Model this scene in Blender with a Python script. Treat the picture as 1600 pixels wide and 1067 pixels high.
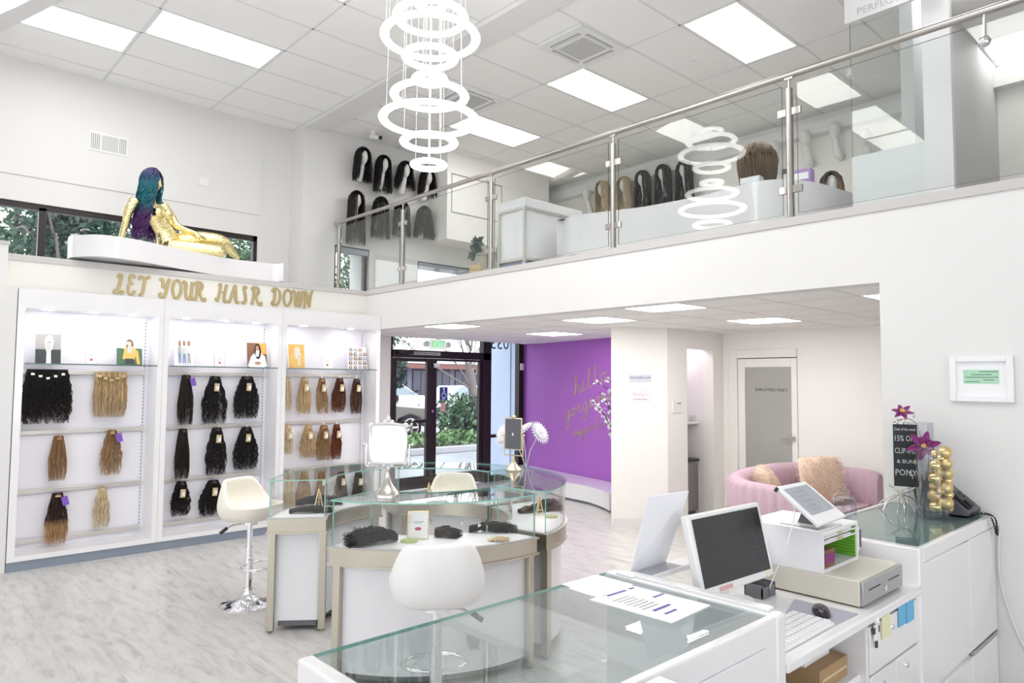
import bpy, math, random
import numpy as np
from math import sin, cos, pi, radians as R_, hypot, atan2
from mathutils import Vector, Matrix

scene = bpy.context.scene
for o in list(bpy.data.objects):
    bpy.data.objects.remove(o)
COL = scene.collection
random.seed(5)
rng = np.random.default_rng(11)

# ------------------------------------------------------------------ camera
FPX, YAW, PITCH, ROLL = 1087.35, .8256, .0573, .0068     # focal length in pixels of a 1600x1067 frame
CAM = Vector((0, 0, 1.7))
_f = Vector((cos(PITCH)*cos(YAW), cos(PITCH)*sin(YAW), sin(PITCH)))
_r = Vector((sin(YAW), -cos(YAW), 0))
_u = _r.cross(_f)
_r, _u = cos(ROLL)*_r + sin(ROLL)*_u, -sin(ROLL)*_r + cos(ROLL)*_u
cam = bpy.data.cameras.new('camera')
cam.sensor_width = 36
cam.lens = FPX*36/1600
cam.clip_start = .05
cam.clip_end = 400
co = bpy.data.objects.new('camera', cam)
COL.objects.link(co)
mw = Matrix(((_r.x, _u.x, -_f.x, CAM.x), (_r.y, _u.y, -_f.y, CAM.y), (_r.z, _u.z, -_f.z, CAM.z), (0, 0, 0, 1)))
co.matrix_world = mw
scene.camera = co

def at(x, y, ax, val):
    """the point of the plane X/Y/Z = val that was measured at pixel (x, y) of the photograph"""
    d = _f*FPX + _r*(x-800) - _u*(y-533.5)
    i = 'XYZ'.index(ax)
    return CAM + d*((val-CAM[i])/d[i])

def sight(px, py, dist):
    """the point seen at pixel (px, py) at a given horizontal distance from the camera"""
    d = _f*FPX + _r*(px-800) - _u*(py-533.5)
    return CAM + d*(dist/hypot(d.x, d.y))

# ------------------------------------------------------------------ light
SKY, PANEL, RING, SPOT = 3.0, 9.2, 6.5, 80.0
scene.view_settings.view_transform = 'Standard'
scene.view_settings.look = 'None'
scene.view_settings.gamma = 1
scene.view_settings.use_curve_mapping = False
scene.view_settings.exposure = 0.10
w = bpy.data.worlds.new('overcast_sky')
scene.world = w
w.use_nodes = True
bg = w.node_tree.nodes['Background']
bg.inputs['Color'].default_value = (.94, .97, 1.0, 1)
bg.inputs['Strength'].default_value = SKY
cy = scene.cycles
cy.max_bounces = 14
cy.diffuse_bounces = 5
cy.glossy_bounces = 6
cy.transmission_bounces = 8
cy.transparent_max_bounces = 40
cy.caustics_reflective = False
cy.caustics_refractive = False
cy.sample_clamp_indirect = 6

# ------------------------------------------------------------------ materials
MATS = {}
def srgb(h):
    c = [int(h[i:i+2], 16)/255 for i in (0, 2, 4)]
    return tuple((v/12.92 if v <= .04045 else ((v+.055)/1.055)**2.4) for v in c)

def nt(name):
    m = bpy.data.materials.new(name)
    m.use_nodes = True
    MATS[name] = m
    return m, m.node_tree.nodes, m.node_tree.links, m.node_tree.nodes['Principled BSDF']

def pm(name, col, rough=.5, metal=0., var=.04, scale=30., bump=0., bscale=None, coat=0., stretch=(1, 1, 1), spec=None, alpha=None):
    """plain procedural material: a colour broken up a little by noise, with optional fine relief"""
    if isinstance(col, str): col = srgb(col)
    m, N, L, b = nt(name)
    tc = N.new('ShaderNodeTexCoord'); mp = N.new('ShaderNodeMapping'); nz = N.new('ShaderNodeTexNoise')
    mp.inputs['Scale'].default_value = stretch
    nz.inputs['Scale'].default_value = scale; nz.inputs['Detail'].default_value = 3
    L.new(tc.outputs['Object'], mp.inputs['Vector']); L.new(mp.outputs['Vector'], nz.inputs['Vector'])
    mx = N.new('ShaderNodeMix'); mx.data_type = 'RGBA'
    mx.inputs[6].default_value = (*[c*(1-var) for c in col], 1)
    mx.inputs[7].default_value = (*[min(1, c*(1+var)) for c in col], 1)
    L.new(nz.outputs['Fac'], mx.inputs[0]); L.new(mx.outputs[2], b.inputs['Base Color'])
    b.inputs['Roughness'].default_value = rough
    b.inputs['Metallic'].default_value = metal
    b.inputs['Coat Weight'].default_value = coat
    b.inputs['Coat Roughness'].default_value = .05
    if spec is not None: b.inputs['Specular IOR Level'].default_value = spec
    if bump:
        n2 = N.new('ShaderNodeTexNoise'); n2.inputs['Scale'].default_value = bscale or scale*4
        L.new(mp.outputs['Vector'], n2.inputs['Vector'])
        bp = N.new('ShaderNodeBump'); bp.inputs['Strength'].default_value = bump; bp.inputs['Distance'].default_value = .01
        L.new(n2.outputs['Fac'], bp.inputs['Height']); L.new(bp.outputs['Normal'], b.inputs['Normal'])
    return m

def em(name, col, strength):
    m, N, L, b = nt(name)
    b.inputs['Base Color'].default_value = (*col, 1)
    b.inputs['Emission Color'].default_value = (*col, 1)
    b.inputs['Emission Strength'].default_value = strength
    return m

def glass(name, tint, ior=1.45, rough=0.):
    """thin clear pane: transparent with Fresnel reflection on either face"""
    m, N, L, b = nt(name)
    N.remove(b)
    out = N['Material Output']
    g = N.new('ShaderNodeNewGeometry'); mr = N.new('ShaderNodeMapRange')
    mr.inputs['To Min'].default_value = ior; mr.inputs['To Max'].default_value = 1/ior
    L.new(g.outputs['Backfacing'], mr.inputs['Value'])
    fr = N.new('ShaderNodeFresnel'); L.new(mr.outputs['Result'], fr.inputs['IOR'])
    t = N.new('ShaderNodeBsdfTransparent'); t.inputs['Color'].default_value = (*tint, 1)
    gl = N.new('ShaderNodeBsdfGlossy'); gl.inputs['Roughness'].default_value = rough
    mx = N.new('ShaderNodeMixShader')
    L.new(fr.outputs[0], mx.inputs[0]); L.new(t.outputs[0], mx.inputs[1]); L.new(gl.outputs[0], mx.inputs[2])
    L.new(mx.outputs[0], out.inputs['Surface'])
    return m

def hairmat(name, stops, rough=.38):
    """hair: colour ramp along the object's height plus streaks; stops = [(0..1 from tip to root, colour)]"""
    m, N, L, b = nt(name)
    tc = N.new('ShaderNodeTexCoord'); sp = N.new('ShaderNodeSeparateXYZ')
    L.new(tc.outputs['Generated'], sp.inputs[0])
    rp = N.new('ShaderNodeValToRGB')
    el = rp.color_ramp.elements
    while len(el) < len(stops): el.new(.5)
    for e, (p, c) in zip(el, stops):
        e.position = p
        e.color = (*(srgb(c) if isinstance(c, str) else c), 1)
    L.new(sp.outputs['Z'], rp.inputs[0])
    mp = N.new('ShaderNodeMapping'); mp.inputs['Scale'].default_value = (130, 130, 7)
    nz = N.new('ShaderNodeTexNoise'); nz.inputs['Scale'].default_value = 1; nz.inputs['Detail'].default_value = 2
    L.new(tc.outputs['Object'], mp.inputs[0]); L.new(mp.outputs[0], nz.inputs['Vector'])
    mr = N.new('ShaderNodeMapRange'); mr.inputs['From Min'].default_value = .3; mr.inputs['From Max'].default_value = .7
    mr.inputs['To Min'].default_value = .55; mr.inputs['To Max'].default_value = 1.35
    L.new(nz.outputs['Fac'], mr.inputs['Value'])
    mx = N.new('ShaderNodeMix'); mx.data_type = 'RGBA'; mx.blend_type = 'MULTIPLY'; mx.inputs[0].default_value = 1
    L.new(rp.outputs[0], mx.inputs[6]); L.new(mr.outputs[0], mx.inputs[7]); L.new(mx.outputs[2], b.inputs['Base Color'])
    b.inputs['Roughness'].default_value = rough
    b.inputs['Specular IOR Level'].default_value = .35
    return m

pm('wall_paint', (.755, .747, .738), .7, var=.008, scale=6, bump=.03, bscale=300)
pm('wall_cream', (.89, .87, .835), .7, var=.008, scale=6, bump=.03, bscale=300)
pm('header_paint', (.80, .785, .74), .65, var=.008)
pm('gloss_white', (.84, .83, .845), .16, var=.006, coat=.5)
pm('satin_white', (.84, .835, .86), .35, var=.006)
pm('back_panel', (.87, .86, .92), .45, var=.012, scale=4)
pm('ceiling_tile', (.90, .895, .875), .9, var=.03, scale=220, bump=.2, bscale=260)
pm('ceiling_tile_low', (.91, .90, .88), .9, var=.03, scale=220, bump=.2, bscale=260)
pm('grid_white', (.74, .74, .735), .5, var=.01)
pm('steel', (.50, .475, .45), .28, 1., var=.05, scale=8, stretch=(1, 1, 60))
pm('chrome', (.85, .85, .87), .05, 1., var=.01)
pm('champagne', (.56, .52, .44), .3, 1., var=.05, scale=6, stretch=(8, 8, 60))
pm('silver', (.72, .69, .64), .22, 1., var=.05, scale=40, bump=.1)
pm('gold_frame', (.72, .58, .32), .3, 1., var=.05)
pm('gold_leaf', (.90, .77, .40), .08, 1., var=.05, scale=14, bump=.8, bscale=52)
pm('gold_letter', (.50, .40, .20), .4, .4, var=.08, scale=40)
pm('bauble_gloss', (.80, .62, .28), .08, 1., var=.03)
pm('bauble_matt', (.72, .56, .28), .42, .9, var=.05)
pm('rail_metal', (.70, .67, .64), .35, .7, var=.05, scale=6)
pm('kick_grey', '8a94a3', .45, .2, var=.04, scale=10)
pm('frame_dark', '2a2322', .4, .2, var=.06)
pm('black_plastic', (.018, .018, .02), .35, var=.1)
pm('dark_screen', (.028, .027, .03), .22, var=.05)
pm('grey_screen', (.36, .38, .43), .2, var=.12, scale=14)
pm('grey_plastic', (.11, .11, .125), .4, var=.05)
pm('white_plastic', (.82, .82, .82), .3, var=.01)
pm('cream_metal', (.66, .63, .55), .38, var=.02)
pm('grey_metal', (.42, .42, .43), .38, .5, var=.04)
pm('leather_white', (.86, .85, .845), .38, var=.012, bump=.05, bscale=240)
pm('leather_cream', (.86, .82, .73), .4, var=.015, bump=.05, bscale=240)
pm('paper', (.86, .86, .87), .6, var=.01)
pm('ink', (.07, .06, .07), .6)
pm('ink_grey', (.35, .34, .36), .6)
pm('ink_purple', (.16, .09, .40), .6)
pm('ink_red', (.55, .09, .12), .6)
pm('purple_tag', (.21, .10, .50), .4)
pm('kraft', (.60, .47, .28), .7, var=.06)
pm('cardboard', (.40, .26, .13), .75, var=.06)
pm('purple_wall', (.37, .115, .50), .6, var=.02, scale=3)
pm('wall_script', (.46, .33, .25), .45, .2, var=.05)
pm('lilac_box', (.38, .25, .52), .4)
pm('velvet_pink', (.53, .375, .45), .75, var=.10, scale=12, stretch=(6, 6, 1))
pm('fur_peach', (.84, .66, .53), .9, var=.18, scale=60)
pm('petal_plum', (.24, .028, .17), .55, var=.25, scale=40)
pm('petal_white', (.85, .83, .90), .6, var=.04)
pm('stamen', (.62, .42, .10), .6)
pm('branch_dark', (.05, .025, .03), .7)
pm('chalkboard', (.02, .022, .025), .7, var=.2)
pm('chalk', (.60, .60, .62), .9)
pm('certificate', (.42, .68, .50), .6, var=.06, scale=60)
pm('green_plastic', (.18, .50, .04), .45)
pm('post_blue', (.14, .45, .72), .6)
pm('post_yellow', (.80, .78, .50), .6)
pm('mousepad', (.42, .42, .50), .8)
pm('mouse_black', (.03, .015, .03), .22, coat=.3)
pm('mirror', (.93, .93, .94), .01, 1., var=0)
pm('frosted', (.78, .82, .83), .5, var=.01)
pm('door_glass', (.40, .40, .365), .35, var=.05, scale=2)
pm('fridge', (.33, .31, .30), .3, .8, var=.05)
pm('plant_green', (.06, .13, .03), .6, var=.3)
pm('green_disc', (.44, .52, .22), .6)
pm('skin', (.45, .24, .15), .6); pm('skin_light', (.82, .60, .47), .6); pm('print_yellow', (.72, .50, .14), .6)
pm('print_grey', (.42, .41, .40), .6); pm('print_dark', (.05, .06, .06), .6); pm('print_green', (.09, .17, .10), .6, var=.5, scale=90)
pm('print_blue', (.22, .30, .50), .6); pm('print_orange', (.75, .38, .10), .6, var=.3, scale=60); pm('print_brown', (.22, .10, .06), .6)
pm('print_sky', (.66, .80, .90), .6)
pm('sign_blue', (.02, .06, .27), .4)
pm('sign_pink', (.72, .42, .42), .5)
pm('ext_pillar', (.56, .66, .84), .7)
pm('asphalt', (.36, .38, .42), .35, var=.3, scale=1.5)
pm('concrete', (.45, .45, .46), .8, var=.1, scale=8)
pm('car_silver', (.55, .53, .50), .25, .5, var=.02)
pm('car_white', (.75, .77, .80), .2, 0, var=.02)
pm('car_glass', (.36, .44, .48), .06, 0, var=.1)
pm('tyre', (.03, .03, .035), .7)
pm('lamp_amber', (.8, .35, .12), .3)
pm('bark', (.22, .19, .18), .85, var=.25, scale=12, stretch=(4, 4, 1))
pm('leaf', (.08, .17, .08), .6, var=.55, scale=2.5)
pm('leaf_dark', (.045, .09, .065), .6, var=.5, scale=2)
pm('leaf_ivy', (.16, .29, .11), .6, var=.6, scale=3)
pm('building_wall', (.20, .21, .27), .8); pm('building_dark', (.07, .08, .11), .2); pm('fascia_red', (.25, .11, .085), .6)
em('light_panel', (1, .985, .96), PANEL)
em('light_low', (1, .98, .95), PANEL*2.0)
em('light_ring', (1, .99, .985), RING)
em('light_spot', (1, .97, .98), SPOT)
em('exit_green', (.03, .62, .14), .7)
glass('glass_clear', (.965, .98, .973))
glass('glass_case', (.985, .992, .988))
glass('glass_top', (.93, .97, .968))
glass('glass_window', (.97, .98, .985))
glass('acrylic', (.92, .93, .945))
pm('glass_edge', (.30, .60, .52), .15, var=.05, spec=.7)
pm('glass_edge_dark', (.10, .17, .16), .15, var=.05)

# plank floor: pale grey wood-look with streaks along the boards
def floor_mat(name):
    m, N, L, b = nt(name)
    tc = N.new('ShaderNodeTexCoord'); mp = N.new('ShaderNodeMapping'); oi = N.new('ShaderNodeObjectInfo')
    mp.inputs['Scale'].default_value = (10, 2.2, 1)
    vm = N.new('ShaderNodeVectorMath'); vm.operation = 'MULTIPLY_ADD'; vm.inputs[1].default_value = (61, 37, 13)
    L.new(oi.outputs['Random'], vm.inputs[0]); L.new(tc.outputs['Object'], vm.inputs[2]); L.new(vm.outputs[0], mp.inputs[0])
    nz = N.new('ShaderNodeTexNoise'); nz.inputs['Scale'].default_value = 1.6; nz.inputs['Detail'].default_value = 7; nz.inputs['Roughness'].default_value = .62; nz.inputs['Distortion'].default_value = .6
    L.new(mp.outputs[0], nz.inputs['Vector'])
    rp = N.new('ShaderNodeValToRGB'); e = rp.color_ramp.elements
    e[0].position = .28; e[0].color = (.34, .325, .315, 1); e[1].position = .75; e[1].color = (.60, .585, .57, 1)
    for p, c in ((.40, (.465, .45, .44, 1)), (.52, (.54, .525, .51, 1))):
        q = e.new(p); q.color = c
    L.new(nz.outputs['Fac'], rp.inputs[0]); L.new(rp.outputs[0], b.inputs['Base Color'])
    b.inputs['Roughness'].default_value = .3
    b.inputs['Specular IOR Level'].default_value = .4
    bp = N.new('ShaderNodeBump'); bp.inputs['Strength'].default_value = .05; L.new(nz.outputs['Fac'], bp.inputs['Height']); L.new(bp.outputs[0], b.inputs['Normal'])
floor_mat('plank')

hairmat('hair_black', [(0, (.016, .012, .011)), (1, (.008, .007, .007))])
hairmat('hair_curl', [(0, (.030, .018, .015)), (.5, (.010, .008, .008)), (1, (.007, .006, .006))])
hairmat('hair_dark', [(0, (.030, .018, .013)), (1, (.018, .011, .009))])
hairmat('hair_brown', [(0, (.10, .050, .026)), (1, (.060, .030, .018))])
hairmat('hair_auburn', [(0, (.18, .055, .025)), (1, (.085, .026, .014))])
hairmat('hair_red', [(0, (.20, .05, .02)), (1, (.13, .032, .014))])
hairmat('hair_honey', [(0, (.56, .36, .19)), (.6, (.40, .24, .12)), (1, (.24, .13, .06))])
hairmat('hair_caramel', [(0, (.42, .25, .12)), (1, (.27, .14, .06))])
hairmat('hair_blonde', [(0, (.70, .52, .31)), (1, (.54, .36, .18))])
hairmat('hair_platinum', [(0, (.82, .70, .50)), (1, (.66, .50, .29))])
hairmat('hair_ombre', [(0, (.66, .42, .20)), (.36, (.55, .32, .15)), (.5, (.06, .030, .022)), (1, (.03, .016, .014))])
hairmat('hair_mermaid', [(0, (.10, .03, .17)), (.30, (.11, .035, .16)), (.47, (.02, .14, .19)), (.72, (.02, .16, .20)), (.88, (.04, .07, .16)), (1, (.07, .025, .13))])
hairmat('hair_bigbrown', [(0, (.08, .04, .02)), (.5, (.13, .07, .03)), (1, (.24, .15, .075))])
hairmat('hair_rooted', [(0, (.45, .30, .15)), (.55, (.40, .25, .12)), (.8, (.05, .03, .02)), (1, (.03, .02, .015))])
pm('ac_grille', (.52, .52, .52), .7, var=.25, scale=400)
pm('slot_dark', (.34, .34, .34), .6)
pm('ledge_grey', (.56, .54, .53), .4, var=.02)
pm('loft_floor', (.55, .53, .51), .4, var=.05)
pm('alcove_pink', (.86, .82, .835), .7, var=.01)
em('exit_face', (.72, .80, .74), .5)
pm('blind_grey', (.42, .46, .52), .6)
pm('head_white', (.80, .79, .78), .35, var=.01)
pm('kick_dark', (.16, .165, .17), .5)
pm('box_silver', (.62, .64, .68), .35, .3)
pm('ink_pale', (.55, .55, .60), .5)
pm('print_red', (.5, .12, .10), .5)
pm('white_silver', (.78, .77, .80), .25, .5, var=.03)
pm('gold_pale', (.72, .62, .45), .3, .9, var=.04)
pm('counter_under', (.40, .47, .47), .5, var=.02)
glass('glass_counter', (.86, .92, .91))
pm('acrylic_white', (.86, .86, .90), .15, var=.005)
pm('phone_lcd', (.20, .24, .28), .25)
pm('cup_china', (.62, .62, .52), .3, var=.2, scale=60)

pm('partition_paint', (.62, .62, .63), .6, var=.01)
pm('purple_fabric', (.16, .03, .16), .7, var=.1)
pm('sign_lavender', (.66, .65, .76), .4)
pm('mesh_grey', (.17, .17, .18), .45)
pm('notice_paper', (.78, .75, .78), .6)
em('light_panel_dim', (1, .985, .96), PANEL*.35)
# ------------------------------------------------------------------ mesh helpers
def rotz(p, a, c=(0, 0)):
    s, k = sin(a), cos(a); x, y = p[0]-c[0], p[1]-c[1]
    return (c[0]+k*x-s*y, c[1]+s*x+k*y, p[2])

class MB:
    def __init__(s): s.v, s.f, s.m = [], [], []
    def add(s, v, f, mi=0, T=None):
        n = len(s.v)
        s.v += [tuple(T @ Vector(p)) if T is not None else tuple(p) for p in v]
        s.f += [tuple(i+n for i in q) for q in f]; s.m += [mi]*len(f)
        return s
    def box(s, x0, y0, z0, x1, y1, z1, mi=0, T=None):
        x0, x1 = sorted((x0, x1)); y0, y1 = sorted((y0, y1)); z0, z1 = sorted((z0, z1))
        v = [(x0,y0,z0),(x1,y0,z0),(x1,y1,z0),(x0,y1,z0),(x0,y0,z1),(x1,y0,z1),(x1,y1,z1),(x0,y1,z1)]
        return s.add(v, [(0,3,2,1),(4,5,6,7),(0,1,5,4),(1,2,6,5),(2,3,7,6),(3,0,4,7)], mi, T)
    def quad(s, a, b, c, d, mi=0): return s.add([a, b, c, d], [(0, 1, 2, 3)], mi)
    def tube(s, pts, r, n=8, closed=False, mi=0, flat=1.):
        P = [Vector(p) for p in pts]; k = len(P)
        rr = [float(q) for q in r] if hasattr(r, '__len__') else [float(r)]*k
        up = None; v = []
        for i in range(k):
            a = P[(i-1) % k] if (closed or i) else P[i]; b = P[(i+1) % k] if (closed or i < k-1) else P[i]
            d = (b-a).normalized()
            if up is None:
                up = d.orthogonal().normalized() if abs(d.z) > .9 else Vector((0, 0, 1))
            x = d.cross(up)
            if x.length < 1e-5: x = d.orthogonal()
            x.normalize(); up = x.cross(d).normalized()
            v += [P[i]+rr[i]*(cos(2*pi*j/n)*x+sin(2*pi*j/n)*up*flat) for j in range(n)]
        f = []
        for i in range(k if closed else k-1):
            o, q = i*n, ((i+1) % k)*n
            f += [(o+j, o+(j+1) % n, q+(j+1) % n, q+j) for j in range(n)]
        if not closed: f += [tuple(range(n))[::-1], tuple((k-1)*n+j for j in range(n))]
        return s.add(v, f, mi)
    def cyl(s, a, b, r, n=16, r2=None, mi=0): return s.tube([a, b], [r, r if r2 is None else r2], n, mi=mi)
    def lathe(s, prof, c=(0, 0, 0), n=24, mi=0, sx=1., sy=1., T=None):
        v, f = [], []
        for r, z in prof: v += [(c[0]+sx*max(r, 1e-4)*cos(2*pi*j/n), c[1]+sy*max(r, 1e-4)*sin(2*pi*j/n), c[2]+z) for j in range(n)]
        for i in range(len(prof)-1):
            f += [(i*n+j, i*n+(j+1) % n, (i+1)*n+(j+1) % n, (i+1)*n+j) for j in range(n)]
        f += [tuple(range(n))[::-1], tuple((len(prof)-1)*n+j for j in range(n))]
        return s.add(v, f, mi, T)
    def ball(s, c, r, n=16, mi=0, sc=(1, 1, 1)):
        k = max(6, n//2)
        return s.lathe([(r*sin(pi*i/k), -r*cos(pi*i/k)*sc[2]) for i in range(k+1)], c, n, mi, sc[0], sc[1])
    def prism(s, poly, z0, z1, mi=0, side=None, T=None):
        n = len(poly)
        ar = sum(poly[i][0]*poly[(i+1) % n][1]-poly[(i+1) % n][0]*poly[i][1] for i in range(n))
        if ar < 0: poly = poly[::-1]
        v = [(p[0], p[1], z0) for p in poly]+[(p[0], p[1], z1) for p in poly]
        s.add(v, [tuple(range(n))[::-1], tuple(range(n, 2*n))], mi, T)
        return s.add(v, [(i, (i+1) % n, n+(i+1) % n, n+i) for i in range(n)], mi if side is None else side, T)
    def arc(s, c, r0, r1, a0, a1, z0, z1, n=24, mi=0, edge=None):
        """curved block between two radii and two angles (degrees)"""
        A = [R_(a0+(a1-a0)*i/n) for i in range(n+1)]; v = []
        for a in A:
            for r, z in ((r0, z0), (r1, z0), (r1, z1), (r0, z1)): v.append((c[0]+r*cos(a), c[1]+r*sin(a), z))
        top, side = [], []
        for i in range(n):
            o, q = 4*i, 4*i+4
            for j in range(4):
                (side if j in (1, 3) else top).append((o+j, q+j, q+(j+1) % 4, o+(j+1) % 4))
        ends = [(0, 1, 2, 3), tuple(4*n+j for j in (3, 2, 1, 0))]
        e = mi if edge is None else edge
        if edge is None: return s.add(v, top+side+ends, mi)
        k = len(s.v); s.add(v, top, mi)
        for q in side+ends: s.f.append(tuple(i+k for i in q)); s.m.append(e)
        return s

def root_inv(parent):
    M = Matrix.Identity(4); o = parent
    while o is not None:
        M = o.matrix_basis @ M; o = o.parent
    return M.inverted()

def build(mb, name, mats, parent=None, smooth=False, bevel=0, seg=2, local=False, sub=0, solid=0, angle=38):
    me = bpy.data.meshes.new(name)
    v = mb.v
    if parent is not None and not local:
        Mi = root_inv(parent); v = [tuple(Mi @ Vector(p)) for p in v]
    me.from_pydata(v, [], mb.f)
    for mt in (mats if isinstance(mats, (list, tuple)) else [mats]): me.materials.append(MATS[mt])
    if any(mb.m): me.polygons.foreach_set('material_index', mb.m)
    me.update()
    if smooth:
        me.shade_smooth(); me.set_sharp_from_angle(angle=R_(angle))
    o = bpy.data.objects.new(name, me); COL.objects.link(o)
    if parent is not None: o.parent = parent
    if solid:
        md = o.modifiers.new('solid', 'SOLIDIFY'); md.thickness = solid; md.offset = 0
    if bevel:
        md = o.modifiers.new('bevel', 'BEVEL'); md.width = bevel; md.segments = seg; md.limit_method = 'ANGLE'; md.angle_limit = R_(40)
        if not smooth: me.shade_smooth(); me.set_sharp_from_angle(angle=R_(50))
    if sub:
        md = o.modifiers.new('sub', 'SUBSURF'); md.levels = sub; md.render_levels = sub
    return o

def tag(o, label, cat, group=None, kind=None):
    if label: o['label'] = label
    if cat: o['category'] = cat
    if group: o['group'] = group
    if kind: o['kind'] = kind
    return o

def thing(name, label, cat, loc=(0, 0, 0), rz=0, group=None):
    o = bpy.data.objects.new(name, None); COL.objects.link(o)
    o.empty_display_size = .05
    o.location = loc; o.rotation_euler = (0, 0, rz)
    o.matrix_basis = Matrix.Translation(loc) @ Matrix.Rotation(rz, 4, 'Z')
    return tag(o, label, cat, group)

def struct(mb, name, mats, parent=None, **k):
    o = build(mb, name, mats, parent, **k)
    if parent is None: o['kind'] = 'structure'
    return o

def copy_thing(o, loc, rz=None, label=None, parent=None):
    c = o.copy(); COL.objects.link(c)
    if parent is not None: c.parent = parent
    else:
        r = o.matrix_basis.to_euler().z if rz is None else rz
        c.matrix_basis = Matrix.Translation(loc) @ Matrix.Rotation(r, 4, 'Z')
        if label: c['label'] = label
    for ch in o.children: copy_thing(ch, None, parent=c)
    return c

def mesh_from(o_temp, name, mat, parent=None, smooth=True):
    """take the evaluated mesh of a temporary object and drop the object"""
    dg = bpy.context.evaluated_depsgraph_get()
    me = bpy.data.meshes.new_from_object(o_temp.evaluated_get(dg), depsgraph=dg)
    old = o_temp.data
    bpy.data.objects.remove(o_temp)
    try: (bpy.data.meshes if isinstance(old, bpy.types.Mesh) else bpy.data.curves).remove(old)
    except Exception: pass
    me.name = name; me.materials.clear()
    for mt in (mat if isinstance(mat, (list, tuple)) else [mat]): me.materials.append(MATS[mt])
    if smooth: me.shade_smooth()
    o = bpy.data.objects.new(name, me); COL.objects.link(o)
    if parent is not None:
        o.parent = parent; me.transform(root_inv(parent))
    return o

def text(body, name, mat, size, origin, right, up, parent=None, depth=.001, align='CENTER', spacing=1., maxw=None):
    """flat lettering: origin is the middle (or left) of the line; right/up give the writing plane"""
    cu = bpy.data.curves.new(name, 'FONT'); cu.body = body; cu.size = size; cu.align_x = align; cu.align_y = 'CENTER'
    cu.extrude = depth; cu.resolution_u = 2; cu.space_character = spacing
    o = bpy.data.objects.new(name, cu); COL.objects.link(o)
    r, u = Vector(right).normalized(), Vector(up).normalized(); n = r.cross(u)
    M = Matrix(((r.x, u.x, n.x, origin[0]), (r.y, u.y, n.y, origin[1]), (r.z, u.z, n.z, origin[2]), (0, 0, 0, 1)))
    dg = bpy.context.evaluated_depsgraph_get()
    me = bpy.data.meshes.new_from_object(o.evaluated_get(dg), depsgraph=dg)
    bpy.data.objects.remove(o); bpy.data.curves.remove(cu)
    if maxw:
        wv = max(v.co.x for v in me.vertices)-min(v.co.x for v in me.vertices)
        if wv > maxw: me.transform(Matrix.Scale(maxw/wv, 4, (1, 0, 0)))
    me.transform(M); me.name = name
    if parent is not None: me.transform(root_inv(parent))
    me.materials.clear(); me.materials.append(MATS[mat])
    o = bpy.data.objects.new(name, me); COL.objects.link(o)
    if parent is not None: o.parent = parent
    return o

def spline(pts, k=6, closed=False):
    P = [np.array(p, float) for p in pts]; n = len(P); out = []
    for i in range(n if closed else n-1):
        g = lambda j: P[j % n] if closed else P[max(0, min(n-1, j))]
        a, b, c, d = g(i-1), g(i), g(i+1), g(i+2)
        for t in np.arange(k)/k:
            out.append(.5*((2*b)+(-a+c)*t+(2*a-5*b+4*c-d)*t*t+(-a+3*b-3*c+d)*t**3))
    if not closed: out.append(P[-1])
    return [tuple(float(x) for x in q) for q in out]

def ribbon(mb, pts, wd, th, M, pen=None):
    """a pen stroke in the local xy plane, thickened by th; pen = angle of a broad nib"""
    P = np.array(pts, float); n = len(P)
    d = np.gradient(P, axis=0); ang = np.arctan2(d[:, 1], d[:, 0])
    ww = np.full(n, wd) if pen is None else wd*(.28+.72*np.abs(np.sin(ang-pen)))
    nx, ny = -np.sin(ang), np.cos(ang)
    v = []
    for i in range(n):
        for sgn in (1, -1):
            for z in (0, th*(1+.25*i/n)):
                v.append((P[i, 0]+sgn*nx[i]*ww[i]/2, P[i, 1]+sgn*ny[i]*ww[i]/2, z))
    f = []
    for i in range(n-1):
        o, q = 4*i, 4*i+4
        f += [(o+1, q+1, q+3, o+3), (o, o+2, q+2, q), (o, q, q+1, o+1), (o+2, o+3, q+3, q+2)]
    f += [(0, 1, 3, 2), (4*n-4, 4*n-2, 4*n-1, 4*n-3)]
    mb.add(v, f, 0, M)

# ------------------------------------------------------------------ hair
def tubes_mesh(name, P, rad, mat, sides=3, parent=None, local=True):
    """P: strands x points x 3, rad: strands x points -> one mesh of thin strands"""
    n, k, _ = P.shape
    d = np.gradient(P, axis=1); d /= np.linalg.norm(d, axis=2, keepdims=True)+1e-9
    ref = np.where(np.abs(d[..., 2:3]) > .9, np.array([1., .3, 0]), np.array([0, 0, 1.]))
    x = np.cross(d, ref); x /= np.linalg.norm(x, axis=2, keepdims=True)+1e-9
    y = np.cross(d, x)
    a = np.arange(sides)*2*pi/sides
    V = (P[:, :, None, :]+rad[:, :, None, None]*(np.cos(a)[None, None, :, None]*x[:, :, None, :]+np.sin(a)[None, None, :, None]*y[:, :, None, :])).reshape(-1, 3)
    i, j, s = np.meshgrid(np.arange(n), np.arange(k-1), np.arange(sides), indexing='ij')
    b = i*k*sides+j*sides
    F = np.stack([b+s, b+(s+1) % sides, b+sides+(s+1) % sides, b+sides+s], -1).reshape(-1, 4)
    me = bpy.data.meshes.new(name)
    me.vertices.add(len(V)); me.vertices.foreach_set('co', V.astype(np.float32).ravel())
    me.loops.add(F.size); me.loops.foreach_set('vertex_index', F.astype(np.int32).ravel())
    me.polygons.add(len(F)); me.polygons.foreach_set('loop_start', np.arange(0, F.size, 4, dtype=np.int32))
    me.update(calc_edges=True); me.validate(); me.shade_smooth()
    me.materials.append(MATS[mat])
    o = bpy.data.objects.new(name, me); COL.objects.link(o)
    if parent is not None: o.parent = parent
    return o

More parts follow.
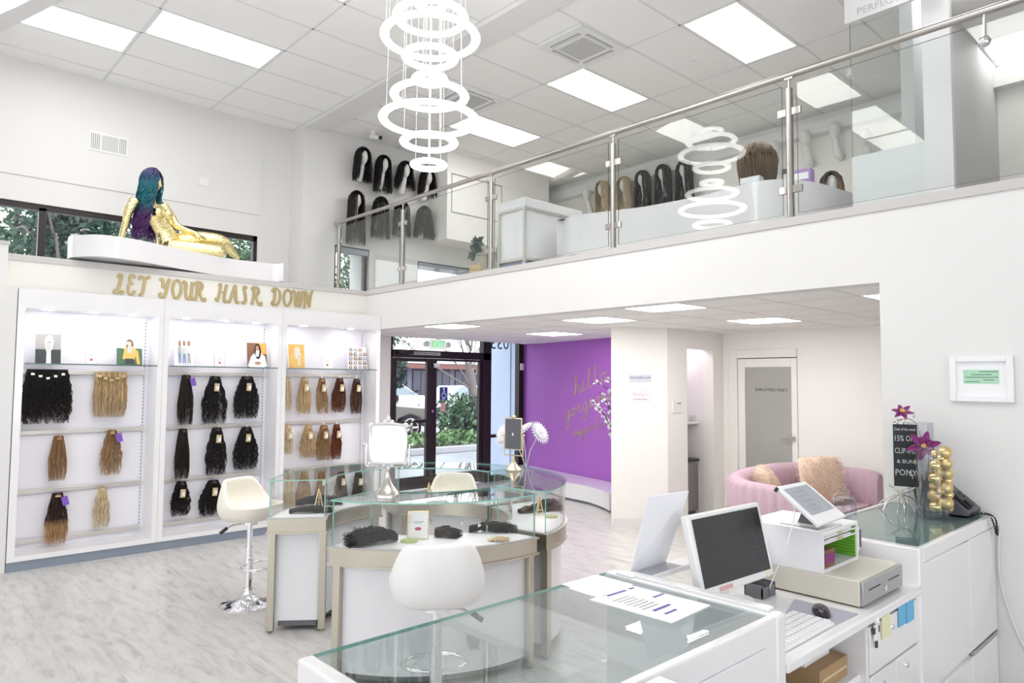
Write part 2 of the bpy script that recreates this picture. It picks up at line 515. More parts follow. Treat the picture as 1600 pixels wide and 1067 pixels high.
def hair_hank(name, mat, L, w0, w1, depth, wave=0., freq=3., n=90, k=14, rad=.0028, fray=.25, clump=9, parent=None, flat=False, seed=0, bend=0.):
    g = np.random.default_rng(seed)
    u = g.uniform(-1, 1, n); v = g.uniform(-1, 1, n)*np.sqrt(1-.6*u*u)
    t = np.linspace(0, 1, k)
    ln = L*(1-fray*g.random(n)**2)
    wd = w0+(w1-w0)*np.minimum(1, t*1.7)**.9
    wd = wd*(1-.12*np.clip((t-.8)/.2, 0, 1))
    c = (u*clump/2).astype(int); ph = g.uniform(0, 2*pi, 40)[c+20]+g.normal(0, .5, n)
    ramp = np.minimum(1, t*2.2)
    wx = wave*ramp[None]*np.sin(2*pi*freq*t[None]+ph[:, None]); wy = wave*.8*ramp[None]*np.cos(2*pi*freq*t[None]+ph[:, None])
    X = u[:, None]*wd[None]/2+wx+bend*(t[None]**2)
    Y = v[:, None]*depth/2*(.6+.6*t[None])+wy
    Z = -t[None]*ln[:, None]*np.ones((n, 1))
    P = np.stack([X, Z*0+Y, Z], -1)
    if flat: P = np.stack([-Z, X, np.maximum(.004, .5*depth*(.35+.65*np.sin(pi*np.clip(t*.9+.08, 0, 1)))[None]+Y*.8)], -1)        # lying down along +x
    r = rad*(1-.65*t[None]**2)*g.uniform(.7, 1.25, (n, 1))
    return tubes_mesh(name, P, r, mat, parent=parent)

def wig_hair(name, mat, L=.42, spread=.05, n=230, k=13, wave=.004, freq=2.5, rad=.0034, face=48, parent=None, seed=0, head=(.078, .095, .115), front=0., uneven=.2, drift=(0, 0)):
    """hair over a head whose centre is the origin and whose face looks to -y"""
    g = np.random.default_rng(seed)
    th = np.radians(g.uniform(face, 360-face, n))            # 0 = straight ahead (-y)
    th = np.where(g.random(n) < front, np.radians(np.where(g.random(n) < .5, face, 360-face)+g.normal(0, 5, n)), th)
    s = np.linspace(0, 1, k); cut = .36
    part = g.uniform(-.75, .9, n)                             # where along the parting the strand is rooted
    P = np.zeros((n, k, 3)); ln = L*(1-uneven*g.random(n))
    lay = 1+.12*g.random(n)
    top = np.stack([g.normal(0, .10, n), part*.55, np.zeros(n)], -1); top[:, 2] = np.sqrt(np.maximum(.05, 1-top[:, 0]**2-top[:, 1]**2))
    dirn = np.stack([np.sin(th), -np.cos(th), np.full(n, -.12)], -1)
    for j, q in enumerate(s):
        if q <= cut:
            a = q/cut
            d = top*(1-a)+dirn*a
            d[:, 2] += .35*np.sin(pi*a)*.4
            d /= np.linalg.norm(d, axis=1, keepdims=True)
            P[:, j] = d*np.array(head)*lay[:, None]*1.06
        else:
            a = (q-cut)/(1-cut)
            base = dirn/np.linalg.norm(dirn, axis=1, keepdims=True)*np.array(head)*lay[:, None]*1.06
            P[:, j, 0] = base[:, 0]*(1+spread/.08*a*.5); P[:, j, 1] = base[:, 1]*(1-.25*a)
            P[:, j, 2] = base[:, 2]-a*ln
            P[:, j, 0] += drift[0]*a; P[:, j, 1] += drift[1]*a
    ph = g.uniform(0, 2*pi, n)
    ramp = np.clip((s-.2)/.4, 0, 1)
    P[:, :, 0] += wave*ramp*np.sin(2*pi*freq*s[None]+ph[:, None]); P[:, :, 1] += wave*ramp*np.cos(2*pi*freq*s[None]+ph[:, None])
    r = rad*(1-.6*s[None]**2)*g.uniform(.75, 1.25, (n, 1))
    return tubes_mesh(name, P, r, mat, parent=parent)

def leaf_cloud(blobs, n, size, seed=0):
    """many small leaf quads spread through ellipsoid blobs [(centre, radii)]"""
    g = np.random.default_rng(seed); mb = MB()
    vol = np.array([b[1][0]*b[1][1]*b[1][2] for b in blobs])**.7; vol /= vol.sum()
    for i in g.choice(len(blobs), n, p=vol):
        c, r = blobs[i]
        d = g.normal(0, 1, 3); d /= np.linalg.norm(d); d *= g.random()**.45
        p = np.array(c)+d*np.array(r)
        a = g.normal(0, 1, 3); a /= np.linalg.norm(a); b = np.cross(a, g.normal(0, 1, 3)); b /= np.linalg.norm(b)
        s = size*g.uniform(.5, 1.3)
        mb.add([p-a*s, p+b*s*.5, p+a*s, p-b*s*.5], [(0, 1, 2, 3)])
    return mb
# ------------------------------------------------------------------ the room
XM, YH, ZM, ZC, ZL, YW, YD = 4.70, 7.90, 2.86, 5.25, 2.355, 8.90, 9.0   # loft edge, letter band, loft floor, ceilings, wig wall, shop front

def wall_rects(a0, a1, z0, z1, holes):
    xs = sorted({a0, a1, *[h[0] for h in holes], *[h[1] for h in holes]}); zs = sorted({z0, z1, *[h[2] for h in holes], *[h[3] for h in holes]})
    for i in range(len(xs)-1):
        for j in range(len(zs)-1):
            cx, cz = (xs[i]+xs[i+1])/2, (zs[j]+zs[j+1])/2
            if not any(h[0] < cx < h[1] and h[2] < cz < h[3] for h in holes): yield xs[i], xs[i+1], zs[j], zs[j+1]

def wall_y(name, x0, x1, z0, z1, y, th, mat, holes=()):
    mb = MB()
    for a, b, c, d in wall_rects(x0, x1, z0, z1, holes): mb.box(a, y, c, b, y+th, d)
    return struct(mb, name, mat)

def wall_x(name, y0, y1, z0, z1, x, th, mat, holes=()):
    mb = MB()
    for a, b, c, d in wall_rects(y0, y1, z0, z1, holes): mb.box(x, a, c, x+th, b, d)
    return struct(mb, name, mat)

# floor: a base with separate boards laid on it
floor = struct(MB().box(-4, -4, -.12, 9.6, 9.06, -.004), 'floor', 'plank')
PW, PL = .23, 1.5
pk = None
for i in range(37):
    off = (i*.613) % PL
    for j in range(-1, 7):
        x, y = .0+i*PW, .9+j*PL+off-.75
        y0, y1 = max(y, .6), min(y+PL, 9.0)
        if y1-y0 < .1 or x > 8.55: continue
        if y1-y0 > PL-.01:
            if pk is None:
                pk = build(MB().box(0.0002, 0.0002, -.004, PW-0.0002, PL-0.0002, 0), 'plank', 'plank', floor, local=True); o = pk
            else:
                o = pk.copy(); COL.objects.link(o)
            o.location = (x, y, 0)
        else:
            o = build(MB().box(0.0002, 0.0002, -.004, PW-0.0002, y1-y0-0.0002, 0), 'plank', 'plank', floor, local=True); o.location = (x, y0, 0)

# upper ceiling: slab, tiles, T-bars, lights
ceil = struct(MB().box(-4, -4, ZC+.02, 9.4, 9.5, ZC+.1), 'ceiling', 'grid_white')
TX, TY = 1.27, .64
lightspots = {}
def ceiling_zone(xl, yl, lights, cass):
    for i in range(len(xl)-1):
        for j in range(len(yl)-1):
            x0, x1, y0, y1 = xl[i], xl[i+1], yl[j], yl[j+1]
            cx, cy_ = (x0+x1)/2, (y0+y1)/2
            if any(abs(cx-a) < .35 and abs(cy_-b) < .3 for a, b in lights):
                lightspots[(round(cx, 2), round(cy_, 2))] = (x0, x1, y0, y1); continue
            if any(abs(cy_-b) < .3 and x0 < a < x1 for a, b in cass):
                if 5.0-x0 > .05: x1 = 5.03
                else: continue
            o = build(MB().box(x0+.012, y0+.012, ZC, x1-.012, y1-.012, ZC+.02), 'ceiling_tile', 'ceiling_tile', ceil)
    g = MB()
    for x in xl: g.box(x-.012, yl[0], ZC-.003, x+.012, yl[-1], ZC+.02)
    for y in yl: g.box(xl[0], y-.012, ZC-.003, xl[-1], y+.012, ZC+.02)
    o = build(g, 'ceiling_grid', 'grid_white', ceil); o['kind'] = 'stuff'
XL1 = [-.66, .61, 1.90, 3.15, 4.29]; YL1 = [y for y in [7.70-.64*k for k in range(11, -3, -1)] if y < 9.3]+[9.3]
XL2 = [4.62, 5.77, 7.05, 8.32, 9.1]; YL2 = [3.83+.635*k for k in range(-6, 8)]+[8.9]
L1S = [(2.52, 7.38), (1.25, 8.02), (2.52, 5.46), (1.25, 5.46), (2.52, 3.54), (1.25, 3.54), (2.52, 1.62), (1.25, 1.62)]  # last two are out of view, added to brighten the right wall
L2S = [(6.41, 3.51), (6.41, 5.42), (6.41, 7.32), (8.7, 1.60), (6.41, 1.60)]
ceiling_zone(XL1, YL1, L1S, [])
ceiling_zone(XL2, YL2, L2S, [(5.4, 4.78), (5.4, 6.69)])
struct(MB().box(4.295, -3, ZC-.05, 4.62, 9.25, ZC+.03), 'trim_1', 'wall_paint', bevel=.004)      # dropped drywall bands
ba, bb = at(27, 37.5, 'Z', 5.17), at(78, 11.6, 'Z', 5.17); bc, bd = at(0, 22, 'Z', 5.17), at(45, 2, 'Z', 5.17)
bl_ = lambda p, q, y: (p.x+(q.x-p.x)*(y-p.y)/(q.y-p.y), y)
struct(MB().prism([bl_(ba, bb, 9.25), bl_(ba, bb, 4.5), bl_(bc, bd, 4.5), bl_(bc, bd, 9.25)], 5.17, ZC+.01), 'trim_5', 'wall_paint')      # narrow boxed beam crossing the corner

LLAB = {0: 'long bright ceiling panel light above the gold mannequin, right of its neighbour by the corner', 1: 'bright ceiling panel light nearest the top left corner above the clerestory window',
        2: 'ceiling panel light in the main hall beside the ring chandelier', 3: 'ceiling panel light over the main hall, left of the one beside the chandelier',
        4: 'ceiling panel light over the main hall near the glass counter', 5: 'ceiling panel light over the main hall, furthest towards the street windows on the left',
        6: 'large bright ceiling panel light above the middle of the glass railing, near the top edge', 7: 'bright ceiling panel light touching the corner of the air conditioning cassette',
        8: 'bright ceiling panel light beside the lower rings of the chandelier, near the wig wall', 9: 'bright ceiling panel light at the upper right corner above the loft partition', 10: 'ceiling panel light over the loft hidden behind the hanging sign'}
LLAB = [LLAB[i] for i in range(6)]+['ceiling panel light of the row nearest the rear wall, towards the counter', 'ceiling panel light of the row nearest the rear wall, towards the street']+[LLAB[i] for i in range(6, 11)]

k = 0
for a, b in L1S+L2S:
    q = [v for (x, y), v in lightspots.items() if abs(x-a) < .35 and abs(y-b) < .3]
    if q:
        x0, x1, y0, y1 = q[0]
        t = thing('ceiling_light', LLAB[k], 'light', ((x0+x1)/2, (y0+y1)/2, ZC), 0, 'panel lights of the high ceiling')
        fr = MB()
        for (p, q_, r, s) in ((x0+.012, y0+.012, x1-.012, y0+.035), (x0+.012, y1-.035, x1-.012, y1-.012), (x0+.012, y0+.035, x0+.035, y1-.035), (x1-.035, y0+.035, x1-.012, y1-.035)):
            fr.box(p, q_, ZC-.004, r, s, ZC+.016)
        build(fr, 'frame', 'white_plastic', t)
        build(MB().box(x0+.035, y0+.035, ZC-.001, x1-.035, y1-.035, ZC+.012), 'diffuser', 'light_panel_dim' if a > 8 else 'light_panel', t)
    k += 1

def cassette(x0, y0, lab):
    x1, y1 = x0+.74, y0+.62
    cx, cy_ = (x0+x1)/2, (y0+y1)/2
    t = thing('air_conditioner', lab, 'air conditioner', (cx, cy_, ZC), 0, 'ceiling air conditioning cassettes')
    build(MB().prism([(x0, y0), (x1, y0), (x1, y1), (x0, y1)], ZC-.03, ZC+.01), 'frame', 'white_plastic', t, bevel=.006)
    g = MB().box(cx-.18, cy_-.18, ZC-.036, cx+.18, cy_+.18, ZC-.03); build(g, 'grille', 'ac_grille', t)
    for s in (-1, 1):
        build(MB().box(cx-.2, cy_+s*.235-.02, ZC-.034, cx+.2, cy_+s*.235+.02, ZC-.03), 'air_slot', 'slot_dark', t)
        build(MB().box(cx+s*.26-.02, cy_-.2, ZC-.034, cx+s*.26+.02, cy_+.2, ZC-.03), 'air_slot', 'slot_dark', t)
    f = MB()
    for s in (-1, 1):
        f.box(cx-.19, cy_+s*.235-.004, ZC-.037, cx+.19, cy_+s*.235+.008, ZC-.034); f.box(cx+s*.26-.004, cy_-.19, ZC-.037, cx+s*.26+.008, cy_+.19, ZC-.034)
    build(f, 'louvre', 'white_plastic', t)
cassette(5.03, 4.48, 'square ceiling air conditioner nearest the top edge, touching the middle panel light')
cassette(5.03, 6.38, 'square ceiling air conditioner partly behind the chandelier rings')

# street-side walls
wall_y('wall_back', -.9, 4.29, ZM-.02, ZC+.02, 9.30, .16, 'wall_paint', [(-.6, 3.83, ZM-.02, 3.66)])
struct(MB().box(-.9, 9.286, 3.95, 3.86, 9.30, ZC), 'wall_back', 'wall_paint')
wall_y('wall_loft', 4.28, 9.3, ZM-.02, ZC+.02, YW, .56, 'wall_paint', [(4.78, 5.34, 2.90, 3.62), (6.2, 7.5, 2.95, 3.56)])
wall_y('wall_display', -.9, 4.70, 0, 2.80, YH, .14, 'header_paint')
struct(MB().box(-.9, YH-.012, 2.80, 4.705, 9.30, ZM), 'trim_2', 'ledge_grey', bevel=.003)
struct(MB().box(-.9, 7.53, 0, .945, YH, 2.52), 'wall_left', 'wall_paint')
struct(MB().box(-.9, 7.86, 2.52, .90, 8.1, 2.93).box(-.9, 7.85, 2.93, .91, 8.11, 2.965, 1), 'wall_pier', ['wall_paint', 'ledge_grey'])
struct(MB().box(XM+.16, 8.99, 0, 5.80, 9.2, 2.80).box(XM, YH, 0, XM+.16, 9.2, 2.80), 'wall_front', 'wall_cream')

# loft edge, counter wall and low ceiling
struct(MB().box(XM, 1.65, 2.345, XM+.16, YH, 2.80), 'wall_loft_edge', 'wall_paint')
struct(MB().box(XM, -3, 0, XM+.16, 1.65, 2.80), 'wall_right', 'wall_paint')
struct(MB().box(XM-.012, -3, 2.80, XM+.16, YH+.02, ZM), 'trim_3', 'ledge_grey', bevel=.003)
struct(MB().box(XM+.16, -3, 2.44, 9.3, YD, ZM-.01), 'floor_loft', 'loft_floor')
low = struct(MB().box(XM+.16, -3, ZL+.02, 9.3, YD-.1, ZL+.06), 'ceiling_low', 'grid_white')
LOWL = [(5.65, 4.78), (5.05, 3.57), (6.91, 3.65), (5.51, 2.04), (5.15, 6.53), (7.05, 6.69)]
XL3 = [4.86, 5.37, 5.98, 6.59, 7.20, 7.81, 8.42]; YL3 = [y for y in [4.48+.61*k for k in range(-6, 8)]]
# light centres snapped to the tile grid
LOWC = [(5.675, 4.785), (5.115, 3.565), (6.895, 3.565), (5.675, 1.735+.25), (5.115, 6.615), (7.2-.305+.0, 6.615)]
g = MB()
for i in range(len(XL3)-1):
    for j in range(len(YL3)-1):
        x0, x1, y0, y1 = XL3[i], XL3[i+1], YL3[j], YL3[j+1]
        hit = [c for c in LOWL if x0 <= c[0] < x1 and y0 <= c[1] < y1]
        if hit: continue
        if y0 > 8.8: continue
        build(MB().box(x0+.01, y0+.01, ZL, x1-.01, min(y1, 8.88)-.01, ZL+.02), 'ceiling_tile', 'ceiling_tile_low', low)
for x in XL3: g.box(x-.011, YL3[0], ZL-.002, x+.011, 8.88, ZL+.02)
for y in YL3: g.box(XL3[0], y-.011, ZL-.002, XL3[-1], y+.011, ZL+.02)
o = build(g, 'ceiling_grid', 'grid_white', low); o['kind'] = 'stuff'
LOWLAB = ['square panel light under the loft, above the white column', 'square panel light under the loft, in front of the one above the column', 'square panel light under the loft, nearest the employees door',
          'square panel light under the loft, cut by the edge of the right wall', 'square panel light under the loft, above the exit sign', 'square panel light under the loft, next to the purple wall']
for c, lab in zip(LOWL, LOWLAB):
    i = max(k for k in range(len(XL3)) if XL3[k] <= c[0]); j = max(k for k in range(len(YL3)) if YL3[k] <= c[1])
    x0, x1, y0, y1 = XL3[i], XL3[i+1], YL3[j], YL3[j+1]
    t = thing('ceiling_light', lab, 'light', ((x0+x1)/2, (y0+y1)/2, ZL), 0, 'square lights under the loft')
    fr = MB()
    for (p, q_, r, s) in ((x0+.01, y0+.01, x1-.01, y0+.03), (x0+.01, y1-.03, x1-.01, y1-.01), (x0+.01, y0+.03, x0+.03, y1-.03), (x1-.03, y0+.03, x1-.01, y1-.03)): fr.box(p, q_, ZL-.004, r, s, ZL+.016)
    build(fr, 'frame', 'white_plastic', t)
    build(MB().box(x0+.03, y0+.03, ZL-.001, x1-.03, y1-.03, ZL+.012), 'diffuser', 'light_low', t)

# column, niche wall, employees wall, purple wall
A, B, Cc = (6.53, 5.32), (7.03, 4.87), (8.3, 4.87)
struct(MB().prism([A, B, (7.45, 4.87), (7.45, 5.02), (7.12, 5.02), (6.66, 5.43)], 0, ZL+.02), 'wall_column', 'wall_cream')
struct(MB().box(7.45, 4.87, 2.13, 8.05, 5.02, ZL+.02).box(8.05, 4.87, 0, 8.3, 5.02, ZL+.02), 'wall_niche', 'wall_cream')
struct(MB().box(7.30, 5.02, 0, 7.42, 5.62, ZL).box(8.05, 5.02, 0, 8.15, 5.62, ZL).box(7.30, 5.62, 0, 8.15, 5.72, ZL), 'wall_alcove', 'alcove_pink')
wall_x('wall_employees', -3, 5.0, 0, ZL+.02, 8.30, .15, 'wall_cream', [(3.87, 4.66, 0, 2.02)])
struct(MB().prism([(8.60, 9.0), (8.42, 8.3), (8.02, 6.55), (7.94, 6.05), (8.08, 6.05), (8.16, 6.5), (8.75, 9.0)], 0, ZL+.02), 'wall_purple', 'purple_wall')
struct(MB().prism([(6.60, 5.22), (6.98, 4.88), (6.975, 4.865), (6.52, 5.29)], 0, .09).box(7.05, 4.858, 0, 7.45, 4.87, .09), 'baseboard_1', 'wall_paint')
struct(MB().box(8.285, -3, 0, 8.30, 3.78, .1), 'baseboard_2', 'wall_paint')

t = thing('downlight', 'small round downlight in the ceiling of the alcove', 'light', (7.75, 5.3, ZL))
build(MB().lathe([(.08, -.006), (.08, 0)], (7.75, 5.3, ZL), 20), 'trim_ring', 'white_plastic', t); build(MB().lathe([(.065, -.009), (.065, -.006)], (7.75, 5.3, ZL), 20), 'lens', 'light_spot', t)

# the rest of the shop behind the camera: plain walls, shop windows along the street side
wall_x('wall_street', -4, 9.4, -.1, ZC+.1, -4.2, .2, 'wall_paint', [(-3.2, 0.2, .4, 2.7), (.6, 3.9, .4, 2.7), (4.3, 7.6, .4, 2.7)])
wall_y('wall_rear', -4.2, 9.4, -.1, ZC+.1, -4.2, .2, 'wall_paint', [(-3.4, -.4, .1, 3.2), (.2, 3.2, .1, 3.2)])
struct(MB().box(-4.2, 8.1, -.1, -.9, 8.3, ZC+.1).box(-1.1, 8.3, ZM, -.9, 9.5, ZC+.1), 'wall_side', 'wall_paint')
struct(MB().box(9.25, -4.2, -.1, 9.45, 9.06, ZC+.1), 'wall_far', 'wall_paint')

# curved white platform at the foot of the purple wall
fr = spline([(8.25, 8.85), (7.85, 7.9), (7.50, 7.05), (7.42, 6.48), (7.28, 6.1), (7.14, 5.86)], 5)
poly = fr+[(7.80, 5.86), (8.0, 6.55), (8.40, 8.3), (8.52, 8.70), (8.4, 8.88)]
t = thing('platform', 'low curved white platform along the foot of the purple wall', 'platform', (7.9, 7.2, 0))
build(MB().prism(poly, .035, .25), 'body', 'gloss_white', t, bevel=.008)
build(MB().prism([(x+.05, y+.01) for x, y in fr]+[(7.80, 5.88), (7.98, 6.55), (8.38, 8.3), (8.40, 8.86)], 0, .035), 'plinth', 'kick_grey', t)

# ------------------------------------------------------------------ shop front and clerestory windows
def frame_bars(bars, y0, y1):
    mb = MB()
    for x0, x1, z0, z1 in bars: mb.box(x0, y0, z0, x1, y1, z1)
    return mb
door = struct(frame_bars([(5.80, 5.84, 0, 2.75), (7.65, 7.83, 0, 2.75), (8.48, 8.60, 0, 2.75), (5.80, 7.83, 2.06, 2.18), (5.80, 8.6, 2.70, 2.80), (7.83, 8.48, .74, .79), (7.83, 8.48, 0, .1)], YD, YD+.11), 'door_1', 'frame_dark', bevel=.004)
lf = struct(frame_bars([(6.50, 6.655, .02, 2.055), (5.85, 5.93, .02, 2.055), (5.93, 6.50, .02, .21), (5.93, 6.50, 2.0, 2.055)], YD+.02, YD+.08), 'door_leaf', 'frame_dark', door, bevel=.003)
build(MB().box(5.93, YD+.045, .21, 6.50, YD+.052, 2.0), 'pane', 'glass_window', lf)
build(MB().box(5.87, YD-.05, 1.055, 6.48, YD-.03, 1.075).box(6.22, YD-.065, 1.05, 6.46, YD-.03, 1.10).box(6.44, YD-.05, .8, 6.5, YD, 1.05), 'push_bar', 'frame_dark', lf)
lf = struct(frame_bars([(6.66, 6.69, .02, 2.055), (7.58, 7.645, .02, 2.055), (6.69, 7.58, .02, .21), (6.69, 7.58, 2.02, 2.055)], YD+.02, YD+.08), 'door_leaf', 'frame_dark', door, bevel=.003)
build(MB().box(6.69, YD+.045, .21, 7.58, YD+.052, 2.02), 'pane', 'glass_window', lf)
build(MB().cyl((6.60, YD-.005, 1.22), (6.60, YD+.02, 1.22), .022), 'lock', 'chrome', door)
build(MB().box(5.84, YD+.05, 2.18, 7.65, YD+.057, 2.70), 'transom_pane', 'glass_window', door)
build(MB().box(7.83, YD+.05, .1, 8.48, YD+.057, 2.70), 'side_pane', 'glass_window', door)
build(MB().box(5.92, YD-.03, 2.11, 6.2, YD, 2.16), 'door_closer', 'frame_dark', door)
build(MB().box(6.60, YD-.03, 1.93, 6.72, YD, 1.98).box(6.60, YD-.035, 1.91, 6.66, YD, 1.95), 'door_sensor', 'white_plastic', door)
t = thing('sticker', 'long pale strip sticker on the door header under the exit sign', 'sticker', (6.44, YD, 2.15))
build(MB().box(6.13, YD-.004, 2.105, 6.74, YD-.001, 2.155), 'strip', 'print_grey', t)
text('THIS DOOR TO REMAIN UNLOCKED', 'lettering', 'ink', .03, (6.435, YD-.005, 2.13), (1, 0, 0), (0, 0, 1), t)
t = thing('address_number', 'mirrored black street number on the glass right of the entrance', 'sign', (8.06, YD+.045, 2.3))
text('033', 'digits', 'ink', .30, (8.07, YD+.062, 2.35), (-1, 0, 0), (0, 0, 1), t)
t = thing('accessibility_sign', 'blue square wheelchair access sticker on the door glass', 'sign', (6.845, YD+.04, 1.5))
build(MB().box(6.765, YD+.038, 1.39, 6.925, YD+.044, 1.60), 'panel', 'sign_blue', t)
mk = MB(); Ms = Matrix(((1, 0, 0, 6.845), (0, 0, -1, YD+.037), (0, 1, 0, 1.5), (0, 0, 0, 1)))
for st in ([(0, .055), (0, -.005), (.035, -.005), (.055, -.055)], [(0, .025), (.03, .025)]): ribbon(mk, st, .014, .001, Ms)
ribbon(mk, [(.04*cos(a), -.03+.04*sin(a)) for a in np.linspace(2.0, 5.6, 14)], .011, .001, Ms)
ribbon(mk, [(.012*cos(a), .072+.012*sin(a)) for a in np.linspace(0, 6.3, 10)], .014, .001, Ms)
mk.box(6.815, YD+.036, 1.405, 6.875, YD+.0375, 1.418)
build(mk, 'wheelchair_symbol', 'paper', t)
tag(build(MB().box(6.79, YD+.038, 1.205, 6.88, YD+.044, 1.345), 'sticker', 'sign_pink'), 'small pink notice stuck on the door glass below the blue sign', 'sticker')
tag(build(MB().box(8.50, YD-.03, 1.90, 8.57, YD, 2.02), 'motion_sensor', 'white_plastic', bevel=.006), 'small white sensor on the dark frame beside the purple wall', 'sensor')

t = thing('exit_sign', 'illuminated green EXIT sign with two lamp heads above the entrance', 'sign', (6.57, 8.86, 2.3))
build(MB().box(6.41, 8.84, 2.20, 6.73, 8.88, 2.352), 'housing', 'exit_face', t, bevel=.004)
text('EXIT', 'lettering', 'exit_green', .135, (6.57, 8.836, 2.272), (1, 0, 0), (0, 0, 1), t, spacing=.95)
for s in (-1, 1): build(MB().lathe([(.005, -.04), (.045, -.03), (.05, .02), (.03, .04)], T=Matrix.Translation((6.57+s*.21, 8.86, 2.275)) @ Matrix.Rotation(R_(90), 4, 'X'), n=14), 'lamp_head', 'white_plastic', t, smooth=True)

def window(name, x0, x1, z0, z1, y, bars, parent=None, mat='frame_dark'):
    fw = .05
    f = frame_bars([(x0, x1, z1-.07, z1), (x0, x1, z0, z0+.03), (x0, x0+fw, z0, z1), (x1-fw, x1, z0, z1)]+bars, y+.02, y+.09)
    r = struct(f, name, mat)
    xs = [x0+fw]+[b for q in bars for b in q[:2]]+[x1-fw]
    for a, b in zip(xs[::2], xs[1::2]): build(MB().box(a, y+.05, z0+.03, b, y+.056, z1-.07), 'pane', 'glass_window', r)
    return r
window('window_1', -.6, 3.83, ZM-.02, 3.66, 9.30, [(1.33, 1.40, ZM, 3.62), (2.55, 2.60, ZM, 3.62)])
w2 = window('window_2', 4.78, 5.34, 2.90, 3.62, YW+.04, [])
build(MB().box(4.80, YW-.01, 3.52, 5.32, YW+.05, 3.60), 'blind_roll', 'blind_grey', w2, bevel=.01)
w3 = window('window_3', 6.2, 7.5, 2.95, 3.56, YW+.04, [])
build(MB().box(6.22, YW-.005, 3.44, 7.48, YW+.05, 3.55), 'blind_roll', 'blind_grey', w3, bevel=.01)

# employees door: white frame, leaf with frosted pane, lever
YE0, YE1 = 3.87, 4.66
d2 = struct(MB().box(8.27, YE1, 0, 8.32, YE1+.11, 2.13).box(8.27, YE0, 2.02, 8.32, YE1, 2.13), 'door_2', 'wall_cream', bevel=.005)
lf = struct(MB().box(8.285, YE0+.004, .01, 8.325, YE0+.075, 2.01).box(8.285, YE1-.10, .01, 8.325, YE1-.005, 2.01).box(8.285, YE0+.075, 1.90, 8.325, YE1-.10, 2.01).box(8.285, YE0+.075, .01, 8.325, YE1-.10, .3), 'door_leaf', 'wall_cream', d2, bevel=.004)
build(MB().box(8.30, YE0+.075, .3, 8.31, YE1-.10, 1.90), 'frosted_pane', 'door_glass', lf)
build(MB().cyl((8.285, 3.925, 1.03), (8.235, 3.925, 1.03), .026).tube([(8.24, 3.925, 1.03), (8.235, 3.97, 1.033), (8.24, 4.04, 1.03)], .009), 'lever', 'steel', lf, smooth=True)
text('EMPLOYEES ONLY', 'lettering', 'ink', .052, (8.298, 4.21, 1.615), (0, -1, 0), (0, 0, 1), lf)
# ------------------------------------------------------------------ the loft
struct(MB().box(9.1, -3, ZM-.02, 9.25, 9.3, ZC+.02), 'wall_loft_back', 'wall_cream')
struct(MB().box(8.95, -3, 4.96, 9.1, 8.9, 5.12), 'trim_4', 'wall_paint')

t = thing('glass_railing', 'stainless steel and glass balustrade along the edge of the loft', 'railing', (XM+.05, 4.8, ZM))
RX = XM+.045
PY = [8.72, 7.14, 5.48, 3.84, 2.24]
h = MB().tube([(RX, 8.80, 3.90), (RX, -.6, 3.90)], .024, 16); build(h, 'handrail', 'steel', t, smooth=True)
build(MB().ball((RX, 8.82, 3.90), .034, 16), 'end_cap', 'steel', t, smooth=True)
for y in PY:
    p = build(MB().cyl((RX, y, ZM), (RX, y, 3.80), .026, 16).lathe([(.045, 0), (.045, .008), (.03, .012)], (RX, y, ZM)), 'post', 'steel', t, smooth=True)
    build(MB().cyl((RX, y, 3.80), (RX, y, 3.89), .009, 10).box(RX-.012, y-.03, 3.87, RX+.012, y+.03, 3.882), 'saddle', 'steel', p, smooth=True)
    for z in (3.63, 3.07):
        for s in (-1, 1):
            if (y > 8.6 and s > 0): continue
            build(MB().prism([(-.014, .02), (.014, .02), (.014, .075), (.008, .088), (-.008, .088), (-.014, .075)], -.025, .025, T=Matrix.Translation((RX, y, z)) @ Matrix.Scale(s, 4, (0, 1, 0))), 'glass_clamp', 'steel', p, bevel=.004)
def pane_x(x, y0, y1, z0, z1, name, par, th=.010, mat='glass_clear', edge='glass_edge_dark'):
    mb = MB().quad((x-th/2, y0, z0), (x-th/2, y1, z0), (x-th/2, y1, z1), (x-th/2, y0, z1)).quad((x+th/2, y0, z0), (x+th/2, y0, z1), (x+th/2, y1, z1), (x+th/2, y1, z0))
    for a, b in (((y0, z0), (y1, z0)), ((y1, z0), (y1, z1)), ((y1, z1), (y0, z1)), ((y0, z1), (y0, z0))):
        mb.quad((x-th/2, *a), (x+th/2, *a), (x+th/2, *b), (x-th/2, *b), 1)
    return build(mb, name, [mat, edge], par)
PYE = PY+[.45]
for a, b in zip(PYE, PYE[1:]): pane_x(RX, b+.055, a-.055, ZM+.035, 3.83, 'glass_panel', t)
k = build(MB().ball((RX-.02, 1.05, 3.71), .035, 14).cyl((RX-.02, 1.05, 3.71), (RX, 1.05, 3.89), .008), 'glass_knob', 'chrome', t, smooth=True)

# white box on the wall in front of the wig wall, with an access panel
struct(MB().box(6.38, 8.4, 3.87, 8.6, YW, ZC), 'wall_bulkhead', 'wall_cream')
tag(build(frame_bars([(6.46, 7.5, 4.885, 4.90), (6.46, 7.5, 4.29, 4.30), (6.46, 6.47, 4.29, 4.9), (7.49, 7.5, 4.29, 4.9)], 8.392, 8.402).box(6.475, 8.394, 4.305, 7.485, 8.4, 4.88, 1), 'access_panel', ['slot_dark', 'wall_cream']), 'square access panel outlined on the cream box near the wig wall', 'panel')

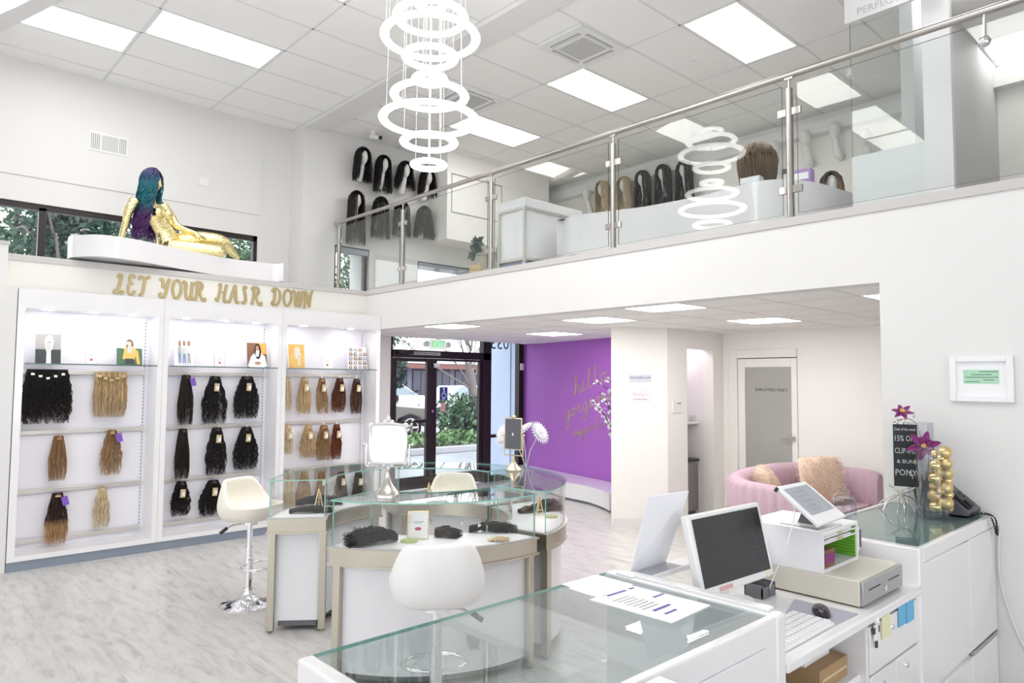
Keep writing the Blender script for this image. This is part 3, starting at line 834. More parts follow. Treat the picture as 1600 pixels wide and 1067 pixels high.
def head_mesh():
    """mannequin head: skull, face with brow, nose, mouth and chin; face to -y, origin at its middle"""
    mb = MB(); n, k = 20, 14; v = []
    for i in range(k+1):
        a = pi*i/k; z = -cos(a)
        for j in range(n):
            b = 2*pi*j/n; r = sin(a)
            x, y = .070*r*cos(b), .088*r*sin(b)
            front = max(0, -sin(b))
            if z < 0: x *= 1-.32*(-z)**1.3; y *= 1-.22*(-z) if y > 0 else 1-.05*(-z)
            y -= .018*front*r*math.exp(-((z+.18)/.16)**2)*max(0, 1-abs(cos(b))*3.2)      # nose
            y += .010*front*r*math.exp(-((z-.12)/.13)**2)*(1 if abs(cos(b)) > .2 else .2)  # eye sockets
            y -= .006*front*r*math.exp(-((z+.50)/.09)**2)*max(0, 1-abs(cos(b))*2)          # lips
            y -= .008*front*r*math.exp(-((z+.82)/.14)**2)
            v.append((x, y, z*.115))
    f = [(i*n+j, i*n+(j+1) % n, (i+1)*n+(j+1) % n, (i+1)*n+j) for i in range(k) for j in range(n)]
    mb.add(v, f)
    return mb

def head_stand(px, label, group):
    t = thing('wig_stand', label, 'mannequin head', px, 0, group)
    build(head_mesh(), 'head', 'head_white', t, smooth=True, local=True)
    build(MB().tube([(0, .015, -.05), (0, .03, -.13), (0, .065, -.22), (0, .11, -.30), (0, .15, -.33)], [.042, .044, .05, .055, .03], 14), 'neck', 'head_white', t, smooth=True, local=True)
    build(MB().cyl((0, .13, -.29), (0, .19, -.29), .03, 12).lathe([(.05, 0), (.05, .012)], T=Matrix.Translation((0, .188, -.29)) @ Matrix.Rotation(R_(-90), 4, 'X'), n=14), 'wall_bracket', 'white_plastic', t, local=True)
    return t

HEAD0 = None
def head_at(p, rz, label, group):
    global HEAD0
    if HEAD0 is None:
        HEAD0 = head_stand(p, label, group); HEAD0.rotation_euler = (0, 0, rz); HEAD0.matrix_basis = Matrix.Translation(p) @ Matrix.Rotation(rz, 4, 'Z'); return HEAD0
    c = copy_thing(HEAD0, p, rz, label); c['group'] = group; return c

WIGS = [  # pixel of the head, length, kind, label
    (567, 246, .34, dict(wave=.008, freq=2, face=40, rad=.005), 'shoulder length black wig, first of the upper row on the wig wall'),
    (599, 258, .40, dict(wave=.006, face=38), 'long layered black wig, second of the upper row on the wig wall'),
    (633, 267, .27, dict(wave=.010, freq=2, face=44, uneven=.5, spread=.08, rad=.005), 'choppy black wig behind the lowest chandelier ring, third of the upper row'),
    (668, 279, .28, dict(wave=.010, freq=2, face=44, uneven=.5, spread=.07, rad=.005), 'choppy black wig right of the lowest chandelier ring, last of the upper row'),
    (557, 314, .62, dict(wave=.002, face=26), 'very long straight dark wig, first of the lower row on the wig wall'),
    (595, 323, .46, dict(wave=.004, face=9), 'long straight black wig with the face covered, second of the lower row'),
    (628, 330, .38, dict(wave=.006, face=9), 'black wig behind a railing post, third of the lower row on the wig wall'),
    (663, 337, .34, dict(wave=.012, freq=2.5, face=9, spread=.10, rad=.005), 'bushy black wig seen through the glass railing, last of the lower row')]
for i, (px, py, L, kw, lab) in enumerate(WIGS):
    p = at(px, py, 'Y', 8.71)
    head_at(p, 0, ['first', 'second', 'third', 'last'][i % 4]+' white head stand of the '+('upper' if i < 4 else 'lower')+' row on the wig wall, under its black wig', 'mannequin heads on the wig wall')
    t = thing('wig', lab, 'wig', p, 0, 'wigs on the wig wall')
    wig_hair('hair', 'hair_dark' if i == 4 else 'hair_black', L=L, n=430, parent=t, seed=20+i, head=(.098, .112, .128), **kw)
    build(MB().lathe([(.083*sin(a), .128*cos(a)) for a in np.linspace(1.25, 0, 7)], (0, .012, .0), 16, sy=1.15), 'cap', 'hair_black', t, smooth=True, local=True)

# back wall of the loft: wigs and bare heads
WB = [(941, 296, .50, 'hair_platinum', 'long blonde wig behind the railing post, leftmost on the loft back wall'), (975, 290, .52, 'hair_platinum', 'long blonde wig right of the railing post on the loft back wall'),
      (1004, 281, .55, 'hair_black', 'long black wig next to the blonde wigs on the loft back wall'), (1036, 272, .58, 'hair_black', 'long black wig between two other black wigs on the loft back wall'),
      (1069, 266, .55, 'hair_black', 'black wig partly behind the reflected chandelier on the loft back wall')]
for i, (px, py, L, mt, lab) in enumerate(WB):
    p = at(px, py, 'X', 8.88)
    head_at(p, R_(-90), ['leftmost', 'second', 'third', 'fourth', 'fifth'][i]+' wigged white head stand on the loft back wall, from the left', 'mannequin heads on the loft back wall')
    t = thing('wig', lab, 'wig', p, R_(-90), 'wigs on the loft back wall')
    wig_hair('hair', mt, L=L, n=330, rad=.0045, parent=t, seed=40+i, head=(.105, .115, .13), face=32, wave=.004)
    build(MB().lathe([(.085*sin(a), .13*cos(a)) for a in np.linspace(1.25, 0, 7)], (0, .012, .0), 16, sy=1.15), 'cap', mt, t, smooth=True, local=True)
for i, (px, py) in enumerate([(917, 305), (1172, 240), (1210, 232), (1258, 216), (1304, 204), (1353, 215)]):
    head_at(at(px, py, 'X', 8.88), R_(-90), ['bald white mannequin head left of the blonde wigs', 'bald white mannequin head above the big brown wig', 'bald white mannequin head right above the big brown wig', 'bald white mannequin head right of the tall railing post',
             'bald white mannequin head second right of the tall railing post', 'bald white mannequin head behind the loft glass partition'][i], 'bald heads on the loft back wall')

# low curved display plinth behind the glass with its things
edge = [at(*q, 'Z', 3.32) for q in [(877, 347), (884, 341), (900, 336), (950, 330), (1010, 322), (1080, 309), (1130, 297), (1180, 284), (1220, 280), (1270, 284), (1300, 292)]]
fr = [(p.x, p.y) for p in edge]
sh = max(0, XM+.22-min(p[0] for p in fr)); 
kk = 1.09
fr = [(x*kk, y*kk) for x, y in fr]; zt = 1.7+(3.32-1.7)*kk
fr = spline(fr, 3)
back = [(fr[-1][0]+.35, fr[-1][1]-.05), (fr[-1][0]+.7, fr[-1][1]+.5), (6.3, 3.6), (6.1, 4.6), (5.75, 5.15), (5.45, 5.2)]
t = thing('display_plinth', 'low curved glossy white display plinth behind the glass railing', 'plinth', (5.8, 4, ZM))
build(MB().prism(fr+back, 3.05, zt), 'body', 'gloss_white', t, bevel=.012)
cxp, cyp = 5.8, 3.9
build(MB().prism([(cxp+(x-cxp)*.93, cyp+(y-cyp)*.93) for x, y in fr+back], ZM, 3.05), 'toe', 'kick_dark', t)
def on_plinth(px, py, x): 
    p = at(px, py, 'X', x); return (x, p.y, zt)
p = on_plinth(1184, 300, 6.05)
t = thing('wig_stand', 'white mannequin head under the big brown wig on the curved plinth', 'mannequin head', (p[0], p[1], zt))
build(MB().lathe([(.09, 0), (.09, .015), (.045, .03), (.045, .14), (.06, .2)], p, 18), 'neck', 'head_white', t, smooth=True)
hm = MB(); hm.add([(x+p[0], y+p[1], z+zt+.29) for x, y, z in head_mesh().v], head_mesh().f); build(hm, 'head', 'head_white', t, smooth=True)
t = thing('wig', 'big brown wig seen from behind on the curved display plinth', 'wig', (p[0], p[1], zt+.31), R_(35))
wig_hair('hair', 'hair_bigbrown', L=.33, n=520, k=13, parent=t, seed=77, head=(.150, .155, .150), face=8, wave=.003, spread=.10, rad=.006, uneven=.08)
build(MB().lathe([(.145*sin(a), .15*cos(a)) for a in np.linspace(1.4, 0, 8)], n=18), 'cap', 'hair_bigbrown', t, smooth=True, local=True)
hairmat('hair_bigbrown', [(0, (.10, .05, .025)), (.5, (.15, .08, .035)), (1, (.24, .15, .075))]) if 0 else None
def small_box(name, px0, py0, px1, py1, x, mat, label, rz=.1, d=.1):
    a = at(px0, py1, 'X', x); b = at(px1, py0, 'X', x)
    o = thing(name, label, 'box', (x, (a.y+b.y)/2, zt), rz)
    w_, h_ = abs(a.y-b.y)/2, abs(b.z-zt)
    build(MB().box(0, -w_, 0, d, w_, max(.06, h_)), 'carton', mat, o, local=True, bevel=.003)
    build(MB().box(-.002, -w_*.75, max(.06, h_)*.3, 0, w_*.75, max(.06, h_)*.75), 'label_strip', 'satin_white', o, local=True)
small_box('gift_box', 1157, 281, 1186, 303, 5.66, 'box_silver', 'small pale silver box in front of the big brown wig')
small_box('gift_box', 1238, 261, 1266, 284, 6.0, 'lilac_box', 'lilac purple box right of the tall railing post on the plinth')
small_box('gift_box', 1222, 262, 1234, 286, 6.1, 'grey_plastic', 'small dark box behind the tall railing post on the plinth')
p = at(1299, 292, 'X', 6.55)
t = thing('wig_stand', 'white head stand on the loft floor right of the curved plinth', 'mannequin head', (p.x, p.y, ZM))
build(MB().lathe([(.12, 0), (.12, .015), (.02, .03), (.018, p.z-ZM-.14), (.05, p.z-ZM-.10), (.05, p.z-ZM-.05)], (p.x, p.y, ZM), 18), 'neck', 'head_white', t, smooth=True)
hm = MB(); hm.add([tuple(Matrix.Rotation(R_(-60), 3, 'Z') @ Vector(q)+p) for q in head_mesh().v], head_mesh().f); build(hm, 'head', 'head_white', t, smooth=True)
t = thing('wig', 'small dark rooted blonde wig on a stand right of the curved plinth', 'wig', tuple(p), R_(-60))
wig_hair('hair', 'hair_rooted', L=.26, n=260, k=10, parent=t, seed=81, head=(.092, .11, .125), face=34, rad=.005)
build(MB().lathe([(.085*sin(a), .128*cos(a)) for a in np.linspace(1.4, 0, 7)], (0, .012, 0), n=16), 'cap', 'hair_rooted', t, smooth=True, local=True)

# white boxy display unit left of it
c0 = at(820, 307, 'X', 5.08); yl = at(778, 320, 'X', 5.08).y; xr = 6.0
zt2 = c0.z
t = thing('display_unit', 'white box-shaped display unit with metal corner frame behind the railing', 'display case', (5.4, c0.y+.2, ZM))
build(MB().box(5.08, c0.y, zt2-.10, xr, yl, zt2), 'top', 'satin_white', t, bevel=.006)
build(MB().box(5.10, c0.y+.02, 3.02, xr-.02, yl-.02, zt2-.11), 'body', 'satin_white', t)
build(MB().box(5.10, c0.y+.02, ZM+.0, xr-.02, yl-.02, 3.0), 'toe', 'kick_grey', t)
for (x, y) in ((5.08, c0.y), (xr-.03, c0.y), (5.08, yl-.03), (xr-.03, yl-.03)): build(MB().box(x, y, ZM, x+.03, y+.03, zt2-.1), 'leg', 'rail_metal', t)
build(MB().box(5.082, c0.y+.03, zt2-.125, 5.1, yl-.03, zt2-.1).box(5.1, c0.y+.002, zt2-.125, xr-.03, c0.y+.02, zt2-.1).box(5.082, c0.y+.03, 3.0, 5.1, yl-.03, 3.03).box(5.1, c0.y+.002, 3.0, xr-.03, c0.y+.02, 3.03), 'rail', 'rail_metal', t)

# potted plant peeking out left of the display unit
p = at(744, 395, 'X', 5.6)
t = thing('potted_plant', 'small grey leafed plant in a tan pot left of the white display unit', 'plant', (5.6, p.y, ZM))
build(MB().lathe([(.06, 0), (.085, .15), (.085, .30), (.075, .30)], (5.6, p.y, ZM), 16), 'pot', 'kraft', t, smooth=True)
lm = leaf_cloud([((5.6, p.y, 3.38), (.10, .10, .17))], 70, .06, 3); o = build(lm, 'foliage', 'leaf_dark', t)

# partition at the right end of the loft: glass screen with frosted skirt and hanging sign
struct(MB().box(6.35, 1.92, ZM, 9.1, 2.02, ZC), 'wall_loft_partition', 'partition_paint')
t = thing('glass_partition', 'glass screen with frosted lower half at the right end of the loft', 'partition', (6.2, 2.0, ZM))
pane_x(6.2, 1.62, 2.37, ZM, ZC-.02, 'clear_pane', t, .012)
build(MB().box(6.185, 1.80, ZM, 6.19, 2.37, 3.66), 'frosted_film', 'frosted', t)
build(MB().box(6.17, 1.60, ZM, 6.23, 1.80, ZC), 'end_panel', 'satin_white', t)
for z in (4.42, 3.05): build(MB().box(6.18, 2.36, z-.03, 6.22, 2.40, z+.03), 'fitting', 'chrome', t)
t = thing('hanging_sign', 'white hanging sign with pale grey capitals at the top right above the railing', 'sign', (6.12, 2.0, 5.0))
build(MB().box(6.10, 1.62, 4.82, 6.13, 2.375, ZC), 'board', 'white_plastic', t, bevel=.003)
text('PERFECT LOCKS', 'lettering', 'ink_pale', .088, (6.098, 1.95, 4.885), (0, -1, 0), (0, 0, 1), t)
tag(build(MB().lathe([(.0, 0), (.03, .005), (.035, .02)], at(1085, 95, 'Z', ZC-.02), 14), 'smoke_detector', 'white_plastic', smooth=True), 'small round white detector on the ceiling above the railing', 'detector')

# security camera on the ceiling by the wig wall
p = at(584, 206, 'Z', ZC); x, y = p.x, p.y
t = thing('security_camera', 'small white bullet security camera on the ceiling above the wigs', 'camera', (x, y, ZC))
build(MB().lathe([(.045, 0), (.045, -.02), (.02, -.03), (.015, -.06)], (x, y, ZC), 14), 'mount', 'white_plastic', t, smooth=True)
build(MB().cyl((x-.02, y+.05, ZC-.06), (x+.04, y-.10, ZC-.10), .032, 14), 'body', 'white_plastic', t, smooth=True)
build(MB().cyl((x+.04, y-.10, ZC-.10), (x+.048, y-.12, ZC-.106), .028, 14), 'lens', 'black_plastic', t, smooth=True)

# ventilation grille and blank plate on the upper wall
t = thing('air_vent', 'white louvred air vent high on the wall above the mannequin', 'vent', (1.99, 9.286, 4.5))
build(MB().box(1.775, 9.276, 4.385, 2.205, 9.286, 4.615), 'frame', 'white_plastic', t, bevel=.004)
for x0, x1, vert_ in ((1.80, 1.90, 1), (1.915, 2.085, 0), (2.10, 2.18, 1)):
    b = MB().box(x0, 9.273, 4.41, x1, 9.276, 4.59); o = build(b, 'back_panel', 'slot_dark', t)
    s = MB()
    if vert_:
        for q in np.arange(x0+.008, x1, .02): s.box(q, 9.268, 4.41, q+.009, 9.273, 4.59)
    else:
        for q in np.arange(4.415, 4.585, .02): s.box(x0, 9.268, q, x1, 9.273, q+.010)
    build(s, 'louvres', 'white_plastic', t)
tag(build(MB().box(3.03, 9.276, 4.21, 3.15, 9.286, 4.31).box(3.05, 9.274, 4.225, 3.085, 9.276, 4.295).box(3.095, 9.274, 4.225, 3.13, 9.276, 4.295), 'switch_plate', 'white_plastic', bevel=.002), 'pale double switch plate on the upper wall right of the vent', 'switch')

# ------------------------------------------------------------------ ring chandelier
CX, CY = 2.87, 4.0
t = thing('chandelier', 'tall chandelier of nine glowing white rings on thin cables', 'chandelier', (CX, CY, ZC))
rings = [(3, .26), (27, .55), (58, .72), (89, .415), (124, .265), (150, .567), (187, .72), (222, .42), (257, .268)]
for i, (y, dia) in enumerate(rings):
    z = 4.435-.004695*(y-2); rm = dia/2-.032
    pr = [(rm+.032*cos(a), .019*sin(a)) for a in np.linspace(0, 2*pi, 11)]
    mb = MB(); n = 48; v = []; k = 10
    for q in range(n):
        a = 2*pi*q/n
        for j in range(k): v.append((CX+pr[j][0]*cos(a), CY+pr[j][0]*sin(a), z+pr[j][1]))
    mb.add(v, [(q*k+j, ((q+1) % n)*k+j, ((q+1) % n)*k+(j+1) % k, q*k+(j+1) % k) for q in range(n) for j in range(k)])
    r = build(mb, 'ring', 'light_ring', t, smooth=True)
    for q in range(3):
        a = 2*pi*q/3+i*.37
        build(MB().cyl((CX+rm*cos(a), CY+rm*sin(a), z+.01), (CX+rm*cos(a)*.9, CY+rm*sin(a)*.9, ZC-.03), .0009, 4), 'cable', 'grid_white', r)
build(MB().cyl((CX, CY, 3.26), (CX, CY, ZC-.03), .004, 6), 'power_cable', 'white_plastic', t)
build(MB().lathe([(.30, -.04), (.30, 0)], (CX, CY, ZC), 32), 'canopy', 'chrome', t, smooth=True)
# ------------------------------------------------------------------ gold mannequin on its wavy plinth
ZPB = 2.885
fr = spline([(1.44, 8.30)]+[tuple(at(*q, 'Z', ZPB))[:2] for q in ((107, 403), (125, 401), (160, 401), (210, 407), (260, 416), (310, 425), (360, 433), (400, 437), (430, 440), (443, 439))]+[(3.72, 8.30)], 5)
poly = fr+[(3.66, 8.55), (3.3, 8.7), (2.6, 8.8), (1.8, 8.75), (1.5, 8.55)]
t = thing('plinth', 'wavy glossy white plinth on the ledge under the gold mannequin', 'plinth', (2.6, 8.35, ZM))
build(MB().prism(poly, ZPB, 3.10), 'body', 'gloss_white', t, bevel=.012)
build(MB().prism([(2.6+(x-2.6)*.94, 8.42+(y-8.42)*.62) for x, y in poly], ZM, ZPB), 'toe', 'kick_dark', t)

GP = lambda x, y, Y: np.array(at(x, y, 'Y', Y))
def loft(mb, secs, a, n=20):
    """secs: (centre, half width, half depth) along a limb or trunk; a = sideways axis"""
    C = [np.array(s[0]) for s in secs]; v = []
    for i, (c, w_, d_) in enumerate(secs):
        ax = C[min(i+1, len(C)-1)]-C[max(i-1, 0)]; ax /= np.linalg.norm(ax)
        s_ = np.array(a)-ax*np.dot(a, ax); s_ /= np.linalg.norm(s_); b = np.cross(ax, s_)
        v += [C[i]+w_*cos(2*pi*j/n)*s_+d_*sin(2*pi*j/n)*b for j in range(n)]
    f = [(i*n+j, i*n+(j+1) % n, (i+1)*n+(j+1) % n, (i+1)*n+j) for i in range(len(secs)-1) for j in range(n)]
    f += [tuple(range(n))[::-1], tuple((len(secs)-1)*n+j for j in range(n))]
    mb.add(v, f)
def limb(mb, pts, rad):
    q = spline([(*p, r) for p, r in zip(pts, rad)], 6)
    mb.tube([p[:3] for p in q], [p[3] for p in q], 14)
    for p in (q[0], q[-1]): mb.ball(p[:3], p[3], 14)

def union(mb, name, mat, parent, voxel=.010, it=3):
    me = bpy.data.meshes.new(name); me.from_pydata(mb.v, [], mb.f); me.update()
    o = bpy.data.objects.new(name, me); COL.objects.link(o)
    m = o.modifiers.new('r', 'REMESH'); m.mode = 'VOXEL'; m.voxel_size = voxel
    s = o.modifiers.new('s', 'SMOOTH'); s.factor = .5; s.iterations = it
    return mesh_from(o, name, mat, parent)

b = MB()
lat = GP(257, 320, 8.44)-GP(207, 311, 8.20); lat /= np.linalg.norm(lat)
fwd = np.cross(lat, np.array([-.35, 0, 1.])); fwd /= np.linalg.norm(fwd)
if fwd[0] < 0: fwd = -fwd
loft(b, [(GP(266, 394, 8.36), .12, .09), (GP(266, 386, 8.36), .168, .125), (GP(262, 373, 8.36), .145, .105), (GP(256, 360, 8.35), .112, .085), (GP(249, 347, 8.34), .122, .092),
         (GP(242, 335, 8.33), .142, .10), (GP(235, 322, 8.32), .155, .075), (GP(234, 316, 8.32), .10, .06), (GP(236, 311, 8.32), .052, .05)], lat)
for s in (-1, 1): b.ball(tuple(GP(246, 336, 8.33)+fwd*.075+lat*.072*s), .062, 18)
limb(b, [GP(236, 314, 8.32), GP(237, 304, 8.31), GP(238, 294, 8.30)], [.046, .044, .046])
rsh, lsh = GP(209, 315, 8.21), GP(256, 322, 8.43)
limb(b, [rsh, GP(200, 332, 8.19), GP(197, 346, 8.20), GP(193, 360, 8.21), GP(189, 372, 8.21), GP(188, 381, 8.20)], [.055, .046, .038, .034, .026, .026])
limb(b, [lsh, GP(268, 338, 8.41), GP(277, 353, 8.37), GP(289, 359, 8.31), GP(301, 363, 8.26), GP(309, 368, 8.23)], [.053, .044, .038, .033, .026, .030])
hand = GP(309, 368, 8.23)
for k in range(4):
    o = lat*(.030-.02*k)
    limb(b, [hand+o, hand+o+GP(316, 372, 8.21)-GP(309, 368, 8.23), hand+o+GP(318, 380, 8.20)-GP(309, 368, 8.23)+np.array([0, 0, .01*k])], [.011, .0095, .007])
limb(b, [hand-lat*.02, hand+GP(309, 377, 8.18)-GP(309, 368, 8.23)], [.011, .008])
for k in range(4):
    h0 = GP(188, 380, 8.20); limb(b, [h0, h0+np.array([-.03+.022*k, -.07, -.035])], [.012, .008])
limb(b, [GP(268, 381, 8.43), GP(300, 374, 8.36), GP(334, 374, 8.28), GP(351, 379, 8.25), GP(360, 391, 8.28), GP(370, 402, 8.33)], [.105, .092, .075, .062, .05, .036])
limb(b, [GP(268, 388, 8.28), GP(300, 389, 8.20), GP(336, 393, 8.12), GP(346, 396, 8.11), GP(325, 402, 8.22), GP(300, 404, 8.36)], [.105, .09, .072, .060, .05, .036])
hc = GP(238, 285, 8.30)
Mh = Matrix.Translation(hc) @ Matrix.Rotation(R_(58), 4, 'Z') @ Matrix.Rotation(R_(4), 4, 'X') @ Matrix.Scale(1.06, 4)
h = head_mesh(); b.add(h.v, h.f, 0, Mh)
t = thing('mannequin', 'shiny gold mannequin reclining on the wavy white plinth', 'mannequin', (2.6, 8.3, 3.11))
union(b, 'body', 'gold_leaf', t, .0085, 2)
t = thing('wig', 'very long wavy purple and teal wig on the gold mannequin', 'wig', tuple(hc+np.array([0, 0, .015])), R_(58))
wig_hair('hair', 'hair_mermaid', L=.66, n=460, k=26, parent=t, seed=9, head=(.094, .108, .125), face=44, wave=.019, freq=4.5, spread=.12, rad=.0055, uneven=.28, drift=(-.02, .06))
build(MB().lathe([(.086*sin(a), .128*cos(a)) for a in np.linspace(1.3, 0, 8)], (0, .012, .0), 16, sy=1.16), 'cap', 'hair_mermaid', t, smooth=True, local=True)

# ------------------------------------------------------------------ gold letters on the band
GLY = {  # pen strokes in a unit cell, y up
 'L': [[(.30, .78), (.42, .98), (.56, .90), (.46, .62), (.36, .30), (.22, .06), (.05, .04), (.10, .16), (.34, .10), (.58, .02), (.72, .16)]],
 'E': [[(.66, .84), (.52, .99), (.28, .92), (.26, .66), (.48, .56), (.52, .55), (.22, .50), (.12, .24), (.26, .02), (.52, .04), (.66, .22)]],
 'T': [[(.06, .78), (.14, .96), (.40, .92), (.66, .90), (.86, 1.0)], [(.52, .92), (.44, .55), (.34, .18), (.18, .02), (.10, .10)]],
 'Y': [[(.10, .86), (.20, .98), (.32, .86), (.30, .60), (.42, .48), (.62, .62), (.84, 1.0)], [(.72, .80), (.62, .42), (.46, .08), (.20, .0), (.08, .14), (.20, .22)]],
 'O': [[(.50, .98), (.24, .84), (.14, .46), (.30, .06), (.56, .06), (.80, .34), (.82, .72), (.62, .96), (.46, .97)]],
 'U': [[(.04, .82), (.14, .96), (.28, .84), (.26, .40), (.34, .06), (.56, .04), (.74, .36), (.80, .96)], [(.80, .96), (.74, .30), (.82, .04), (.92, .12)]],
 'R': [[(.14, .02), (.26, .44), (.30, .94)], [(.10, .80), (.22, .97), (.56, .98), (.70, .78), (.56, .56), (.30, .50)], [(.44, .52), (.60, .22), (.78, .0), (.96, .06), (.92, .18)], [(.02, .04), (.24, .03)]],
 'H': [[(.34, .96), (.26, .50), (.10, .06), (-.02, .10), (.06, .2)], [(.20, .84), (.32, .98), (.40, .94)], [(.22, .46), (.50, .54), (.70, .50)], [(.84, .98), (.70, .52), (.64, .10), (.76, .0), (.90, .08)]],
 'A': [[(.02, .12), (.12, .02), (.26, .30), (.44, .70), (.60, .98), (.66, .50), (.70, .06), (.82, .02), (.92, .10)], [(.26, .38), (.66, .40)]],
 'I': [[(.64, .86), (.46, .98), (.36, .80), (.50, .52), (.54, .22), (.36, .02), (.20, .12)], [(.40, .84), (.56, .10)]],
 'D': [[(.20, .86), (.30, .96), (.28, .50), (.16, .06)], [(.06, .78), (.28, .98), (.66, .88), (.78, .50), (.60, .12), (.26, .02), (.06, .08), (.10, .2)]],
 'W': [[(.0, .80), (.08, .96), (.22, .86), (.22, .40), (.28, .06), (.42, .20), (.54, .70), (.58, .96)], [(.58, .96), (.56, .40), (.62, .06), (.76, .20), (.88, .64), (.92, .98)]],
 'N': [[(.06, .02), (.16, .06), (.22, .50), (.26, .94)], [(.14, .86), (.28, .97), (.44, .50), (.60, .06)], [(.60, .06), (.68, .60), (.78, .94), (.92, 1.0)]]}
t = thing('lettering', 'gold decorative capitals spelling a slogan along the band above the cabinets', 'sign', (3, YH, 2.65))
WX = [(180, 478), (252, 320), (338, 411), (424, 489)]
for word, (p0, p1) in zip(('LET', 'YOUR', 'HAIR', 'DOWN'), ((178, 234), (248, 320), (338, 408), (424, 489))):
    a, c = at(p0, 455, 'Y', YH).x, at(p1, 472, 'Y', YH).x
    n = len(word); cw = (c-a)/n
    zb = {'LET': 2.565, 'YOUR': 2.56, 'HAIR': 2.565, 'DOWN': 2.575}[word]
    for i, ch in enumerate(word):
        M = Matrix(((cw*1.03, 0, 0, a+i*cw), (0, 0, -1, YH), (0, .205, 0, zb), (0, 0, 0, 1)))
        mb = MB()
        for st in GLY[ch]:
            q = [(x*cw*1.03, y*.205) for x, y in spline(st, 5)]
            ribbon(mb, q, .032, .012, Matrix(((1, 0, 0, a+i*cw), (0, 0, -1, YH), (0, 1, 0, zb), (0, 0, 0, 1))), pen=R_(-25))
        build(mb, 'letter', 'gold_letter', t)
# ------------------------------------------------------------------ display cabinets with hair on hooks
CF, CB = 7.52, 7.82                  # front and back panel planes
BAYS = [(.95, 2.165), (2.165, 3.415), (3.415, 4.695)]
ZTOP, ZOP, ZB = 2.505, 2.33, .13
LAB = ['left white display cabinet with two columns of hair pieces and a light on top', 'middle white display cabinet with mostly black hair bundles', 'right white display cabinet with blonde to red hair bundles, by the entrance']
RAILZ = {0: [1.757, 1.195, .65, .20], 1: [1.757, 1.195, .65, .20], 2: [1.757, 1.195, .65, .20]}
for i, (x0, x1) in enumerate(BAYS):
    t = thing('display_cabinet', LAB[i], 'cabinet', ((x0+x1)/2, (CF+CB)/2, 0))
    a = x0+(.06 if i == 0 else .05); b = x1-.05
    for xa, xb in ((x0+.001, a), (b, x1-.001)): build(MB().box(xa, CF, .085, xb, CB, ZTOP), 'side_panel', 'gloss_white', t)
    build(MB().box(a, CF, ZOP, b, CB, ZTOP), 'fascia', 'gloss_white', t)
    build(MB().box(a, CF, .085, b, CB, ZB), 'base', 'gloss_white', t)
    build(MB().box(a, CB, .085, b, CB+.02, ZTOP), 'back_panel', 'back_panel', t)
    build(MB().box(x0, CF+.012, 0, x1, CF+.03, .085), 'kick_board', 'kick_grey', t)
    s = MB().box(a+.01, CF-.02, 1.826, b-.002, CB, 1.835, 0).box(a+.01, CF-.021, 1.8255, b-.002, CF-.0195, 1.8355, 1)
    build(s, 'glass_shelf', ['glass_case', 'glass_edge_dark'], t)
    for z in RAILZ[i]: build(MB().box(a, CB-.025, z-.02, b-.045, CB-.01, z+.02).box(b-.06, CB-.03, z-.025, b-.035, CB, z+.025), 'rail', 'rail_metal', t, bevel=.003)
    st = build(MB().box(b-.046, CB-.006, ZB, b-.032, CB, ZOP), 'slotted_strip', 'satin_white', t)
    sl = MB()
    for z in np.arange(.2, 2.3, .035): sl.box(b-.042, CB-.0075, z, b-.036, CB-.0055, z+.018)
    build(sl, 'slots', 'grey_plastic', st)
    for k in range(3 if i < 2 else 2):
        x = a+(b-a)*((.16, .5, .8)[k] if i < 2 else (.2, .72)[k])
        build(MB().lathe([(.034, -.006), (.034, 0)], (x, CF+.07, ZOP), 18), 'downlight', 'light_spot', t)

def rail_z(i, r): return RAILZ[i][r]
NB = [0]
def bundle(i, r, px, pyt, pyb, w0, w1, mat, wave, freq, label, tagc=None, n=100, fray=.22, clip=False, clump=9, depth=.05, bend=0., rad=.0034):
    """hair bundle hanging from a hook on rail r of cabinet i; the photograph gives its place and length"""
    Y = CB-.085
    p = at(px, pyt, 'Y', Y); zb = at(px, pyb, 'Y', Y).z
    sc = (p-CAM).dot(_f)/FPX*hypot(p.x, p.y)/p.y                     # metres per pixel along this wall
    W0, W1 = w0*sc*(1 if clip else .8), w1*sc
    n = int(n*1.6)
    z = p.z
    t = thing('hair_bundle', label, 'hair', (p.x, Y, z))
    zr = rail_z(i, r)
    hk = MB().tube([(0, CB-.02-Y, zr-z), (0, .01, zr-z-.004), (0, -.012, zr-z-.010), (0, -.012, zr-z+.012)], .0028, 6).tube([(0, 0, zr-z-.012), (0, 0, -.01)], .0035, 6)
    build(hk, 'hook', 'chrome', t, local=True)
    NB[0] += 1
    hair_hank('hair', mat, z-zb, W0, W1, depth, wave, freq, n=n, fray=fray, clump=clump, parent=t, seed=100+NB[0], bend=bend, rad=rad)
    if clip:
        build(MB().box(-W0*.5, -.012, -.05, W0*.5, .012, .0), 'weft', mat, t, local=True, bevel=.008)
        for q in np.linspace(-.38, .38, 5):
            build(MB().box(W0*q-.016, -.028, -.045-.05*(1-abs(q)*2), W0*q+.016, -.020, -.022-.05*(1-abs(q)*2)), 'clip', 'silver' if mat == 'hair_curl' else 'gold_frame', t, local=True, bevel=.003)
    else:
        build(MB().tube([(0, 0, .004), (0, 0, -.035)], [W0*.26, W0*.44], 10, flat=.8), 'binding', mat, t, local=True, smooth=True)
    if tagc:
        dx, dz = (.035, -.04) if tagc == 'purple_tag' else (.012, -.075)
        build(MB().box(dx-.026, -.045, dz-.085, dx+.026, -.043, dz, 0, Matrix.Translation((0, -.012, 0)) @ Matrix.Rotation(R_(-14 if tagc == 'purple_tag' else 4), 4, 'Y')), 'tag', tagc, t, local=True)
        if tagc == 'kraft': build(MB().box(dx-.015, -.060, dz-.07, dx+.015, -.0575, dz-.03), 'tag_label', 'paper', t, local=True)
    return t

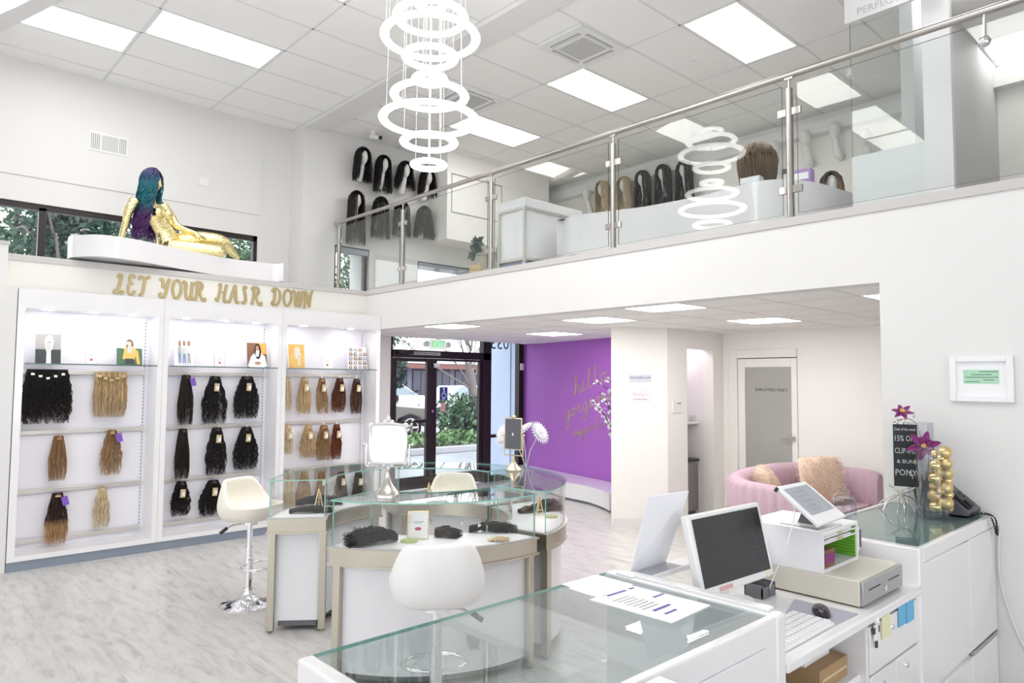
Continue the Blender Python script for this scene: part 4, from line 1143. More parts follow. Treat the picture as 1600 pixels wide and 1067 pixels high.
P_ = 'purple_tag'; K_ = 'kraft'
HB = bundle
HB(0, 0, 75, 577, 662, 52, 66, 'hair_curl', .013, 5, 'wide curly black clip-in hair piece, top left of the left cabinet', n=330, clip=True, clump=20, depth=.07, fray=.3)
HB(0, 0, 174, 581, 652, 42, 46, 'hair_blonde', .004, 3, 'wide straight blonde clip-in hair piece, top right of the left cabinet', n=240, clip=True, clump=16)
HB(0, 1, 92, 681, 751, 14, 24, 'hair_caramel', .002, 2, 'straight caramel hair bundle, middle left of the left cabinet', n=90)
HB(0, 1, 175, 672, 742, 14, 30, 'hair_honey', .008, 4, 'wavy honey blonde bundle with purple tag, middle right of the left cabinet', P_)
HB(0, 2, 90, 770, 850, 16, 30, 'hair_ombre', .004, 3, 'brown to blonde ombre bundle, bottom left of the left cabinet', P_, n=110)
HB(0, 2, 160, 760, 826, 10, 22, 'hair_platinum', .006, 3, 'pale platinum bundle, bottom right of the left cabinet', n=80)
HB(1, 0, 291, 586, 664, 14, 22, 'hair_dark', .002, 2, 'straight black bundle with purple tag, first in the top row of the middle cabinet', P_, n=120)
HB(1, 0, 336, 588, 662, 16, 36, 'hair_black', .011, 3.5, 'wavy black bundle with kraft tag, second in the top row of the middle cabinet', K_, n=150)
HB(1, 0, 386, 588, 654, 18, 36, 'hair_black', .009, 6, 'curly black bundle with kraft tag, third in the top row of the middle cabinet', K_, n=170)
HB(1, 1, 286, 670, 748, 13, 21, 'hair_dark', .002, 2, 'straight dark bundle without tag, first in the second row of the middle cabinet', n=120)
HB(1, 1, 339, 668, 742, 15, 30, 'hair_black', .010, 3.5, 'wavy black bundle with kraft tag, second in the second row of the middle cabinet', K_, n=150)
HB(1, 1, 385, 667, 734, 15, 36, 'hair_black', .008, 6, 'curly black bundle with kraft tag, third in the second row of the middle cabinet', K_, n=170)
HB(1, 2, 283, 752, 806, 14, 27, 'hair_curl', .010, 4, 'short curly black bundle with kraft tag, bottom left of the middle cabinet', K_, n=140)
HB(1, 2, 333, 750, 805, 16, 38, 'hair_black', .009, 7, 'bushy curly black bundle behind the white stool, bottom of the middle cabinet', K_, n=200)
HB(2, 0, 450, 590, 642, 7, 13, 'hair_platinum', .002, 2, 'pale platinum bundle half hidden by the divider, top row of the right cabinet', n=70)
HB(2, 0, 476, 590, 647, 10, 20, 'hair_blonde', .002, 2, 'straight golden blonde bundle, second in the top row of the right cabinet', K_, n=90)
HB(2, 0, 503, 591, 647, 9, 17, 'hair_honey', .003, 2, 'straight light brown bundle, third in the top row of the right cabinet', K_, n=90, bend=.02)
HB(2, 0, 531, 591, 645, 10, 21, 'hair_auburn', .003, 2, 'auburn bundle, fourth in the top row of the right cabinet', K_, n=100, bend=-.02)
HB(2, 0, 557, 592, 647, 10, 17, 'hair_brown', .002, 2, 'dark brown bundle, last in the top row of the right cabinet', K_, n=90)
HB(2, 1, 450, 664, 710, 8, 17, 'hair_platinum', .006, 4, 'pale platinum wavy bundle by the divider, second row of the right cabinet', K_, n=80)
HB(2, 1, 482, 664, 715, 9, 23, 'hair_blonde', .008, 4, 'wavy golden blonde bundle, second in the second row of the right cabinet', K_, n=110)
HB(2, 1, 506, 664, 719, 11, 22, 'hair_caramel', .008, 4, 'wavy light brown bundle, third in the second row of the right cabinet', K_, n=110)
HB(2, 1, 526, 663, 718, 10, 16, 'hair_red', .006, 4, 'wavy dark red bundle, last in the second row of the right cabinet', K_, n=90)
for px, w1, m, lab, kk in ((453, 14, 'hair_platinum', 'platinum', None), (476, 22, 'hair_honey', 'honey blonde', None), (503, 18, 'hair_caramel', 'light brown', K_), (533, 20, 'hair_brown', 'brown', K_), (560, 18, 'hair_dark', 'dark brown', K_)):
    HB(2, 2, px, 737, 800, 10, w1, m, .005, 4, lab+' bundle seen through the glass case, third row of the right cabinet', kk, n=90)

# pictures standing on the glass shelves: flat prints on card easels
def picture(px0, py0, px1, py1, label, shapes, base='paper', Y=7.66, name='picture', cat='picture', backm='paper', tilt=8):
    a = at(px0, (py0+py1)/2, 'Y', Y); b = at((px0+px1)/2, py1, 'Y', Y); c = at(px1, (py0+py1)/2, 'Y', Y); d = at((px0+px1)/2, py0, 'Y', Y)
    w_, h_ = c.x-a.x, d.z-b.z
    t = thing(name, label, cat, ((a.x+c.x)/2, Y, 1.8352))
    t.matrix_basis = Matrix.Translation(((a.x+c.x)/2, Y, 1.8352))
    T = Matrix.Rotation(R_(-tilt), 4, 'X')
    build(MB().box(-w_/2, 0, 0, w_/2, .004, h_, 0, T), 'print', base, t, local=True)
    mats = []; mb = MB()
    for k, (m, poly) in enumerate(shapes):
        if m not in mats: mats.append(m)
        y = -.001-.0008*k
        pv = [((x-.5)*w_, y, z*h_) for x, z in poly]
        mb.add(pv, [tuple(range(len(pv)))], mats.index(m), T)
    if shapes: build(mb, 'image', mats, t, local=True)
    build(MB().box(-.02, .0, 0, .02, .004, h_*.7, 0, Matrix.Translation((0, .035, 0)) @ Matrix.Rotation(R_(10), 4, 'X')), 'easel_leg', 'paper', t, local=True)
    return t
def blob(cx, cy_, rx, ry, n=14, a0=0, a1=2*pi): return [(cx+rx*cos(a), cy_+ry*sin(a)) for a in np.linspace(a0, a1, n, endpoint=a1-a0 < 6.2)]
REC = lambda x0, y0, x1, y1: [(x0, y0), (x1, y0), (x1, y1), (x0, y1)]
picture(56, 516, 96, 563, 'grey photo print with a pale figure, left on the left cabinet shelf', [('print_grey', REC(0, 0, 1, 1)), ('print_dark', REC(0, 0, 1, .48)), ('paper', [(.42, 0), (.62, 0), (.6, .5), (.44, .5)]), ('paper', blob(.52, .85, .10, .12)), ('paper', [(.40, .45), (.5, .45), (.42, .92), (.34, .75)]), ('paper', [(.56, .45), (.64, .45), (.72, .75), (.64, .95)])])
FACE = [('skin_light', blob(.5, .78, .07, .09))]
picture(183, 524, 223, 567, 'photo print of a woman in a yellow jumper, left cabinet shelf', [('print_sky', REC(.05, .5, 1, 1)), ('print_green', REC(0, 0, 1, .62)), ('paper', REC(.0, .62, .3, .95)), ('print_brown', blob(.5, .76, .16, .2)), ('print_yellow', [(.22, .22), (.3, .60), (.45, .68), (.66, .66), (.84, .5), (.92, .05), (.8, .02), (.72, .36), (.7, .2)]), ('print_dark', [(.32, .04), (.7, .04), (.66, .24), (.34, .24)]), ('skin_light', [(.22, .6), (.3, .58), (.46, .84), (.4, .88)])]+FACE)
fig = lambda x, c1, c2: [(c2, [(x-.06, .12), (x, .10), (x+.02, .5), (x-.08, .5)]), (c2, [(x+.03, .12), (x+.09, .12), (x+.06, .5), (x, .5)]), (c1, [(x-.09, .48), (x+.09, .48), (x+.08, .76), (x-.08, .76)]), ('print_brown', blob(x, .84, .07, .10)), ('skin', blob(x+.01, .84, .035, .05))]
picture(273, 528, 304, 571, 'white print with three standing women, middle cabinet shelf', fig(.28, 'print_grey', 'print_blue')+fig(.5, 'paper', 'print_blue')+fig(.73, 'print_sky', 'print_grey'), 'satin_white')
picture(387, 535, 418, 574, 'photo print of a long haired woman in white, middle cabinet shelf', [('print_brown', REC(0, 0, 1, 1)), ('print_orange', REC(.5, .55, 1, 1)), ('paper', [(.02, .05), (.2, .45), (.42, .62), (.68, .62), (.9, .45), (1, .05), (.8, .0), (.2, 0)]), ('hair_dark', blob(.54, .66, .17, .32)), ('skin', blob(.52, .78, .085, .12)), ('skin', [(.45, .62), (.58, .62), (.52, .42)]), ('skin', blob(.52, .18, .16, .06))])
picture(451, 537, 478, 576, 'photo print of a face with orange hair, right cabinet shelf', [('print_orange', REC(.04, .02, .96, .98)), ('print_yellow', blob(.5, .35, .46, .33)), ('skin_light', blob(.54, .62, .20, .26)), ('print_red', blob(.58, .48, .06, .025)), ('skin_light', [(.5, .1), (.72, .1), (.7, .45), (.62, .45)]), ('ink', blob(.46, .68, .05, .012)), ('ink', blob(.64, .67, .04, .012))])
sh = []
for r in range(5):
    for c in range(4):
        cx_, cy2 = .14+.24*c, .1+.19*r
        if r == 4 and c == 3: continue
        sh += [(('print_brown', 'print_dark', 'print_blue')[(r+c) % 3], [(cx_-.09, cy2-.07), (cx_+.09, cy2-.07), (cx_+.06, cy2+.06), (cx_-.06, cy2+.06)]), ('skin_light', blob(cx_, cy2+.0, .04, .045, 8))]
picture(544, 544, 574, 580, 'white sheet with rows of tiny portraits, right cabinet shelf', sh)
for px0, py0, px1, py1, lab in ((134, 546, 152, 568, 'left'), (335, 556, 352, 575, 'middle'), (504, 561, 519, 579, 'right')):
    picture(px0, py0, px1, py1, 'small framed card between the prints on the shelf of the '+lab+' cabinet', [('rail_metal', REC(0, 0, 1, 1)), ('paper', REC(.07, .05, .93, .95)), ('ink_grey', REC(.25, .66, .75, .69)), ('ink_grey', REC(.3, .56, .7, .58)), ('ink_red', blob(.5, .34, .12, .09))], name='small_card', cat='card')
# ------------------------------------------------------------------ round island of four curved glass cases
IC = (2.87, 4.0); RO, RI = .985, .60
ZBB, ZBT, ZGT = .66, .765, 1.022
def pol(c, r, a): return (c[0]+r*cos(R_(a)), c[1]+r*sin(R_(a)))
def arc_pane(mb, c, r, a0, a1, z0, z1, n=20, th=.006):
    for s, rr in ((1, r-th/2), (-1, r+th/2)):
        pass
    A = np.linspace(a0, a1, n+1); v = []
    for a in A:
        p, q = pol(c, r-th/2, a), pol(c, r+th/2, a)
        v += [(*p, z0), (*p, z1), (*q, z1), (*q, z0)]
    k = len(mb.v); mb.v += v
    for i in range(n):
        o, q = k+4*i, k+4*i+4
        for f, m in (((o, o+1, q+1, q), 0), ((o+2, o+3, q+3, q+2), 0), ((o+1, o+2, q+2, q+1), 1), ((o, q, q+3, o+3), 1)): mb.f.append(f); mb.m.append(m)
    for f in ((k, k+3, k+2, k+1), tuple(k+4*n+j for j in range(4))): mb.f.append(f); mb.m.append(1)
def flat_pane(mb, p, q, z0, z1, th=.006):
    d = Vector((q[0]-p[0], q[1]-p[1], 0)).normalized(); n = Vector((-d.y, d.x, 0))*th/2
    a, b = Vector((*p, 0)), Vector((*q, 0))
    V = [a-n, b-n, b+n, a+n]; k = len(mb.v)
    mb.v += [(v.x, v.y, z0) for v in V]+[(v.x, v.y, z1) for v in V]
    for f, m in (((0, 1, 5, 4), 0), ((2, 3, 7, 6), 0), ((1, 2, 6, 5), 1), ((3, 0, 4, 7), 1), ((4, 5, 6, 7), 1), ((0, 3, 2, 1), 1)): mb.f.append(tuple(i+k for i in f)); mb.m.append(m)

def case(name, label, c, a0, a1):
    t = thing('display_case', label, 'display case', (*c, 0), 0, None)
    n = 28
    g = R_(1)
    build(MB().arc(c, RI+.03, RO-.035, a0+3.5, a1-3.5, .07, ZBB, n), 'body', 'satin_white', t, smooth=True)
    build(MB().arc(c, RI+.06, RO-.07, a0+4.5, a1-4.5, .03, .07, n), 'toe', 'kick_dark', t, smooth=True)
    for aa, s in ((a0, 1), (a1, -1)):
        for r in (RI+.022, RO-.026):
            p = pol(c, r, aa+s*2.6/(r))
            M = Matrix.Translation((*p, 0)) @ Matrix.Rotation(R_(aa), 4, 'Z')
            build(MB().box(-.024, -.024, .012, .024, .024, ZBB, 0, M).lathe([(.013, 0), (.013, .012)], (0, 0, 0), 10, T=M), 'leg', 'champagne', t, bevel=.003)
    bd = MB().arc(c, RI, RO, a0, a1, ZBB+.012, ZBT-.014, n).arc(c, RI-.010, RO+.010, a0-.6, a1+.6, ZBB, ZBB+.012, n).arc(c, RI-.010, RO+.010, a0-.6, a1+.6, ZBT-.014, ZBT-.004, n)
    build(bd, 'band', 'champagne', t, smooth=True)
    build(MB().arc(c, RI+.004, RO-.004, a0+.3, a1-.3, ZBT-.004, ZBT, n), 'deck', 'satin_white', t, smooth=True)
    am = (a0+a1)/2
    for k, da in enumerate((-12, 12)):
        p = pol(c, RI+.031, am+da)
        build(MB().cyl((*p, .60), (*pol(c, RI+.022, am+da), .60), .012, 12), 'lock', 'chrome', t, smooth=True)
    def gp(fn, nm):
        mb = MB(); fn(mb); return build(mb, nm, ['glass_case', 'glass_edge'], t)
    gp(lambda m: arc_pane(m, c, RO-.012, a0+.5, a1-.5, ZBT, ZGT-.008), 'outer_pane')
    gp(lambda m: arc_pane(m, c, RI+.012, a0+.8, a1-.8, ZBT, ZGT-.008), 'inner_pane')
    for aa, s in ((a0, 1), (a1, -1)): gp(lambda m: flat_pane(m, pol(c, RI+.016, aa+s*1.0), pol(c, RO-.016, aa+s*.65), ZBT, ZGT-.008), 'end_pane')
    build(MB().arc(c, RI, RO, a0, a1, ZGT-.008, ZGT, n, 0, 1), 'glass_top', ['glass_case', 'glass_edge'], t)
    return t
case('f', 'front curved glass case of the round island, behind the nearest white stool', IC, 202, 278)
case('r', 'right curved glass case of the round island, towards the purple wall', IC, 284, 357)
case('b', 'back curved glass case of the round island, towards the entrance door', IC, 2, 74)
case('l', 'left curved glass case of the round island, beside the stool near the cabinets', (IC[0]-.04, IC[1]+.05), 80, 145.5)

# things lying in the cases
def lying(px, py, rz, L, w0, w1, mat, label, wave=.006, freq=4, n=110, bow=None, seed=0, depth=.055, z=ZBT):
    n = int(n*1.1); wave = wave*1.4
    p = at(px, py, 'Z', z+.01)
    t = thing('hair_bundle', label, 'hair', (p.x, p.y, z+.001), rz)
    hair_hank('hair', mat, L, w0, w1, depth, wave, freq, n=n, parent=t, seed=300+seed, flat=True, rad=.0034)
    if bow: build(MB().box(.055, -w0*.55, .0, .075, w0*.55, depth*.75).box(.105, -w0*.55, .0, .118, w0*.55, depth*.72, 1), 'paper_band', [bow, 'certificate'], t, local=True, bevel=.004)
    return t
lying(618, 842, R_(168), .30, .08, .13, 'hair_curl', 'curly dark hair bundle at the left end of the front case', .014, 4, 200, seed=1, depth=.10)
lying(681, 834, R_(-60), .16, .04, .12, 'hair_dark', 'small straight dark hair bundle spread like a fan in the front case', .001, 2, 130, seed=2)
p = at(692, 829, 'Z', .80); t = thing('hair_bun', 'small rolled dark hair bun in the front case behind the fan of hair', 'hair', (p.x, p.y, ZBT))
P = np.zeros((70, 22, 3)); gg = np.random.default_rng(4)
for q in range(70):
    a = np.linspace(0, 5.2, 22)+gg.uniform(0, 6.28); r = .042+gg.normal(0, .007); P[q, :, 0] = r*np.cos(a); P[q, :, 1] = r*.6*np.sin(a); P[q, :, 2] = .03+.018*np.sin(a*1.3+gg.uniform(0, 6))+gg.uniform(-.008, .008)
tubes_mesh('hair', P, np.full((70, 22), .003), 'hair_dark', parent=t)
lying(733, 829, R_(-42), .30, .05, .055, 'hair_black', 'black ponytail bundle with a paper band at the right of the front case', .008, 4, 130, 'paper', 3, .07)
p = at(653, 843, 'Z', ZBT)
t = thing('price_card', 'white card with red lips in a gold frame standing in the front case', 'card', (p.x, p.y, ZBT), R_(-36))
T = Matrix.Rotation(R_(-8), 4, 'X')
build(MB().box(-.062, 0, 0, .062, .006, .165, 0, T), 'frame', 'gold_frame', t, local=True, bevel=.002)
build(MB().box(-.055, -.001, .007, .055, 0, .158, 0, T), 'card', 'paper', t, local=True)
build(MB().add([(x*.9, -.0025, .062+z) for x, z in blob(0, 0, .022, .010)], [tuple(range(14))], 0, T).box(-.035, -.0022, .100, .035, -.0018, .104, 1, T).box(-.025, -.0022, .092, .02, -.0018, .095, 1, T), 'lips_print', ['ink_red', 'ink_grey'], t, local=True)
build(MB().box(-.055, .03, 0, -.05, .036, .14, 0, Matrix.Rotation(R_(12), 4, 'X')), 'easel_leg', 'gold_frame', t, local=True)
for px, py, w_, lab in ((639, 846, .05, 'small green disc lying in front of the framed card in the front case'), (862, 808, .045, 'small green disc lying at the right end of the right case')):
    p = at(px, py, 'Z', ZBT); t = thing('compact', lab, 'disc', (p.x, p.y, ZBT)); build(MB().lathe([(w_, 0), (w_, .008), (w_*.92, .010)], n=20), 'disc', 'green_disc', t, local=True, smooth=True); build(MB().lathe([(w_*.8, .010), (w_*.8, .0115)], n=20), 'lid', 'plant_green' if 0 else 'green_disc', t, local=True)
p = at(762, 845, 'Z', ZBT); t = thing('swatch', 'loose pale blonde hair swatch below the black ponytail in the front case', 'hair', (p.x, p.y, ZBT), R_(-40))
hair_hank('hair', 'hair_platinum', .13, .02, .10, .02, .003, 3, n=70, parent=t, seed=333, flat=True)
lying(452, 800, R_(-32), .30, .035, .06, 'hair_dark', 'straight dark hair bundle at the front of the left case', .002, 2, 110, seed=5)
lying(462, 788, R_(-28), .34, .06, .10, 'hair_curl', 'bushy dark curly bundle at the back of the left case', .012, 5, 150, seed=6, depth=.08)
lying(812, 800, R_(-10), .30, .05, .09, 'hair_brown', 'brown hair bundle lying in the right case', .008, 3, 120, seed=7)
lying(838, 795, R_(-40), .20, .06, .09, 'hair_dark', 'dark curly hair bundle at the far end of the right case', .012, 4, 110, seed=8, depth=.09)
lying(700, 776, R_(-20), .34, .05, .07, 'hair_dark', 'straight dark hair bundle lying in the back case', .003, 2, 110, seed=9)
def easel(px, py, rz, lab):
    p = at(px, py, 'Z', ZBT); t = thing('easel', lab, 'easel', (p.x, p.y, ZBT), rz)
    for a, b in (((-.03, 0, 0), (.0, .0, .13)), ((.03, 0, 0), (0, 0, .13)), ((0, .05, 0), (0, .0, .13))): build(MB().cyl(a, b, .005, 8), 'leg', 'gold_frame', t, local=True, smooth=True)
    build(MB().box(-.024, -.012, .035, .024, 0, .04), 'ledge', 'gold_frame', t, local=True)
easel(498, 792, R_(-30), 'tiny gold easel in the left case'); easel(843, 805, R_(-30), 'tiny gold easel in the right case'); easel(670, 780, R_(-20), 'tiny gold easel in the back case')

# swing mirrors on the glass tops
def bell(): return [(.072, 0), (.074, .012), (.068, .03), (.05, .05), (.032, .075), (.02, .10), (.013, .13), (.011, .16), (.016, .17), (.006, .185)]
p = at(605, 777, 'Z', ZGT)
t = thing('table_mirror', 'ornate silver swing mirror on a bell shaped foot on the front glass case', 'mirror', (p.x, p.y, ZGT), R_(-40))
build(MB().lathe(bell(), n=24), 'foot', 'silver', t, local=True, smooth=True)
build(MB().tube([(-.125, 0, .31), (-.125, 0, .185), (-.12, 0, .18), (.12, 0, .18), (.125, 0, .185), (.125, 0, .31)], .006, 8).ball((-.14, 0, .305), .010, 10).ball((.14, 0, .305), .010, 10), 'bracket', 'silver', t, local=True, smooth=True)
T = Matrix.Translation((0, 0, .305)) @ Matrix.Rotation(R_(-1.5), 4, 'X')
fr = MB().tube([(x, 0, z) for x, z in ((-.10, -.105), (-.104, 0), (-.10, .11), (0, .122), (.10, .11), (.104, 0), (.10, -.105), (0, -.112))], .011, 8, True)
for x, z in ((-.1, .11), (.1, .11), (-.1, -.105), (.1, -.105)): fr.ball((x, 0, z), .018, 10, sc=(1, .6, 1))
for s, z0 in ((1, .128), (-1, -.118)):
    for x in (-.02, .02): fr.ball((x, 0, z0), .016, 10, sc=(1, .6, 1))
    fr.ball((0, 0, z0+s*.02), .017, 10, sc=(.8, .6, 1.2))
fr.v = [tuple(T @ Vector(q)) for q in fr.v]
build(fr, 'frame', 'white_silver', t, local=True, smooth=True)
build(MB().box(-.098, -.004, -.105, .098, .004, .11, 0, T), 'mirror_glass', 'mirror', t, local=True)
p = at(802, 735, 'Z', ZGT)
t = thing('table_mirror', 'small gold framed swing mirror with dark back on the right glass case', 'mirror', (p.x, p.y, ZGT), R_(-80))
build(MB().lathe([(.062, 0), (.064, .01), (.045, .03), (.022, .055), (.012, .08), (.010, .11)], n=22), 'foot', 'gold_pale', t, local=True, smooth=True)
build(MB().tube([(-.09, 0, .27), (-.09, 0, .115), (.09, 0, .115), (.09, 0, .27)], .006, 8).ball((-.098, 0, .27), .009, 8).ball((.098, 0, .27), .009, 8), 'bracket', 'gold_pale', t, local=True, smooth=True)
build(MB().box(-.082, -.006, .155, .082, .006, .40).ball((0, 0, .405), .018, 10), 'frame', 'gold_pale', t, local=True, bevel=.004)
build(MB().box(-.074, -.0085, .163, .074, -.006, .392), 'back_plate', 'grey_plastic', t, local=True)
build(MB().add([(x, -.0095, .275+z) for x, z in blob(0, 0, .009, .012)], [tuple(range(14))], 0), 'emblem', 'paper', t, local=True)

# white column with daisies behind the right case
def daisy(t, c, nrm, r=.085, mat='petal_white', n=22, cone=.35, hm='petal_white'):
    nv = Vector(nrm).normalized(); x = nv.orthogonal().normalized(); y = nv.cross(x)
    for ring_, rr in ((0, 1.), (1, .72), (2, .45)):
        mb = MB()
        for k in range(n):
            a = 2*pi*(k+.5*ring_)/n; d = cos(a)*x+sin(a)*y; e = -sin(a)*x+cos(a)*y
            R = r*rr; c0 = Vector(c)+nv*.004*ring_
            lift = .25+.3*ring_
            mb.add([c0+d*R*.1, c0+d*R*.6+e*R*.13+nv*R*lift*.35, c0+d*R+nv*R*lift*.2, c0+d*R*.6-e*R*.13+nv*R*lift*.35], [(0, 1, 2, 3)])
        build(mb, 'petals', mat, t, solid=.0015)
    build(MB().ball(tuple(Vector(c)+nv*.012), r*.18, 10), 'centre', hm, t, smooth=True)
v0 = at(822, 745, 'Z', ZGT-.02)
t = thing('vase', 'slim glass vase of white daisies standing behind the right glass case', 'vase', (v0.x*1.1, v0.y*1.1, 0))
vx, vy = v0.x*1.1, v0.y*1.1
D_ = hypot(vx, vy)
def vpt(px, py): return sight(px, py, D_)
tag(build(MB().lathe([(.085, 0), (.085, .02), (.05, .04), (.05, vpt(822, 735).z-.06), (.062, vpt(822, 735).z-.04), (.062, vpt(822, 735).z)], (vx, vy, 0), 24), 'pedestal', 'white_plastic', smooth=True), 'slim white pedestal under the daisy vase behind the right glass case', 'pedestal')
zv = vpt(822, 735).z
t.location = (vx, vy, zv); t.matrix_basis = Matrix.Translation((vx, vy, zv))
build(MB().lathe([(.02, 0), (.022, .01), (.020, .06), (.026, .11), (.024, .11), (.018, .06), (.018, .012)], (vx, vy, zv), 18), 'glass_vase', 'acrylic', t, smooth=True)
for k, (px, py, nrm) in enumerate(((843, 676, (.1, -.9, .5)), (817, 672, (-.5, .2, .7)), (787, 680, (-.9, .1, .3)))):
    c = vpt(px, py); daisy(t, c, nrm, .105)
    build(MB().tube([(vx, vy, zv+.02), (vx+(c.x-vx)*.3, vy+(c.y-vy)*.3, zv+.16), tuple(c)], .003, 6), 'stem', 'petal_white', t, smooth=True)

# ------------------------------------------------------------------ bar stools
def stool(loc, rz, label, zs, mat):
    """bucket bar stool: local -y is the front of the seat, zs = underside of the seat"""
    t = thing('bar_stool', label, 'stool', loc, rz, 'white bucket bar stools')
    n = 40; rows = []
    for j in range(n):
        th = 2*pi*j/n                                     # 90 deg = back
        b = abs(((th-pi/2+pi) % (2*pi))-pi)               # 0 at the back
        x, y = cos(th), sin(th)
        sq = 1/((abs(x)**2.8+abs(y)**2.8)**(1/2.8)); x, y = x*sq, y*sq
        e = max(0, min(1, (b-.78)/.95)); e = e*e*(3-2*e)
        ht = .315*(1-e)+.125*e
        k = (ht-.125)/.19
        prof = [(.02, 0), (.14, .0), (.195, .022), (.222, .07), (.228, .125)]
        top = .228-.036*k
        prof += [(.226-.014*k, .125+(ht-.125)*.5), (top, ht-.012), (top-.012, ht), (top-.034, ht-.012), (.178+.004*k, .125+(ht-.125)*.5), (.165, .128), (.13, .118), (.02, .115)]
        rows.append([(r*x*1.02, r*y*.92, zs+z) for r, z in prof])
    m = len(rows[0]); mb = MB()
    mb.add([p for r in rows for p in r], [(j*m+i, ((j+1) % n)*m+i, ((j+1) % n)*m+i+1, j*m+i+1) for j in range(n) for i in range(m-1)]+[tuple(j*m for j in range(n))[::-1], tuple(j*m+m-1 for j in range(n))])
    build(mb, 'seat', mat, t, smooth=True, local=True, sub=1, angle=80)
    build(MB().lathe([(.20, 0), (.20, .006), (.17, .012), (.09, .032), (.05, .058), (.036, .085), (.034, .12)], n=32), 'base', 'chrome', t, smooth=True, local=True)
    build(MB().cyl((0, 0, .11), (0, 0, max(.34, zs-.20)), .028, 20), 'column', 'chrome', t, smooth=True, local=True)
    build(MB().cyl((0, 0, max(.34, zs-.20)), (0, 0, zs-.02), .0215, 20).cyl((0, 0, zs-.03), (0, 0, zs), .07, 20), 'piston', 'chrome', t, smooth=True, local=True)
    zf = .30
    build(MB().tube(spline([(.03, .0, zf), (.12, -.03, zf), (.16, -.12, zf), (.10, -.20, zf), (0, -.225, zf), (-.10, -.20, zf), (-.16, -.12, zf), (-.12, -.03, zf), (-.03, 0, zf)], 5), .009, 10).cyl((0, 0, zf-.025), (0, 0, zf+.025), .032, 16), 'foot_ring', 'chrome', t, smooth=True, local=True)
    lv = build(MB().tube([(-.04, .02, zs-.015), (-.13, .06, zs-.022), (-.19, .08, zs-.05)], .006, 8), 'lever', 'chrome', t, smooth=True, local=True)
    build(MB().cyl((-.165, .07, zs-.035), (-.215, .088, zs-.066), .013, 10), 'grip', 'black_plastic', lv, smooth=True, local=True)
    return t
s0 = stool((2.075, 2.775, 0), atan2(4.0-2.775, 2.87-2.075)+pi/2, 'white bucket bar stool seen from behind, nearest, in front of the front glass case', .625, 'leather_white')
s1 = stool((2.19, 5.31, 0), atan2(4.0-5.31, 2.87-2.19)+pi/2, 'cream bucket bar stool with chrome foot between the cabinets and the left glass case', .63, 'leather_cream')
s2 = stool((3.98, 5.10, 0), atan2(4.0-5.10, 2.87-3.98)+pi/2, 'cream bucket bar stool behind the back glass case, seen through the glass', .53, 'leather_cream')
# ------------------------------------------------------------------ front counter: showcase, desk, high counter
CT = .975
t = thing('showcase_counter', 'white counter showcase with a clear glass top, front left of the picture bottom', 'counter', (1.5, 1.4, 0))
for xa, xb in ((.853, .900), (2.105, 2.165)): build(MB().box(xa, 1.06, 0, xb, 1.745, CT), 'end_panel', 'gloss_white', t, bevel=.008)
build(MB().box(.900, 1.06, 0, 2.105, 1.093, CT), 'rear_panel', 'gloss_white', t, bevel=.006)
build(MB().box(1.0, 1.052, .12, 2.03, 1.06, .90), 'sliding_door', 'gloss_white', t, bevel=.003)
build(MB().box(.900, 1.093, 0, 2.105, 1.745, .36), 'plinth', 'gloss_white', t)
build(MB().box(2.11, 1.62, CT, 2.16, 1.70, CT+.006).box(2.125, 1.10, CT, 2.165, 1.66, CT+.010), 'edge_strip', 'gloss_white', t, bevel=.002)
g = MB().box(.905, 1.737, .36, 2.10, 1.743, CT-.010); build(g, 'front_pane', 'glass_case', t)
g = MB().quad((.898, 1.090, CT-.002), (2.107, 1.090, CT-.002), (2.107, 1.745, CT-.002), (.898, 1.745, CT-.002)).quad((.898, 1.090, CT-.012), (.898, 1.745, CT-.012), (2.107, 1.745, CT-.012), (2.107, 1.090, CT-.012))
g.quad((.898, 1.745, CT-.012), (.898, 1.745, CT-.002), (2.107, 1.745, CT-.002), (2.107, 1.745, CT-.012), 1).quad((.898, 1.090, CT-.012), (2.107, 1.090, CT-.012), (2.107, 1.090, CT-.002), (.898, 1.090, CT-.002), 1)
build(g, 'glass_top', ['glass_top', 'glass_edge'], t)
sh_ = MB().box(.905, 1.25, .655, 2.10, 1.72, .661); build(sh_, 'inner_shelf', 'glass_case', t)

t = thing('desk_counter', 'low white cashier desk with drawers between the two counters', 'counter', (2.8, 1.4, 0))
build(MB().box(2.167, 1.055, .785, 3.43, 1.60, .82), 'desk_top', 'gloss_white', t, bevel=.006)
build(MB().box(2.167, 1.60, 0, 3.43, 1.68, .80), 'front_wall', 'gloss_white', t)
build(MB().box(2.167, 1.655, .80, 3.43, 1.663, .955), 'screen_pane', 'glass_case', t)
build(MB().box(2.167, 1.595, .955, 3.43, 1.68, CT), 'screen_rail', 'gloss_white', t, bevel=.004)
build(MB().box(2.167, 1.10, .560, 2.85, 1.58, .59).box(2.167, 1.50, 0, 3.43, 1.60, .785), 'shelf', 'satin_white', t)
for xa in (2.835, 3.405): build(MB().box(xa, 1.075, 0, xa+.025, 1.58, .785), 'side_panel', 'gloss_white', t)
for z0, z1, lk in ((.585, .765, 1), (.30, .575, 1), (.04, .29, 0)):
    n_ = 1 if z0 > .5 else 2
    for q in range(n_):
        xa = 2.865+q*.27; xb = 2.865+.536/n_*(q+1)
        d = build(MB().box(xa, 1.07, z0, xb, 1.09, z1), 'drawer', 'gloss_white', t, bevel=.003)
        if lk: build(MB().cyl((xa+(xb-xa)*.45, 1.07, z1-.05), (xa+(xb-xa)*.45, 1.064, z1-.05), .011, 14), 'lock', 'chrome', d)
build(MB().box(2.87, 1.09, .03, 3.40, 1.5, .77), 'carcass', 'satin_white', t)
